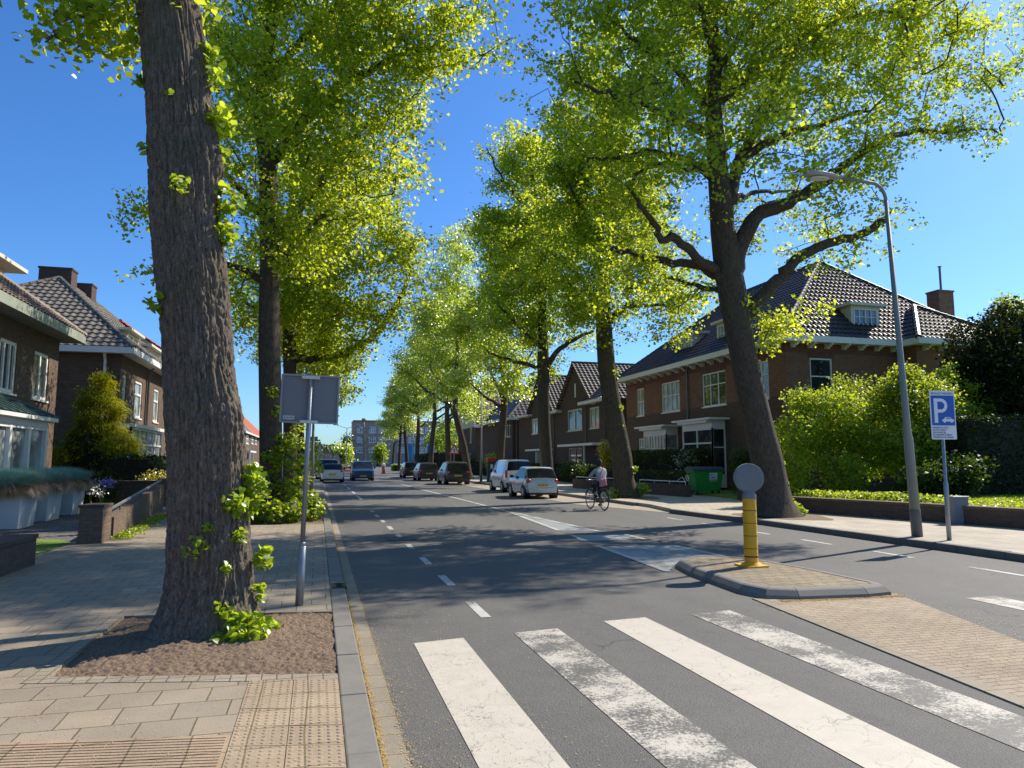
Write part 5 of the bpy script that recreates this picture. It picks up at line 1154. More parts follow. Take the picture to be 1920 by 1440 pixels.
# golden conifer built of drooping sprays
def conifer(label, loc, H, rad, n, seed, mat, size=.05, mat2=None, name='conifer'):
    e = empty(name, loc, label=label, cat='conifer'); rg = np.random.default_rng(seed); k = 260
    hz_ = H*(1-np.sqrt(rg.random(k))*.97); env = rad*(1-hz_/H)**.62*(.8+.35*vnoise(np.stack([hz_*1.4, hz_*0, hz_*0], 1), seed)); a = rg.uniform(0, 6.28, k); rr_ = env*rg.uniform(.55, 1.08, k)
    bc = np.stack([np.cos(a)*rr_, np.sin(a)*rr_, hz_+.1], 1); m_ = n//k
    C = np.repeat(bc, m_, 0); ra = np.repeat(a, m_); t = rg.random(len(C)); sp = rg.normal(0, 1, (len(C), 3))*np.array((.16, .16, .10))*(.6+rad*.25); C = C+sp
    out = np.stack([np.cos(ra), np.sin(ra), -.55+rg.normal(0, .3, len(C))], 1); out /= np.linalg.norm(out, axis=1)[:, None]; side = np.cross(out, (0, 0, 1)); side /= np.linalg.norm(side, axis=1)[:, None]+1e-6
    L = (size*2.6*rg.uniform(.6, 1.3, len(C)))[:, None]; w_ = size*.35
    V = np.stack([C, C+out*L*.5+side*w_, C+out*L-np.array((0, 0, .03)), C+out*L*.5-side*w_], 1).reshape(-1, 3); F = np.arange(len(V)).reshape(-1, 4)
    np_mesh('foliage', V, F, M[mat], e)
    b = MB(); b.tube([(0, 0, 0), (0, 0, H*.9)], [.12, .02], 7)
    for q in range(0, k, 3): b.tube([(0, 0, max(.1, bc[q][2]-.25)), tuple(bc[q])], [.025, .006], 4)
    b.build('trunk', M['bark'], e, smooth=True); return e
q = G(185, 940, .1); conifer('golden-green conifer with drooping sprays in the left front garden', (q[0]-.45, q[1]+1.2, .08), 4.85, 2.15, 46000, 5, 'conifer', .05)
q = AY(95, 870, 24); conifer('dark spreading conifer half hiding the white bay', (-7.05, 25.4, .08), 2.7, 1.1, 5000, 6, 'conifer_dark', .05)
hx = AX(255, 890, -6.2); hedge('tall dark hedge below the bay of the second left house', -8.0, hx[1]+1, -6.0, hx[1]+14, .08, 1.75, 5000, .09, 12)
q = G(290, 925, .1); shrub('bright yellow low shrub on the cross wall beside the big trunk', (wd[0]-.3, wd[1]+.9, .1), [(0, 0, .85, .35), (-.4, .2, .8, .35), (.3, .1, .8, .3)], 1500, .06, 14, 'yellow', hgt=1)
shrub('rounded olive bush behind the yellow shrub', (wd[0]-.3, wd[1]+2.6, .1), [(0, 0, .9, .7), (-.5, .2, .8, .6)], 2500, .08, 15, 'leaf_hedge')
q = AX(236, 945, -5.2)
def flower(label, x, y, h, seed, mat='petal'):
    e = empty('flowers', (x, y, .08), label=label, cat='flowers'); rg = np.random.default_rng(seed); b = MB()
    for k in range(10): a = rg.uniform(0, 6.28); b.tube([(0, 0, 0), (math.cos(a)*.1, math.sin(a)*.1, h*.6), (math.cos(a)*.14, math.sin(a)*.14, h*rg.uniform(.85, 1.1))], [.008, .006, .004], 4)
    b.build('stem', M['leaf_hedge'], e); nb = 160 if mat == 'petal' else 50; C = np.stack([rg.normal(0, .10, nb), rg.normal(0, .10, nb), h+rg.normal(0, .07, nb)], 1); V, F = leaves(C, .055, rg); np_mesh('blossom', V, F, M[mat], e)
    C = np.stack([rg.normal(0, .1, 120), rg.normal(0, .1, 120), rg.uniform(.05, h*.6, 120)], 1); V, F = leaves(C, .09, rg); np_mesh('foliage', V, F, M['leaf_hedge'], e)
flower('lilac iris flowers behind the sloping garden wall', q[0], 20.5, .95, 3); flower('small pale blossoms beside the brick pier', wa[0]-.6, wa[1]+2.2, .85, 4, 'white_petal')
C = []
rg = np.random.default_rng(44); n = 1500; t = rg.random(n); px_ = wa[0]+.3+(wc[0]-wa[0])*t*.7+rg.normal(0, .1, n); py_ = wa[1]+.5+(wc[1]-wa[1])*t*.7; V, F = leaves(np.stack([px_, py_, ZL+.02+rg.random(n)*.05], 1), .05, rg); o = np_mesh('weeds', V, F, M['leaf_bush'], kind='stuff'); tag(o, 'weeds growing at the foot of the sloping garden wall', 'weeds')

# ---- right-hand gardens
sheet('right_garden', [(15.2, 11), (60, 11), (60, 46), (19, 46), (16.9, 33), (15.2, 20)], .2, M['lawn'], th=.1)
wr0, wr1, wr2 = G(1925, 991, ZR), G(1700, 974, ZR), G(1478, 958, ZR)
wall_run('garden_wall', 'low dark brick wall with sloping coping in front of the lawn on the right', [(wr0[0]+.3, wr0[1]-5), wr0, wr1, wr2], .34, ZR-.02, .56, 'brick_wall_dark', 'brick_wall')
P_ = [(wr0[0]+.18, wr0[1]-5), (wr0[0]+.18, wr0[1]), (wr1[0]+.18, wr1[1]), (wr2[0]+.18, wr2[1]), (wr2[0]+6, wr2[1]+3), (60, wr2[1]+3), (60, wr0[1]-5)]
b = MB(); b.slab(P_, .1, .5); b.build('lawn', M['lawn'], kind='structure')
# lawn blades and ground cover
rg = np.random.default_rng(45); n = 26000; x = rg.uniform(wr0[0]+.3, wr0[0]+7, n); y = rg.uniform(wr0[1]-2, wr0[1]+6, n); V, F = leaves(np.stack([x, y, .51+rg.random(n)*.05], 1), .06, rg); o = np_mesh('grass', V, F, M['leaf_bush'], kind='stuff'); tag(o, 'short sunlit grass behind the low brick wall', 'grass')
n = 5000; t = rg.random(n); x = wr2[0]+.35+(wr1[0]-wr2[0])*t*1.1+np.abs(rg.normal(0, .5, n)); y = wr2[1]+(wr1[1]-wr2[1])*t*1.1+rg.normal(0, .2, n); V, F = leaves(np.stack([x, y, .44+rg.random(n)**2*.3], 1), .075, rg); o = np_mesh('ground_cover', V, F, M['leaf_bush'], kind='stuff'); tag(o, 'leafy ground cover spilling over the low brick wall', 'ground cover')
def blobs_at(L, o): return [(*(AY(a, c, Y)-np.array(o)), r) for a, c, Y, r in L]
o1_ = (*G(1560, 925, .5)[:2], .5); o1_ = (16.6, 20.6, .5)
shrub('broad yellow-green shrub next to the leaning trunk', o1_, blobs_at([(1560, 790, 21, 1.25), (1500, 830, 21, 1.05), (1620, 850, 20.6, 1.0), (1510, 760, 21.5, .7), (1590, 740, 21.5, .6), (1640, 780, 21, .7), (1480, 890, 20.6, .7), (1580, 890, 20, .8), (1570, 715, 21.5, .25), (1480, 745, 21.5, .25), (1620, 720, 21.5, .25)], o1_), 24000, .085, 21, 'leaf_bush', stems=14)
o2_ = (19.5, 19.5, .5)
shrub('tall yellow-green shrub with reaching branches behind the parking sign', o2_, blobs_at([(1730, 770, 20, 1.3), (1790, 790, 20, .9), (1700, 840, 19.6, 1.1), (1760, 860, 19.5, .9), (1700, 720, 20.5, .7), (1770, 715, 20.5, .5), (1840, 770, 20, .4), (1690, 700, 20.6, .4), (1660, 740, 20.6, .6), (1820, 730, 20, .35), (1860, 768, 20, .2), (1780, 690, 20.6, .25)], o2_), 26000, .085, 22, 'leaf_bush', stems=14)
o3_ = (19.6, 17.6, .5)
shrub('dark glossy rhododendron with a few pale flowers at the lawn edge', o3_, blobs_at([(1800, 890, 17.4, .6), (1760, 900, 17.5, .55), (1830, 880, 17.6, .4), (1720, 905, 17.8, .5)], o3_), 7000, .09, 23, 'leaf_hedge', stems=6)
rg = np.random.default_rng(46)
qh = G(1800, 931, .5); hedge('high dark clipped hedge closing the lawn on the right', qh[0], qh[1]-.4, qh[0]+9, qh[1]+1.2, .45, 3.0, 16000, .08, 24)
o4_ = (25.5, 20.5, .45)
shrub('large dark evergreen tree above the clipped hedge', o4_, blobs_at([(1880, 720, 20.5, 1.9), (1850, 660, 21, 1.5), (1910, 640, 21, 1.6), (1830, 690, 21, 1.1), (1890, 600, 21, .9), (1940, 700, 20, 2), (1850, 780, 20.5, 1.4), (1900, 790, 20.5, 1.6), (1820, 740, 21, 1.0)], o4_), 30000, .11, 25, 'conifer_dark', name='evergreen_tree', cat='tree', stems=12, droop=-.1)
o5_ = (29.0, 22.5, .45)
shrub('airy bright tree top behind the dark evergreen', o5_, blobs_at([(1905, 590, 22.5, .8), (1880, 572, 22.5, .4), (1920, 620, 22.5, .7), (1900, 640, 22, .7)], o5_), 3500, .11, 26, 'leaf_bush', name='garden_tree', cat='tree', stems=6)
# house-front garden: low wall, white rails, hedges
def gx(px, py, z=ZR): return G(px, py, z)
la, lb = gx(1292, 932), gx(1068, 915)
wall_run('garden_wall', 'low dark brick wall under the white rail in front of the corner house', [(la[0], la[1]), (lb[0]+.3, lb[1])], .26, ZR-.02, .62, 'brick_wall_dark')
def rail(label, p, q, z, scroll=1):
    p, q = np.array(p[:2]), np.array(q[:2]); e = empty('railing', (*p, z-.3), label=label, cat='railing', group='white garden rails'); d = q-p; b = MB()
    b.tube([(0, 0, .42), (d[0], d[1], .42)], .022, 6)
    for f in (0, .33, .66, 1): b.tube([(d[0]*f, d[1]*f, 0.0), (d[0]*f, d[1]*f, .42)], .015, 5)
    u = d/np.linalg.norm(d)
    if scroll:
        pts = []
        for k in range(20):
            a = k*.42; r_ = .15*(1-k/24); pts.append((u[0]*(-.12+r_*math.cos(a))*1., u[1]*(-.12+r_*math.cos(a)), .55+r_*math.sin(a)))
        b.tube(pts, .014, 5); b.tube([(0, 0, .42), (u[0]*.25, u[1]*.25, .62), (u[0]*.6, u[1]*.6, .46)], .014, 5)
    b.build('rail', M['white'], e)
pA = np.array(la[:2]); pB = np.array((lb[0]+.3, lb[1])); 
def on(f): return pA*(1-f)+pB*f
rail('white rail with a scroll end beside the green waste container', on(.02), on(.36), .62); rail('white garden rail between the cyclist and the silver car', on(.5), on(.98), .62)
hedge('tall green hedge below the square bay window', 17.9, 31.5, 18.6, 41.5, .1, 2.15, 9000, .09, 31, 'leaf_hedge')
hedge('lower dark hedge in front of the tall green one', 17.1, 30.8, 17.8, 40, .1, 1.45, 6000, .08, 32)
hedge('narrow light-green hedge row behind the rail', 16.5, 30.2, 16.95, 36.5, .1, 1.05, 3500, .07, 33, 'leaf_hedge')
hedge('dark hedge bordering the next front garden', 17.2, 43.5, 18.0, 58, .1, 1.3, 5000, .1, 34)
hedge('dark hedge farther up the street past the pay machine', 16.2, 60, 17.2, 84, .1, 1.4, 5000, .12, 35)
hedge('squared dark hedge beside the farthest trunks', 14.5, 88, 18, 112, .1, 2.6, 5000, .18, 36)
q = AX(1290, 860, 17.4); shrub('bush with white blossoms before the large bay', (17.4, q[1], .1), [(0, 0, 1.4, .45), (.1, .4, 1.3, .4)], 1200, .07, 37, 'leaf_hedge'); rg = np.random.default_rng(47); C = rg.normal(0, .4, (160, 3))+np.array((-.15, 0, 1.45)); V, F = leaves(C, .08, rg); np_mesh('blossom', V, F, M['white_petal'], bpy.data.objects.get('shrub.%03d' % 0) or bpy.context.scene.objects[[o.name for o in bpy.data.objects if o.get('label') == 'bush with white blossoms before the large bay'][0]])
q = AX(1396, 900, 16.8); shrub('clipped brownish yew column behind the leaning trunk', (16.8, q[1], .12), [(0, 0, .5, .5), (0, 0, 1.1, .5), (0, .2, 1.7, .45), (.3, 0, 1.6, .4)], 5000, .06, 38, 'leaf_hedge', stems=4)
q = G(1400, 938, ZR); e = empty('brick_pier', (q[0], q[1], ZR), label='short dark brick pier beside the driveway', cat='pier'); b = MB(); b.box(-.25, -.25, 0, .25, .25, .75); b.box(-.28, -.28, .75, .28, .28, .82); b.build('brickwork', M['brick_wall_dark'], e, bevel=.01)
q = AX(1136, 870, 15.6); shrub('small ornamental tree with yellow and orange new leaves behind the cyclist', (q[0], q[1], .12), [(0, 0, 2.05, .42), (.1, 0, 1.7, .42), (0, 0, 1.2, .3), (0, .1, 2.35, .3)], 2400, .085, 39, 'yellow', name='ornamental_tree', cat='tree', stems=4)
q = AX(924, 862, 14.9); shrub('ball-shaped clipped green bush beside the red-topped pay machine', (q[0], q[1], .12), [(0, 0, 1.35, .75)], 2600, .09, 40, 'leaf_bush', stems=4, flat=1.)
q = AX(925, 880, 14.6); shrub('low reddish-yellow shrub next to the ball-shaped bush', (q[0], q[1]-1.5, .12), [(0, 0, .5, .45), (.4, .4, .4, .4)], 900, .09, 41, 'yellow', stems=4)
q = AX(1075, 885, 16.6); shrub('dark green shrub beyond the silver hatchback', (q[0], q[1], .12), [(0, 0, .9, .6), (0, 1.2, .8, .6), (0, -1.4, .8, .6)], 3000, .09, 42, 'leaf_hedge', stems=4)
# soil round the right-hand trunks
for t_, r_, s_ in ((tree_T1, 1.5, .5), (tree_T2, 1.5, .5)):
    pts = [(t_.location.x+.35+math.cos(a)*r_*.75*(1+.15*math.sin(3*a)), t_.location.y+math.sin(a)*r_*(1+.1*math.cos(5*a))) for a in np.linspace(0, 6.28, 20)[:-1]]
    pts = [(max(p[0], 11.2), p[1]) for p in pts]
    sheet('tree_pit_soil', pts, ZR+.004, M['soil'])

# ---- far green: wooded rise behind the houses and small trees by the apartment block
b = MB(); hn = 60; X_ = np.linspace(-400, 500, hn); vs = []
for j, (yy, hh_) in enumerate(((330, 0), (420, 7), (600, 12), (900, 14))):
    for x in X_: vs.append((x, yy, hh_*(.75+.35*math.sin(x*.012+.6)+.12*math.sin(x*.05)) if hh_ else -1))
b.add(vs, [(j*hn+i, j*hn+i+1, (j+1)*hn+i+1, (j+1)*hn+i) for j in range(3) for i in range(hn-1)]); b.build('hill', M['lawn'], kind='structure', smooth=True)
rg = np.random.default_rng(60); n = 60000; x = rg.uniform(-150, 260, n); yy = rg.uniform(300, 420, n); cl = vnoise(np.stack([x*.09, yy*.09, 0*x], 1), 7); cl2 = vnoise(np.stack([x*.3, yy*.3, 0*x], 1), 8); top = 7+4*cl+2*cl2; C = np.stack([x, yy, np.maximum(.5, top*rg.random(n)**.35)], 1)
V, F = leaves(C, 1.2, rg); o = np_mesh('distant_wood', V, F, M['leaf_hedge'], kind='stuff'); tag(o, 'distant wood rising behind the far houses', 'wood')
for k, (px, Y, H, r_, lab, mt) in enumerate([(820, 150, 9.5, 2.6, 'light green street tree before the apartment block windows', 'leaf_bush'), (845, 140, 11, 3, 'pointed young tree in front of the apartment block', 'leaf_bush'), (712, 175, 6, 1.5, 'small leafy tree at the corner of the square', 'leaf_bush'), (646, 175, 5.6, 2., 'bushy tree at the foot of the far street', 'leaf_far'), (634, 190, 5.5, 2.2, 'dense tree standing beside the bushy one down the street', 'leaf_far'), (650, 200, 9.5, 1.3, 'tall narrow tree left of the apartment block', 'leaf_hedge')]):
    x = AY(px, 870, Y)[0]; shrub(lab, (x, Y, 0), [(0, 0, H*.55, r_), (0, 0, H*.78, r_*.7), (r_*.3, 0, H*.42, r_*.7), (-r_*.4, 0, H*.5, r_*.6)], 1600, .42, 100+k, mt, name='street_tree', cat='tree', stems=3, flat=1.2)
# pollarded bare plane tree
q = AY(684, 868, 120); e = empty('pollard_tree', (q[0], q[1], 0), label='bare pollarded tree with knobbly stubs before the apartment block', cat='tree'); b = MB()
b.tube([(0, 0, 0), (-.1, 0, 3), (-.2, 0, 5.2), (-.3, 0, 8.3)], [.24, .21, .17, .11], 8); b.lathe((-.3, 0, 8.1), [(.2, 0), (.4, .2), (.25, .5)], 8)
for a, z, l in ((.3, 3.6, 2.0), (2.8, 3.9, 2.2), (.6, 5, 2.2), (2.5, 5.3, 2.3), (1.2, 6.2, 1.6), (3.5, 6.5, 1.4), (5, 4.5, 1.5)):
    c = (math.cos(a)*l, math.sin(a)*l*.5, z+l*.5); b.tube([(-.15, 0, z), (c[0]*.6, c[1]*.6, z+l*.2), c], [.09, .07, .06], 6); b.lathe((c[0], c[1], c[2]-.15), [(.08, 0), (.18, .12), (.08, .28)], 6)
b.build('trunk', M['bark_pale'], e, smooth=True)
hedge('low clipped green hedge on the roundabout', AY(738, 880, 115)[0], 115, AY(778, 880, 115)[0], 118, .0, 1.0, 2500, .16, 110, 'leaf_bush')
q = AY(775, 880, 100); shrub('yellow flowering shrubs on the central reserve', (q[0], 100, 0), [(0, 0, .4, .8), (2, 0, .4, .7), (3.6, 0, .35, .7), (-1, 1, .4, .6)], 1500, .16, 111, 'yellow', stems=4, flat=.6)

# ------------------------------------------------------------------ street furniture
M['galv'] = plain('galvanised_steel', (.30, .32, .34), .45, .55, var=.2, sc=9)
M['signback'] = plain('grey_sign_back', (.19, .20, .215), .5, .2, var=.08, sc=3)
M['signedge'] = plain('grey_sign_rim', (.28, .29, .30), .45, .3)
M['lamp_green'] = plain('grey_green_pole_paint', (.22, .235, .20), .55, var=.12, sc=4)
M['lamp_base'] = plain('dark_pole_foot', (.12, .125, .12), .6)
M['lamp_head'] = plain('lamp_head_grey', (.33, .33, .32), .45)
M['lens'] = plain('lamp_lens', (.62, .62, .58), .25)
M['yellow_ret'] = plain('amber_bollard', (.78, .42, .015), .45, var=.15, sc=8)
M['blue_sign'] = plain('blue_sign_face', (.005, .09, .42), .4, var=.04)
M['white_sign'] = plain('white_sign_face', (.74, .76, .80), .4, var=.04)
M['sign_text'] = plain('dark_sign_text', (.05, .07, .13), .5)
M['red_paint'] = plain('red_paint', (.6, .04, .03), .45)
M['orange'] = plain('orange_plastic', (.75, .17, .05), .5)
M['green_bin'] = plain('green_container', (.02, .26, .045), .45, var=.12, sc=3)
M['bin_lid'] = plain('dark_blue_lid', (.035, .045, .07), .45)
M['machine'] = plain('dark_green_cabinet', (.03, .065, .05), .45)
M['banner'] = plain('blue_banner', (.02, .28, .68), .7)
M['flagred'] = plain('red_flag_cloth', (.5, .05, .05), .7)
M['cabinet'] = plain('grey_cabinet', (.20, .215, .22), .7, var=.15, sc=7)
def text(name, body, size, loc, rot, mat, parent, ext=.001, off=0., align='LEFT', sx=1.):
    c = bpy.data.curves.new(name, 'FONT'); c.body = body; c.size = size; c.extrude = ext; c.offset = off; c.align_x = align; c.materials.append(M[mat])
    t_ = bpy.data.objects.new('tmp', c); COL.objects.link(t_); dg = bpy.context.evaluated_depsgraph_get(); me = bpy.data.meshes.new_from_object(t_.evaluated_get(dg)); bpy.data.objects.remove(t_)
    o = bpy.data.objects.new(name, me); COL.objects.link(o); o.parent = parent; o.location = loc; o.rotation_euler = rot; o.scale = (sx, 1, 1); return o
# square sign seen from behind
q = G(561, 1135, ZL); e = empty('road_sign', (q[0], q[1], ZL), label='square road sign seen from behind on a galvanised post by the kerb', cat='sign')
e.rotation_euler = (0, R(1.2), 0)
zt_ = hz0 = AY(578, 703, q[1])[2]-ZL; zb_ = AY(578, 793, q[1])[2]-ZL
b = MB(); b.tube([(0, 0, -.05), (0, 0, .62)], .042, 14); b.tube([(0, 0, .62), (0, 0, .66)], [.042, .026], 14); b.tube([(0, 0, .66), (0, 0, zt_-.015)], .026, 14); b.build('post', M['galv'], e, smooth=True)
w_ = .305; r0 = .025; b = MB(); cx0 = .0
def rrect(x0, x1, z0, z1, r, n=5):
    out = []
    for cx_, cz_, a0 in ((x1-r, z1-r, 0), (x0+r, z1-r, 90), (x0+r, z0+r, 180), (x1-r, z0+r, 270)):
        for k in range(n+1): a = R(a0+90*k/n); out.append((cx_+r*math.cos(a), cz_+r*math.sin(a)))
    return out
def panel(b, pts, y0, y1, m=0):
    n = len(pts); vs = [(p[0], y0, p[1]) for p in pts]+[(p[0], y1, p[1]) for p in pts]
    b.add(vs, [tuple(range(n)), tuple(range(n, 2*n))[::-1]]+[(i, n+i, n+(i+1) % n, (i+1) % n) for i in range(n)], m)
panel(b, rrect(-w_, w_, zb_, zt_, r0), .035, .045); pl = b.build('panel', M['signback'], e)
b = MB()
for x0, x1, z0, z1 in ((-w_-.004, -w_+.016, zb_, zt_), (w_-.016, w_+.004, zb_, zt_), (-w_+.016, w_-.016, zb_-.004, zb_+.016), (-w_+.016, w_-.016, zt_-.016, zt_+.004)): b.box(x0, .012, z0, x1, .049, z1)
b.build('rim', M['signedge'], pl, bevel=.003)
for zz in (zb_+.012, zt_-.03):
    b = MB(); b.box(-.095, -.030, zz-.016, .095, .034, zz+.016); b.build('bracket', M['lens'], e, bevel=.003)
b = MB(); b.box(-w_+.03, .033, zb_+.035, -w_+.15, .0349, zb_+.075); b.build('sticker', M['lens'], e)
b = MB(); rg = random.Random(3)
for k in range(16): x = -w_+.034+k*.007; b.box(x, .0318, zb_+.042+rg.random()*.006, x+.004, .0329, zb_+.068-rg.random()*.008)
b.build('sticker_print', M['signback'], bpy.data.objects['sticker'])
# amber bollard on the island
q = G(1409, 1060, .13); e = empty('island_bollard', (q[0], q[1], .128), label='yellow ringed bollard with a round grey head on the traffic island', cat='bollard')
d_ = q[1]; ztop = AY(1411, 869, d_)[2]-.128; zcol = AY(1411, 935, d_)[2]-.128
b = MB(); b.box(-.17, -.17, -.02, .17, .17, .012); b.lathe((0, 0, .012), [(.15, 0), (.125, .03), (.12, .03)], 24); b.build('base_plate', M['yellow_ret'], e)
b = MB()
prof = [(.097, .02)]; z_ = .02
while z_ < zcol-.02: prof += [(.097, z_+.012), (.0935, z_+.014), (.0935, z_+.019), (.097, z_+.021)]; z_ += .024
b.lathe((0, 0, 0), prof+[(.097, zcol)], 28); cl = b.build('column', M['yellow_ret'], e)
for z_ in (.24, .42, .60, .78):
    b = MB(); b.lathe((0, 0, z_), [(.0985, 0), (.0985, .008)], 28); b.build('ring', M['black'], cl)
b = MB(); b.lathe((0, 0, .12), [(.0982, 0), (.0982, .02)], 28); b.build('ring', M['black'], cl)
b = MB(); b.lathe((0, 0, zcol), [(.10, 0), (.10, .05), (.075, .11), (.075, .2)], 24)
rH = (ztop-zcol-.09)/2; cz = ztop-rH; n = 40; yaw = -PSI-.2
for prof_ in ([(-.075, rH-.03), (-.062, rH), (.062, rH), (.075, rH-.03)],):
    vs = []; 
    for y_, r_ in prof_:
        for k in range(n): a = 2*math.pi*k/n; vs.append((r_*math.cos(a), y_, cz+r_*math.sin(a)))
    fs = [(i*n+k, i*n+(k+1) % n, (i+1)*n+(k+1) % n, (i+1)*n+k) for i in range(3) for k in range(n)]+[tuple(range(n)), tuple(3*n+k for k in range(n))[::-1]]; b.add(vs, fs)
hd = b.build('head', M['cabinet'], e, bevel=.004); hd.rotation_euler.z = yaw
# street lamps
def lamp(label, x, y, z0, H, arm, lean=0., head=1., dirx=-1, rz=0., col='lamp_green', group='street lamps'):
    e = empty('street_lamp', (x, y, z0), rz, label=label, cat='street lamp', group=group); e.rotation_euler = (0, lean, rz)
    b = MB(); b.tube([(0, 0, -.05), (0, 0, .52), (0, 0, .53)], [.105, .10, .10], 14, 0); b.build('foot', M['lamp_base'], e, smooth=True)
    b = MB(); b.tube([(0, 0, .53), (0, 0, 1.95), (0, 0, 2.05), (0, 0, H-.35)], [.095, .088, .07, .038], 14)
    pts = [(0, 0, H-.36)]+[(dirx*(.3-.3*math.cos(a)), 0, H-.36+.36*math.sin(a)) for a in np.linspace(.2, 1.5, 8)]+[(dirx*arm, 0, H+.06)]
    b.tube(pts, [.036]*9+[.03], 10); p_ = b.build('pole', M[col], e, smooth=True)
    b = MB(); s = head; X0 = dirx*arm
    # flattened teardrop housing
    st = [(0., .04, .04), (.12, .07, .06), (.3, .13, .085), (.55, .155, .09), (.78, .13, .07), (.88, .06, .03)]; n = 14; vs = []
    for d, ry, rz_ in st:
        for k in range(n): a = 2*math.pi*k/n; zz = math.sin(a)*rz_; vs.append((X0+dirx*d*s, math.cos(a)*ry*s, H+.06+.03*d+(zz if zz > 0 else zz*.45)*s))
    b.add(vs, [(i*n+k, i*n+(k+1) % n, (i+1)*n+(k+1) % n, (i+1)*n+k) for i in range(len(st)-1) for k in range(n)]+[tuple(range(n)), tuple((len(st)-1)*n+k for k in range(n))[::-1]]); h = b.build('lamp_head', M['lamp_head'], e, smooth=True)
    b = MB(); b.slab([(X0+dirx*.32*s+.2*s*math.cos(a)*1.1-dirx*-.22*s, .105*s*math.sin(a)) for a in np.linspace(0, 2*math.pi, 16)[:-1]], H+.06-.055*s, H+.06-.03*s); b.build('lens', M['lens'], h)
    return e
q = G(1720, 1006, ZR); H_ = AY(1655, 340, q[1])[2]-ZR
xt = AY(1658, 345, q[1])[0]
lamp('tall grey-green street lamp beside the parking sign, its arm over the road', q[0], q[1], ZR, H_-.05, 1.05, lean=math.atan2(xt-q[0], H_), head=1.0)
q = G(584, 920, ZL); lamp('old green street lamp post behind the square sign on the left', q[0], q[1], ZL, AY(600, 612, q[1])[2]-ZL, 1.6, 0.0, 1., 1)
q = G(902, 900, ZR); q = AX(902, 890, 11.6); lamp('thin street lamp next to the red-topped pay machine', q[0], q[1], ZR, AY(898, 706, q[1])[2], 1.3, 0, 1.2, -1)
q = AX(774, 872, 11.8); lamp('distant street lamp in front of the apartment block', q[0], q[1], ZR, AY(772, 781, q[1])[2], 1.8, 0, 1.3, -1)
q = AY(649, 868, 150); e = empty('street_lamp', (q[0], q[1], 0), label='far double-armed street lamp left of the apartment block', cat='street lamp', group='street lamps'); H_ = AY(649, 803, 150)[2]; b = MB(); b.tube([(0, 0, 0), (0, 0, H_)], [.12, .07], 8); b.tube([(-2.3, 0, H_+.7), (0, 0, H_)], .05, 6); b.tube([(2.3, 0, H_+.7), (0, 0, H_)], .05, 6); b.build('pole', M['galv'], e)
for s in (-1, 1): b = MB(); b.box(s*2.2-.5, -.2, H_+.6, s*2.2+.5, .2, H_+.78); b.build('lamp_head', M['lamp_head'], e, bevel=.05)
# paid-parking sign
q = G(1780, 1013, ZR); e = empty('parking_sign', (q[0], q[1], ZR), label='blue and white paid parking sign with a large P and a car symbol', cat='sign')
top = AY(1762, 733, q[1]); bot = AY(1767, 824, q[1]); e.rotation_euler = (0, math.atan2(top[0]-q[0], top[2]-ZR), -.12)
zb_, zt_ = bot[2]-ZR, top[2]-ZR; w_ = .265
b = MB(); b.tube([(0, 0, -.05), (0, 0, 1.08), (0, 0, 1.10), (0, 0, zt_-.02)], [.042, .042, .029, .029], 12); b.build('post', M['galv'], e, smooth=True)
b = MB(); panel(b, rrect(-w_, w_, zb_, zt_, .02), -.048, -.034); pl = b.build('panel', M['white_sign'], e)
z1 = zb_+(zt_-zb_)*.285; z2 = zb_+(zt_-zb_)*.90; b = MB(); panel(b, rrect(-w_+.022, w_-.022, z1, z2, .012), -.052, -.0475); b.build('blue_field', M['blue_sign'], pl)
rot = (R(90), 0, 0); hgt = z2-z1
b = MB(); y0, y1 = -.055, -.0515; x0 = -w_+.075; st_ = .075; zb2, zt2 = z1+.07*hgt*1.2, z2-.10*hgt; Hp = zt2-zb2
b.box(x0, y0, zb2, x0+st_, y1, zt2)
ro, ri = Hp*.29, Hp*.29-.062; ccx, ccz = x0+st_+.075, zt2-ro; out = [(x0+st_-.001, zt2)]; inn = [(x0+st_-.001, zt2-.062)]
for k in range(13): a = R(90-180*k/12); out.append((ccx+ro*math.cos(a), ccz+ro*math.sin(a))); inn.append((ccx+ri*math.cos(a), ccz+ri*math.sin(a)))
out.append((x0+st_-.001, zt2-2*ro)); inn.append((x0+st_-.001, zt2-2*ro+.062))
for k in range(len(out)-1): panel(b, [out[k], out[k+1], inn[k+1], inn[k]], y0, y1)
b.build('letter', M['white_sign'], pl)
b = MB(); cx_, cz_ = .09, z1+.13*hgt; car_ = [(-.12, 0), (-.12, .035), (-.085, .05), (-.05, .088), (.045, .088), (.085, .05), (.13, .04), (.135, 0)]
panel(b, [(cx_+x, cz_+z) for x, z in car_][::-1], y0, y1)
for wx in (-.07, .08): panel(b, [(cx_+wx+.024*math.cos(a), cz_+.024*math.sin(a)) for a in np.linspace(0, 2*math.pi, 13)[:-1]], y0-.001, y1)
b.build('car_symbol', M['white_sign'], pl)
b = MB(); panel(b, [(cx_-.035, cz_+.052), (cx_-.02, cz_+.078), (cx_+.0, cz_+.078), (cx_+.0, cz_+.052)], y0-.003, y0-.0015); panel(b, [(cx_+.012, cz_+.052), (cx_+.012, cz_+.078), (cx_+.035, cz_+.078), (cx_+.055, cz_+.052)], y0-.003, y0-.0015); b.build('car_window', M['blue_sign'], pl)
text('lettering', 'BETAALD PARKEREN', .054, (0, -.049, z2+.022), rot, 'sign_text', pl, .0008, .0006, 'CENTER', .93)
text('lettering', 'PARKEER UW AUTO\nEN KOOP DIRECT\nEEN KAARTJE BIJ\nDE PARKEERAUTOMAAT\nPARKEREN IN DE VAKKEN', .046, (-w_+.025, -.049, z1-.058), rot, 'sign_text', pl, .0008, .0006, 'LEFT', .80)
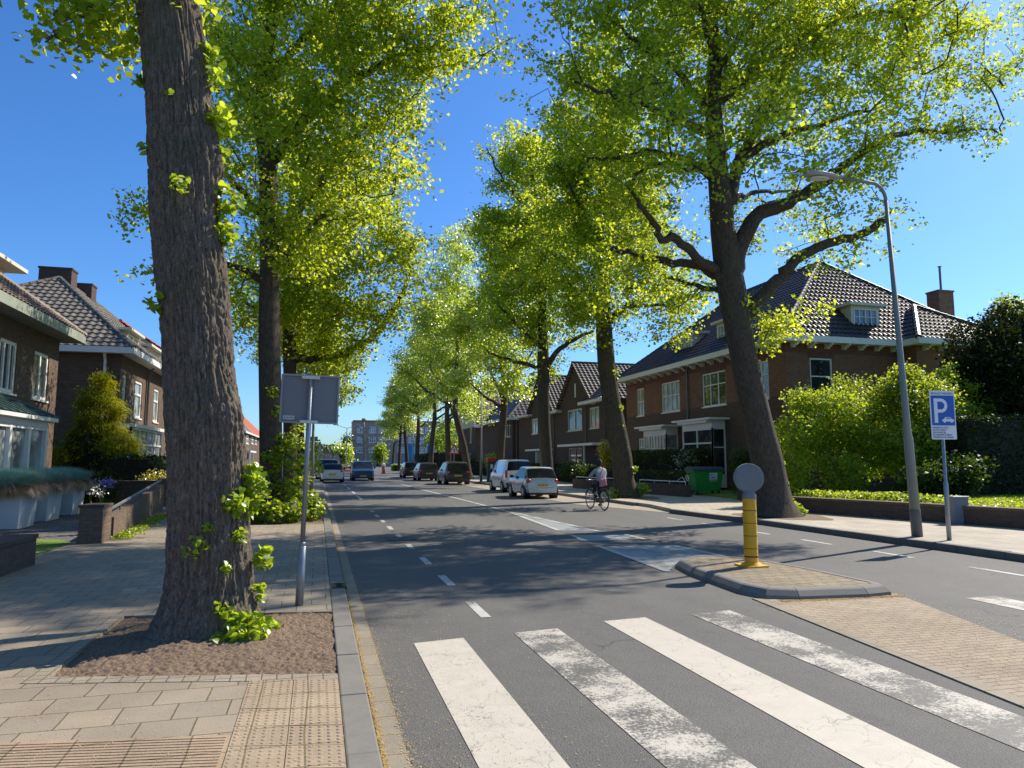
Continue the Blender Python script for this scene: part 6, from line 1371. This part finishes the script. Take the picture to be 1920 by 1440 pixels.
# utility cabinet
q = G(1803, 983, ZR); e = empty('utility_cabinet', (q[0], q[1]+.1, ZR), -.1, label='small grey concrete utility cabinet against the low wall', cat='cabinet')
b = MB(); b.box(-.2, -.14, 0, .2, .14, .62); b.build('housing', M['cabinet'], e, bevel=.008); b = MB(); b.box(-.22, -.16, .62, .22, .16, .66); b.build('lid', M['signedge'], e, bevel=.008); b = MB(); b.box(-.17, -.148, .05, .17, -.139, .58); b.build('door', M['cabinet'], e, bevel=.003)
# waste container
q = G(1333, 929, ZR); e = empty('waste_container', (q[0], q[1]+.5, ZR), -.12, label='green four-wheeled waste container with a dark lid and a white label', cat='container')
h0, h1_ = .2, 1.08; sx0, sx1, sy0, sy1 = .56, .68, .40, .50; b = MB()
b.add([(-sx0, -sy0, h0), (sx0, -sy0, h0), (sx0, sy0, h0), (-sx0, sy0, h0), (-sx1, -sy1, h1_), (sx1, -sy1, h1_), (sx1, sy1, h1_), (-sx1, sy1, h1_)], [(3, 2, 1, 0), (0, 1, 5, 4), (1, 2, 6, 5), (2, 3, 7, 6), (3, 0, 4, 7), (4, 5, 6, 7)]); b.box(-sx1-.03, -sy1-.03, h1_-.06, sx1+.03, sy1+.03, h1_)
for x in (-.4, .4): b.box(x-.02, -sy1-.01, h0+.1, x+.02, -sy0-.03, h1_-.07)
b.build('body', M['green_bin'], e, bevel=.02)
b = MB(); n = 12; vs = []
for k in range(n+1):
    t = -1+2*k/n; z = h1_+.03+.14*(1-t*t); vs += [(-sx1-.05, t*(sy1+.04), z), (sx1+.05, t*(sy1+.04), z)]
b.add(vs, [(2*k, 2*k+1, 2*k+3, 2*k+2) for k in range(n)]); b.add([v for k, v in enumerate(vs) if k % 2 == 0], [tuple(range(n+1))]); b.add([v for k, v in enumerate(vs) if k % 2], [tuple(range(n+1))[::-1]]); b.box(-sx1-.05, -sy1-.06, h1_, sx1+.05, sy1+.06, h1_+.035); b.build('lid', M['bin_lid'], e)
for x in (-.5, .5):
    for y in (-.33, .33): b = MB(); b.tube([(x-.03, y, .085), (x+.03, y, .085)], .085, 12); b.box(x-.04, y-.04, .1, x+.04, y+.04, h0+.01); b.build('castor', M['black'], e)
for s in (-1, 1): b = MB(); b.tube([(s*(sx1), -.12, .95), (s*(sx1+.1), -.12, .95), (s*(sx1+.1), .12, .95), (s*sx1, .12, .95)], .018, 6); b.build('handle', M['black'], e)
yl = -.487; b = MB(); b.add([(.02, -sy0-.075, .68), (.42, -sy0-.075, .68), (.42, -sy0-.108, .98), (.02, -sy0-.108, .98)], [(0, 1, 2, 3)]); lb_ = b.build('label_plate', M['white_sign'], e)
tl = (R(90)-.11, 0, 0)
text('lettering', 'pre\nzero', .13, (.06, -sy0-.104, .87), tl, 'sign_text', lb_, .0008, .002); text('lettering', 'RESTAFVAL', .07, (.04, -sy0-.078, .60), tl, 'white_sign', lb_, .0008, .001)
# pay machine
q = AX(913, 898, 11.75); e = empty('pay_machine', (q[0]+.3, q[1], ZR), label='dark green parking pay machine with a red top', cat='pay machine')
b = MB(); b.box(-.28, -.2, 0, .28, .2, 1.45); b.build('housing', M['machine'], e, bevel=.02); b = MB(); b.box(-.31, -.23, 1.45, .31, .23, 1.72); b.build('top', M['red_paint'], e, bevel=.03); b = MB(); b.box(-.1, -.206, .95, .1, -.2, 1.25); b.build('screen', M['white_sign'], e)
# warning triangle
q = AX(851, 888, 11.7); e = empty('warning_sign', (q[0], q[1], ZR), label='red-edged triangular warning sign between two right-hand trunks', cat='sign'); zc_ = AY(851, 845, q[1])[2]-ZR
b = MB(); b.tube([(0, 0, 0), (0, 0, zc_)], .035, 8); b.build('post', M['galv'], e)
def tri(r): return [(r*math.cos(R(a)), zc_+r*math.sin(R(a))) for a in (90, 210, 330)]
b = MB(); panel(b, tri(.62), -.07, -.04); pl = b.build('panel', M['red_paint'], e); b = MB(); panel(b, tri(.42), -.076, -.0705); b.build('face', M['white_sign'], pl); b = MB(); panel(b, [(-.05, zc_-.12), (.05, zc_-.12), (.04, zc_+.17), (-.04, zc_+.17)], -.08, -.0765); b.build('symbol', M['black'], pl)
# banners on poles, barrier, far signs
for k, (px, Y, mt, lab) in enumerate([(762, 118, 'banner', 'blue banner hanging from a white pole, left of two'), (800, 105, 'banner', 'larger blue banner on a white pole between the trunks'), (779, 118, 'flagred', 'white pole with a small red flag between the blue banners')]):
    q = AY(px, 872, Y); e = empty('banner_pole', (q[0], Y, 0), label=lab, cat='banner', group='banners on poles'); b = MB(); H_ = AY(px, 832, Y)[2]; b.tube([(0, 0, 0), (0, 0, H_)], .06, 8); b.build('pole', M['white'], e)
    b = MB(); n = 8; wd_ = 1.1 if mt == 'banner' else .5; zl = H_-4.3 if mt == 'banner' else H_-1.6; vs = []
    for i in range(n+1): x = .08+wd_*i/n; y = .1*math.sin(i*.9); vs += [(x, y, zl-.1*i/n), (x, y, H_-.25*i/n)]
    b.add(vs, [(2*i, 2*i+2, 2*i+3, 2*i+1) for i in range(n)]); b.build('cloth', M[mt], e)
q = AY(719, 880, 92); e = empty('traffic_beacon', (q[0], 92, 0), label='orange and white traffic island beacon at the junction', cat='bollard'); b = MB(); b.lathe((0, 0, 0), [(.3, 0), (.3, .1), (.2, .12), (.2, .95)], 14); b.build('column', M['orange'], e); b = MB(); b.tube([(0, 0, .95), (0, 0, 2.6)], .04, 6); b.lathe((0, 0, .95), [(.22, 0), (.24, .25), (.1, .35)], 14); b.build('head', M['white_sign'], e)
q = AY(648, 882, 105); e = empty('traffic_barrier', (q[0], 105, 0), label='small orange works barrier beside the far parked cars', cat='barrier'); b = MB(); b.box(-.7, -.05, .5, .7, .05, .8); b.box(-.7, -.05, .15, .7, .05, .35)
for s in (-.6, .6): b.box(s-.04, -.25, 0, s+.04, .25, .12); b.box(s-.03, -.03, .1, s+.03, .03, 1.0)
b.build('board', M['orange'], e)
q = AX(585, 835, -.4); e = empty('street_sign', (q[0], q[1], ZL), label='small blue sign on the lamp post line behind the square sign', cat='sign'); b = MB(); z_ = AY(588, 826, q[1])[2]-ZL; b.tube([(0, 0, 0), (0, 0, z_+.3)], .03, 6); b.build('post', M['galv'], e); b = MB(); b.box(-.3, -.05, z_-.05, .35, -.03, z_+.25); b.build('panel', M['blue_sign'], e)

# ------------------------------------------------------------------ vehicles
M['car_silver'] = plain('silver_blue_car_paint', (.50, .56, .56), .28, .2, var=.03, coat=1.)
M['car_white'] = plain('white_car_paint', (.82, .80, .76), .25, 0, var=.03, coat=1.)
M['car_cream'] = plain('cream_white_car_paint', (.72, .72, .64), .25, 0, var=.03, coat=1.)
M['car_blue'] = plain('dark_blue_car_paint', (.012, .035, .08), .35, .1, var=.03, coat=.3)
M['car_black'] = plain('black_car_paint', (.016, .018, .024), .3, .1, var=.03, coat=.4)
M['car_grey'] = plain('dark_grey_car_paint', (.04, .042, .048), .3, .1, var=.03, coat=.4)
M['tyre'] = plain('tyre_rubber', (.022, .022, .023), .85); M['rim'] = plain('alloy_rim', (.4, .4, .42), .35, .6)
M['carglass'] = glassmat('car_glass', (.016, .02, .022), .06); M['carglass'].node_tree.nodes['Principled BSDF'].inputs['IOR'].default_value = 1.4
M['tail'] = plain('red_tail_lamp', (.55, .02, .02), .2, coat=1.); M['headlamp'] = plain('clear_headlamp', (.6, .62, .65), .12, coat=1.)
M['plate'] = plain('yellow_number_plate', (.80, .50, .03), .4, var=.03); M['plate_mark'] = plain('plate_characters', (.10, .08, .03), .5)
def make_car(name, label, cat, loc, rz, L, Wd, H, top, belt, cabin, paint, hatch=True, lights='low', s=1., group='parked cars', mats=None, wheel=.30):
    """x forward. top: [(x, z)] upper silhouette, belt: shoulder height, cabin: (rear glass end, roof rear, roof front, screen foot)"""
    e = empty(name, loc, rz, label=label, cat=cat, group=group); e.scale = (s, s, s)
    xs_ = sorted({*[t[0] for t in top], *np.linspace(-L/2, L/2, 17).round(3), *cabin}); tz = np.interp(xs_, [t[0] for t in top], [t[1] for t in top]); hw = Wd/2
    xr, r0_, r1_, xf = cabin; rows = []; npt = 9
    for x, z in zip(xs_, tz):
        k = abs(x)/(L/2); w_ = hw*(1-.14*max(0, k-.72)/.28*max(0, k-.72)/.28*4*.5); w_ = hw*(1-.13*max(0., (k-.7)/.3)**2)
        bl = min(belt, z-.02); zc = max(z, bl+.01); g = (zc-bl)/max(.01, H-belt); g = min(1, max(0, g)); wr = w_*(1-.03-.19*g)
        zb_ = .20+.10*max(0, (k-.8)/.2)
        rows.append([(x, 0, zb_), (x, w_*.93, zb_), (x, w_*.99, zb_+.14), (x, w_, (zb_+bl)/2+.05), (x, w_*.975, bl-.03), (x, w_*.95, bl), (x, wr, max(bl+.004, zc-.055*min(1, g*2+.2))), (x, wr*.86, zc-.01), (x, 0, zc+.012)])
    body = MB(); glass = {}; nst = len(rows); vs = [p for r in rows for p in r]; left = [(p[0], -p[1], p[2]) for p in vs]; F0 = []
    def add_to(key, quad):
        b_ = glass.setdefault(key, MB()); b_.add(quad, [(0, 1, 2, 3)])
    for i in range(nst-1):
        xm = (xs_[i]+xs_[i+1])/2
        for j in range(npt-1):
            f = (i*npt+j, i*npt+j+1, (i+1)*npt+j+1, (i+1)*npt+j); key = None
            if j == 5 and xr+.06 < xm < xf-.1:
                key = 'side_window'
            elif j in (6, 7) and xr < xm < r0_: key = 'rear_window'
            elif j in (6, 7) and r1_ < xm < xf: key = 'windscreen'
            F0.append((f, key))
    bv = []; bf = []
    for side, V_ in ((1, vs), (-1, left)):
        o_ = len(body.v); body.v.extend(V_)
        for f, key in F0:
            body.f.append(tuple(o_+k for k in (f if side < 0 else f[::-1]))); body.m.append(0)
            if key:
                q_ = [np.array(V_[k]) for k in f]; n_ = np.cross(q_[1]-q_[0], q_[3]-q_[0]); n_ = n_/(np.linalg.norm(n_)+1e-9); n_ = n_ if n_[1]*side+n_[2]*.5 > 0 or key != 'side_window' else -n_
                if key != 'side_window' and n_[2] < 0: n_ = -n_
                ctr = sum(q_)/4; q2 = [p+n_*.006 for p in q_]
                add_to(key+('L' if side > 0 and key == 'side_window' else ''), q2)
    for ends_ in (rows[0], rows[-1]):
        P2 = ends_+[(p[0], -p[1], p[2]) for p in ends_[::-1][1:-1]]; body.poly(P2 if ends_ is rows[-1] else P2[::-1])
    bm = bmesh.new(); me = bpy.data.meshes.new('body'); me.from_pydata(body.v, [], body.f); bm.from_mesh(me); bmesh.ops.remove_doubles(bm, verts=bm.verts, dist=.0008); bmesh.ops.recalc_face_normals(bm, faces=bm.faces); bm.to_mesh(me); bm.free()
    me.polygons.foreach_set('use_smooth', [True]*len(me.polygons)); me.materials.append(M[paint]); o = bpy.data.objects.new('body', me); COL.objects.link(o); o.parent = e
    md = o.modifiers.new('edge', 'EDGE_SPLIT'); md.split_angle = R(38)
    for key, b_ in glass.items(): b_.build(key.rstrip('L'), M['carglass'], o, smooth=False)
    # door seams and window pillars
    b = MB()
    for x in (cabin[1]+.1+(r1_-r0_)*.42,):
        for s_ in (-1, 1): b.box(x-.02, s_*hw*.90-.08*(s_ > 0)-.0*(s_ < 0), belt, x+.02, s_*hw*.90+.08*(s_ < 0), H-.07) if False else None
    wx = (-L/2+.62*(L/3.9), L/2-.72*(L/3.9))
    for x in wx:
        for s_ in (-1, 1):
            b = MB(); b.tube([(x, s_*(hw-.26), wheel), (x, s_*(hw+.004), wheel)], wheel+.055, 22); b.build('wheel_arch', M['black'], o)
            w2 = MB(); w2.tube([(x, s_*(hw-.2), wheel), (x, s_*(hw-.02), wheel), (x, s_*(hw+.014), wheel)], [wheel, wheel, wheel-.02], 22); wo = w2.build('wheel', M['tyre'], e)
            r_ = MB(); r_.tube([(x, s_*(hw+.0), wheel), (x, s_*(hw+.018), wheel)], wheel*.64, 16); ro_ = r_.build('rim', M['rim'], wo)
    b = MB(); xb = -L/2
    b.box(xb-.035, -hw*.84, .26, xb+.1, hw*.84, .50); b.build('rear_bumper', M[paint if hatch else 'black'], o, bevel=.03)
    b = MB(); b.box(xb-.03, -hw*.8, .17, xb+.15, hw*.8, .262); b.build('rear_valance', M['black'], o)
    b = MB(); b.box(L/2-.12, -hw*.84, .24, L/2+.03, hw*.84, .50); b.build('front_bumper', M[paint], o, bevel=.03)
    zpl = .62 if lights != 'van' else .62
    if mats == 'front':
        px_ = L/2+.036; zpl = .40
    else: px_ = xb-.04
    b = MB(); b.box(px_-.006, -.26, zpl-.055, px_+.006, .26, zpl+.055); pl_ = b.build('number_plate', M['plate'], e); b = MB(); rr_ = random.Random(L)
    sgn = 1 if mats == 'front' else -1
    for k in range(8):
        if k in (2, 5): continue
        y_ = -.2+k*.052; b.box(px_+sgn*.0065, y_, zpl-.03, px_+sgn*.009, y_+.032, zpl+.03)
    b.build('plate_marks', M['plate_mark'], pl_)
    if lights == 'low':
        for s_ in (-1, 1): b = MB(); b.lathe((xb+.10, s_*hw*.80, .80), [(.05, -.11), (.12, -.06), (.13, .02), (.08, .10)], 12); b.build('tail_light', M['tail'], e, smooth=True)
    elif lights == 'van':
        for s_ in (-1, 1): b = MB(); b.box(xb-.012, s_*hw*.86-.06, .78, xb+.1, s_*hw*.86+.06, 1.22); b.build('tail_light', M['tail'], e, bevel=.02)
    else:
        for s_ in (-1, 1): b = MB(); b.box(xb-.012, s_*hw*.78-.10, .78, xb+.16, s_*hw*.78+.10, .90); b.build('tail_light', M['tail'], e, bevel=.03)
    for s_ in (-1, 1): b = MB(); b.box(L/2-.22, s_*hw*.70-.16, .60, L/2-.02, s_*hw*.70+.16, .74); b.build('headlight', M['headlamp'], e, bevel=.04)
    for s_ in (-1, 1): b = MB(); b.box(xf-.32, s_*(hw+.10)-.08, belt+.0, xf-.2, s_*(hw+.10)+.08, belt+.14); b.build('wing_mirror', M['black' if lights != 'van' else 'black'], e, bevel=.03)
    return e
Z0 = .008
def hatchtop(L, H, belt, hood=.82): return [(-L/2, belt-.08), (-L/2+.05, belt+.02), (-L/2+.32, H-.12), (-L/2+.55, H-.02), (-.1, H), (L/2-1.75, H-.06), (L/2-1.0, belt+.02), (L/2-.45, hood), (L/2-.05, hood-.14), (L/2, hood-.22)]
qa = (G(1040, 933, Z0)+G(985, 930, Z0))/2; q1 = G(1010, 936, Z0)
L_ = 3.4; rear = G(1012, 935, Z0)
head = R(90)
a = make_car('hatchback', 'small silver-blue hatchback with round red tail lamps, parked nearest', 'car', (rear[0]+.14, rear[1]+L_*.5*.93, Z0), head+.0, L_, 1.62, 1.46, hatchtop(L_, 1.46, .92, .92), .92, (-L_/2+.05, -L_/2+.42, L_/2-1.75, L_/2-1.0), 'car_silver', s=.93)
rear = G(972, 923, Z0); L_ = 3.95
vt = [(-L_/2, 1.0), (-L_/2+.02, 1.2), (-L_/2+.09, 1.70), (-L_/2+.25, 1.80), (.2, 1.80), (.55, 1.72), (1.1, 1.08), (1.75, .92), (L_/2, .6)]
v = make_car('delivery_van', 'small white delivery van parked in front of the silver hatchback', 'van', (rear[0]+.05, rear[1]+L_*.5*.94, Z0), head, L_, 1.70, 1.80, vt, 1.1, (-L_/2+.02, -L_/2+.10, .5, 1.12), 'car_white', hatch=False, lights='van', s=.93)
for o in [x for x in bpy.data.objects if x.parent and x.parent.parent == v and x.name.startswith('side_window')]:
    bm = bmesh.new(); bm.from_mesh(o.data); bmesh.ops.delete(bm, geom=[f for f in bm.faces if f.calc_center_median().x < .15], context='FACES'); bm.to_mesh(o.data); bm.free()
b = MB(); b.box(-L_/2-.008, -.012, .5, -L_/2+.04, .012, 1.68); b.build('door_seam', M['black'], v)
b = MB(); b.box(-L_/2-.03, -.75, .42, -L_/2+.03, .75, .52); b.build('rear_sill', M['black'], v)
dark = [((857, 909), 4.0, 1.55, 'car_black', 'black compact car parked nearest of the three dark cars', 1.0), ((803, 902), 4.1, 1.50, 'car_grey', 'dark grey car parked in the middle of the three dark cars', .97), ((773, 896), 4.0, 1.5, 'car_black', 'black car parked farthest of the three dark cars', 1.0)]
for (px, L_, H_, col, lab, s) in dark:
    r_ = G(px[0]-2, px[1], Z0); make_car('parked_car', lab, 'car', (r_[0]+.15, r_[1]+L_/2, Z0), head, L_, 1.72, H_, hatchtop(L_, H_, .95, .90), .95, (-L_/2+.05, -L_/2+.45, L_/2-1.75, L_/2-1.0), col, lights='wide', s=s)
r_ = G(620, 905, Z0); L_ = 4.0
make_car('parked_car', 'cream-white hatchback parked by the left kerb', 'car', (r_[0]+.1, r_[1]+2, Z0), head, L_, 1.72, 1.42, hatchtop(L_, 1.42, .92, .88), .92, (-L_/2+.05, -L_/2+.6, L_/2-1.75, L_/2-1.0), 'car_cream', lights='wide', s=1.0)
L_ = 4.4; make_car('parked_car', 'silver estate car parked just beyond the cream hatchback', 'car', (r_[0]-.15, r_[1]+8.5, Z0), head, L_, 1.8, 1.66, hatchtop(L_, 1.66, 1.0, .95), 1.0, (-L_/2+.05, -L_/2+.5, L_/2-1.75, L_/2-1.0), 'car_silver', lights='wide', s=1.05)
f_ = G(681, 902, 0); L_ = 4.2; make_car('car', 'dark blue car driving towards the camera in mid-road', 'car', (f_[0], f_[1]+2.1, 0.004), R(-90), L_, 1.76, 1.6, hatchtop(L_, 1.6, .98, .95), .98, (-L_/2+.05, -L_/2+.5, L_/2-1.9, L_/2-.95), 'car_blue', lights='wide', s=1.0, group=None, mats='front')

# ------------------------------------------------------------------ cyclist, seen from behind
M['coat'] = plain('grey_coat_cloth', (.36, .37, .41), .9, var=.15, sc=14); M['trousers'] = plain('dark_trousers', (.03, .03, .035), .9); M['skin'] = plain('skin', (.48, .30, .22), .6, var=.05)
M['hair'] = plain('dark_hair', (.012, .010, .010), .6); M['bag'] = plain('pink_bag_cloth', (.55, .20, .22), .8, var=.1); M['bike'] = plain('black_bicycle_paint', (.015, .015, .018), .35, coat=.6); M['chrome'] = plain('chrome', (.5, .5, .5), .25, .8); M['shoe'] = plain('shoe_leather', (.04, .03, .03), .6)
cr, cf = G(1133, 957, 0), G(1108, 950, 0); hd_ = math.atan2(1.0, (cf[0]-cr[0])/(cf[1]-cr[1])); dvec = np.array((cf[0]-cr[0], cf[1]-cr[1])); dvec /= np.linalg.norm(dvec)
dvec = np.array((-.10, 1.)); dvec /= np.linalg.norm(dvec); ang = math.atan2(dvec[1], dvec[0]); S_ = .93
bike = empty('bicycle', (cr[0], cr[1], 0.002), ang, label='black city bicycle ridden away along the right side of the road', cat='bicycle'); bike.scale = (S_,)*3
wb = 1.08; rw = .35
for x in (0, wb):
    b = MB(); b.tube([(x+rw*.97*math.cos(a), 0, rw+rw*.97*math.sin(a)) for a in np.linspace(0, 2*math.pi, 37)], .021, 7, cap=False); wo = b.build('wheel', M['tyre'], bike, smooth=True)
    b = MB(); b.tube([(x+rw*.90*math.cos(a), 0, rw+rw*.90*math.sin(a)) for a in np.linspace(0, 2*math.pi, 37)], .010, 5, cap=False); b.build('rim', M['chrome'], wo)
    b = MB()
    for k in range(18): a = 2*math.pi*k/18; b.tube([(x, .03*(-1)**k, rw), (x+rw*.89*math.cos(a), 0, rw+rw*.89*math.sin(a))], .0022, 3)
    b.tube([(x, -.04, rw), (x, .04, rw)], .025, 8); b.build('spokes', M['chrome'], wo)
    b = MB(); b.tube([(x+(rw+.025)*math.cos(a), 0, rw+(rw+.025)*math.sin(a)) for a in np.linspace(R(20), R(190), 16)], [.026]*16, 5); b.build('mudguard', M['bike'], bike)
b = MB(); bb = (.46, 0, .29); seat = (.20, 0, .86); hd0 = (.92, 0, .92); hd1 = (.96, 0, .72)
for p, q, r_ in ((bb, (.26, 0, .72), .018), ((.26, 0, .72), seat, .013), (bb, hd1, .02), ((.3, 0, .62), hd0, .016), ((.965, 0, .68), (.90, 0, 1.02), .018)): b.tube([p, q], r_, 8)
for s_ in (-.055, .055): b.tube([(bb[0], s_*.5, bb[2]), (0, s_, rw)], .010, 6); b.tube([(.28, s_*.4, .66), (0, s_, rw)], .009, 6); b.tube([(.965, s_*.8, .68), (1.0, s_*.9, .55), (wb, s_, rw)], .012, 6)
b.box(.05, -.02, .25, .5, .045, .36); b.build('frame', M['bike'], bike, smooth=False)
b = MB(); b.box(-.28, -.06, .735, .22, .06, .75)
for s_ in (-.06, .06): b.tube([(-.2, s_, .735), (0, s_, rw)], .007, 5)
b.build('luggage_rack', M['bike'], bike)
b = MB(); n = 14; vs = []
b.tube([(.34, 0, .885), (.25, 0, .89), (.12, 0, .895), (.08, 0, .89)], [.025, .05, .11, .07], 10); b.build('saddle', M['black'], bike, smooth=True)
b = MB(); b.tube([(.70, -.30, 1.04), (.80, -.27, 1.06), (.90, -.08, 1.05), (.90, .08, 1.05), (.80, .27, 1.06), (.70, .30, 1.04)], .012, 7); b.build('handlebar', M['chrome'], bike, smooth=True)
for s_ in (-1, 1): b = MB(); b.tube([(.78, s_*.29, 1.05), (.68, s_*.31, 1.04)], .019, 8); b.build('grip', M['black'], bike)
b = MB(); b.tube([(.46, -.07, .29), (.46, .07, .29)], .03, 10); b.tube([(.46, .07, .29), (.40, .08, .45)], .010, 6); b.tube([(.46, -.07, .29), (.52, -.08, .13)], .010, 6); b.box(.35, .08, .44, .45, .18, .465); b.box(.47, -.18, .115, .57, -.08, .14); b.build('crank', M['black'], bike)
b = MB(); b.box(-.30, -.05, .68, -.27, .05, .73); b.build('rear_light', M['tail'], bike)
def skinned(name, nodes, edges, mat, parent, sub=2, root=0):
    me = bpy.data.meshes.new(name); me.from_pydata([n_[0] for n_ in nodes], edges, []); o = bpy.data.objects.new(name, me); COL.objects.link(o); o.parent = parent
    sk_ = o.modifiers.new('skin', 'SKIN'); sk_.use_smooth_shade = True
    for i, n_ in enumerate(nodes):
        r_ = n_[1]; me.skin_vertices[0].data[i].radius = (r_, r_) if np.isscalar(r_) else r_; me.skin_vertices[0].data[i].use_root = i == root
    if sub: ss = o.modifiers.new('sub', 'SUBSURF'); ss.levels = sub; ss.render_levels = sub
    me.materials.append(M[mat]); return o
per = empty('person', (cr[0], cr[1], 0.002), ang, label='cyclist with dark hair in a grey hooded coat riding away from the camera', cat='person'); per.scale = (S_,)*3
# pelvis, spine, head, arms to the grips, legs to the pedals
nodes = [((.20, 0, .98), (.15, .12)), ((.22, 0, 1.15), (.14, .11)), ((.27, 0, 1.34), (.165, .11)), ((.31, 0, 1.45), (.10, .07)), ((.34, 0, 1.53), .052), ((.37, 0, 1.62), (.085, .095)), ((.38, 0, 1.71), (.08, .09)),
         ((.30, .17, 1.42), .062), ((.44, .27, 1.22), .047), ((.64, .30, 1.09), .032), ((.70, .31, 1.065), .030),
         ((.30, -.17, 1.42), .062), ((.44, -.27, 1.22), .047), ((.64, -.30, 1.09), .032), ((.70, -.31, 1.065), .030),
         ((.22, .09, .93), .095), ((.57, .11, .86), .068), ((.42, .12, .56), .045), ((.36, .13, .515), .036), ((.47, .13, .48), .03),
         ((.22, -.09, .93), .095), ((.60, -.11, .68), .068), ((.50, -.12, .30), .045), ((.46, -.13, .20), .036), ((.58, -.13, .16), .03)]
edges = [(0, 1), (1, 2), (2, 3), (3, 4), (4, 5), (5, 6), (2, 7), (7, 8), (8, 9), (9, 10), (2, 11), (11, 12), (12, 13), (13, 14), (0, 15), (15, 16), (16, 17), (17, 18), (18, 19), (0, 20), (20, 21), (21, 22), (22, 23), (23, 24)]
skinned('body', nodes, edges, 'skin', per)
for s_ in (-1, 1):
    hn_ = [((.66, s_*.305, 1.08), .024), ((.71, s_*.31, 1.068), .026)]
    for k in range(4): hn_ += [((.745, s_*(.295+.012*k), 1.082-.003*k), .0095), ((.755, s_*(.297+.012*k), 1.05), .009), ((.725, s_*(.297+.012*k), 1.028), .008)]
    hn_ += [((.70, s_*.285, 1.06), .010), ((.72, s_*.278, 1.035), .009)]
    ed = [(0, 1)]+[x for k in range(4) for x in ((1, 2+3*k), (2+3*k, 3+3*k), (3+3*k, 4+3*k))]+[(1, 14), (14, 15)]
    skinned('hand', hn_, ed, 'skin', per, 1)
n2 = [((.20, 0, .97), (.17, .14)), ((.22, .10, .93), .108), ((.58, .115, .865), .080), ((.43, .125, .58), .058), ((.22, -.10, .93), .108), ((.61, -.115, .685), .080), ((.50, -.125, .31), .058)]
skinned('trousers', n2, [(0, 1), (1, 2), (2, 3), (0, 4), (4, 5), (5, 6)], 'trousers', per)
# coat: flared skirt over the saddle, torso and sleeves
n3 = [((.16, 0, .86), (.235, .19)), ((.19, 0, 1.0), (.21, .16)), ((.22, 0, 1.16), (.185, .14)), ((.27, 0, 1.33), (.225, .15)), ((.305, 0, 1.45), (.13, .10)), ((.30, .185, 1.40), .082), ((.44, .29, 1.21), .068), ((.62, .305, 1.10), .052), ((.30, -.185, 1.40), .082), ((.44, -.29, 1.21), .068), ((.62, -.305, 1.10), .052), ((.27, 0, 1.51), (.10, .06))]
skinned('coat', n3, [(0, 1), (1, 2), (2, 3), (3, 4), (3, 5), (5, 6), (6, 7), (3, 8), (8, 9), (9, 10), (4, 11)], 'coat', per)
b = MB(); b.lathe((.355, 0, 1.665), [(.02, .135), (.075, .115), (.108, .06), (.115, 0), (.108, -.06), (.085, -.11), (.06, -.14)], 18); hr_ = b.build('hair', M['hair'], per, smooth=True)
b = MB(); b.lathe((.29, 0, 1.74), [(.01, .06), (.045, .04), (.05, 0), (.03, -.04)], 12); b.build('hair_bun', M['hair'], hr_, smooth=True)
for s_, x, z in ((1, .40, .475), (-1, .52, .15)): b = MB(); b.tube([(x-.06, s_*.13, z+.02), (x+.04, s_*.13, z+.015), (x+.16, s_*.13, z)], [.045, .042, .03], 10); b.build('shoe', M['shoe'], per, smooth=True)
bg_ = empty('shoulder_bag', (cr[0], cr[1], 0.002), ang, label='pink cloth shoulder bag hanging on the back of the cyclist', cat='bag'); bg_.scale = (S_,)*3
b = MB(); b.add([(-.10, -.10, .86), (-.10, .20, .82), (.02, .20, .82), (.02, -.10, .86), (-.06, -.06, 1.14), (-.06, .15, 1.08), (.02, .15, 1.08), (.02, -.06, 1.14)], [(3, 2, 1, 0), (4, 5, 6, 7), (0, 1, 5, 4), (1, 2, 6, 5), (2, 3, 7, 6), (3, 0, 4, 7)]); b.build('pouch', M['bag'], bg_, bevel=.04)
b = MB(); b.tube([(-.02, .13, 1.08), (.08, .06, 1.25), (.19, -.06, 1.42), (.27, -.12, 1.51)], .014, 6); b.build('strap', M['bag'], bg_)
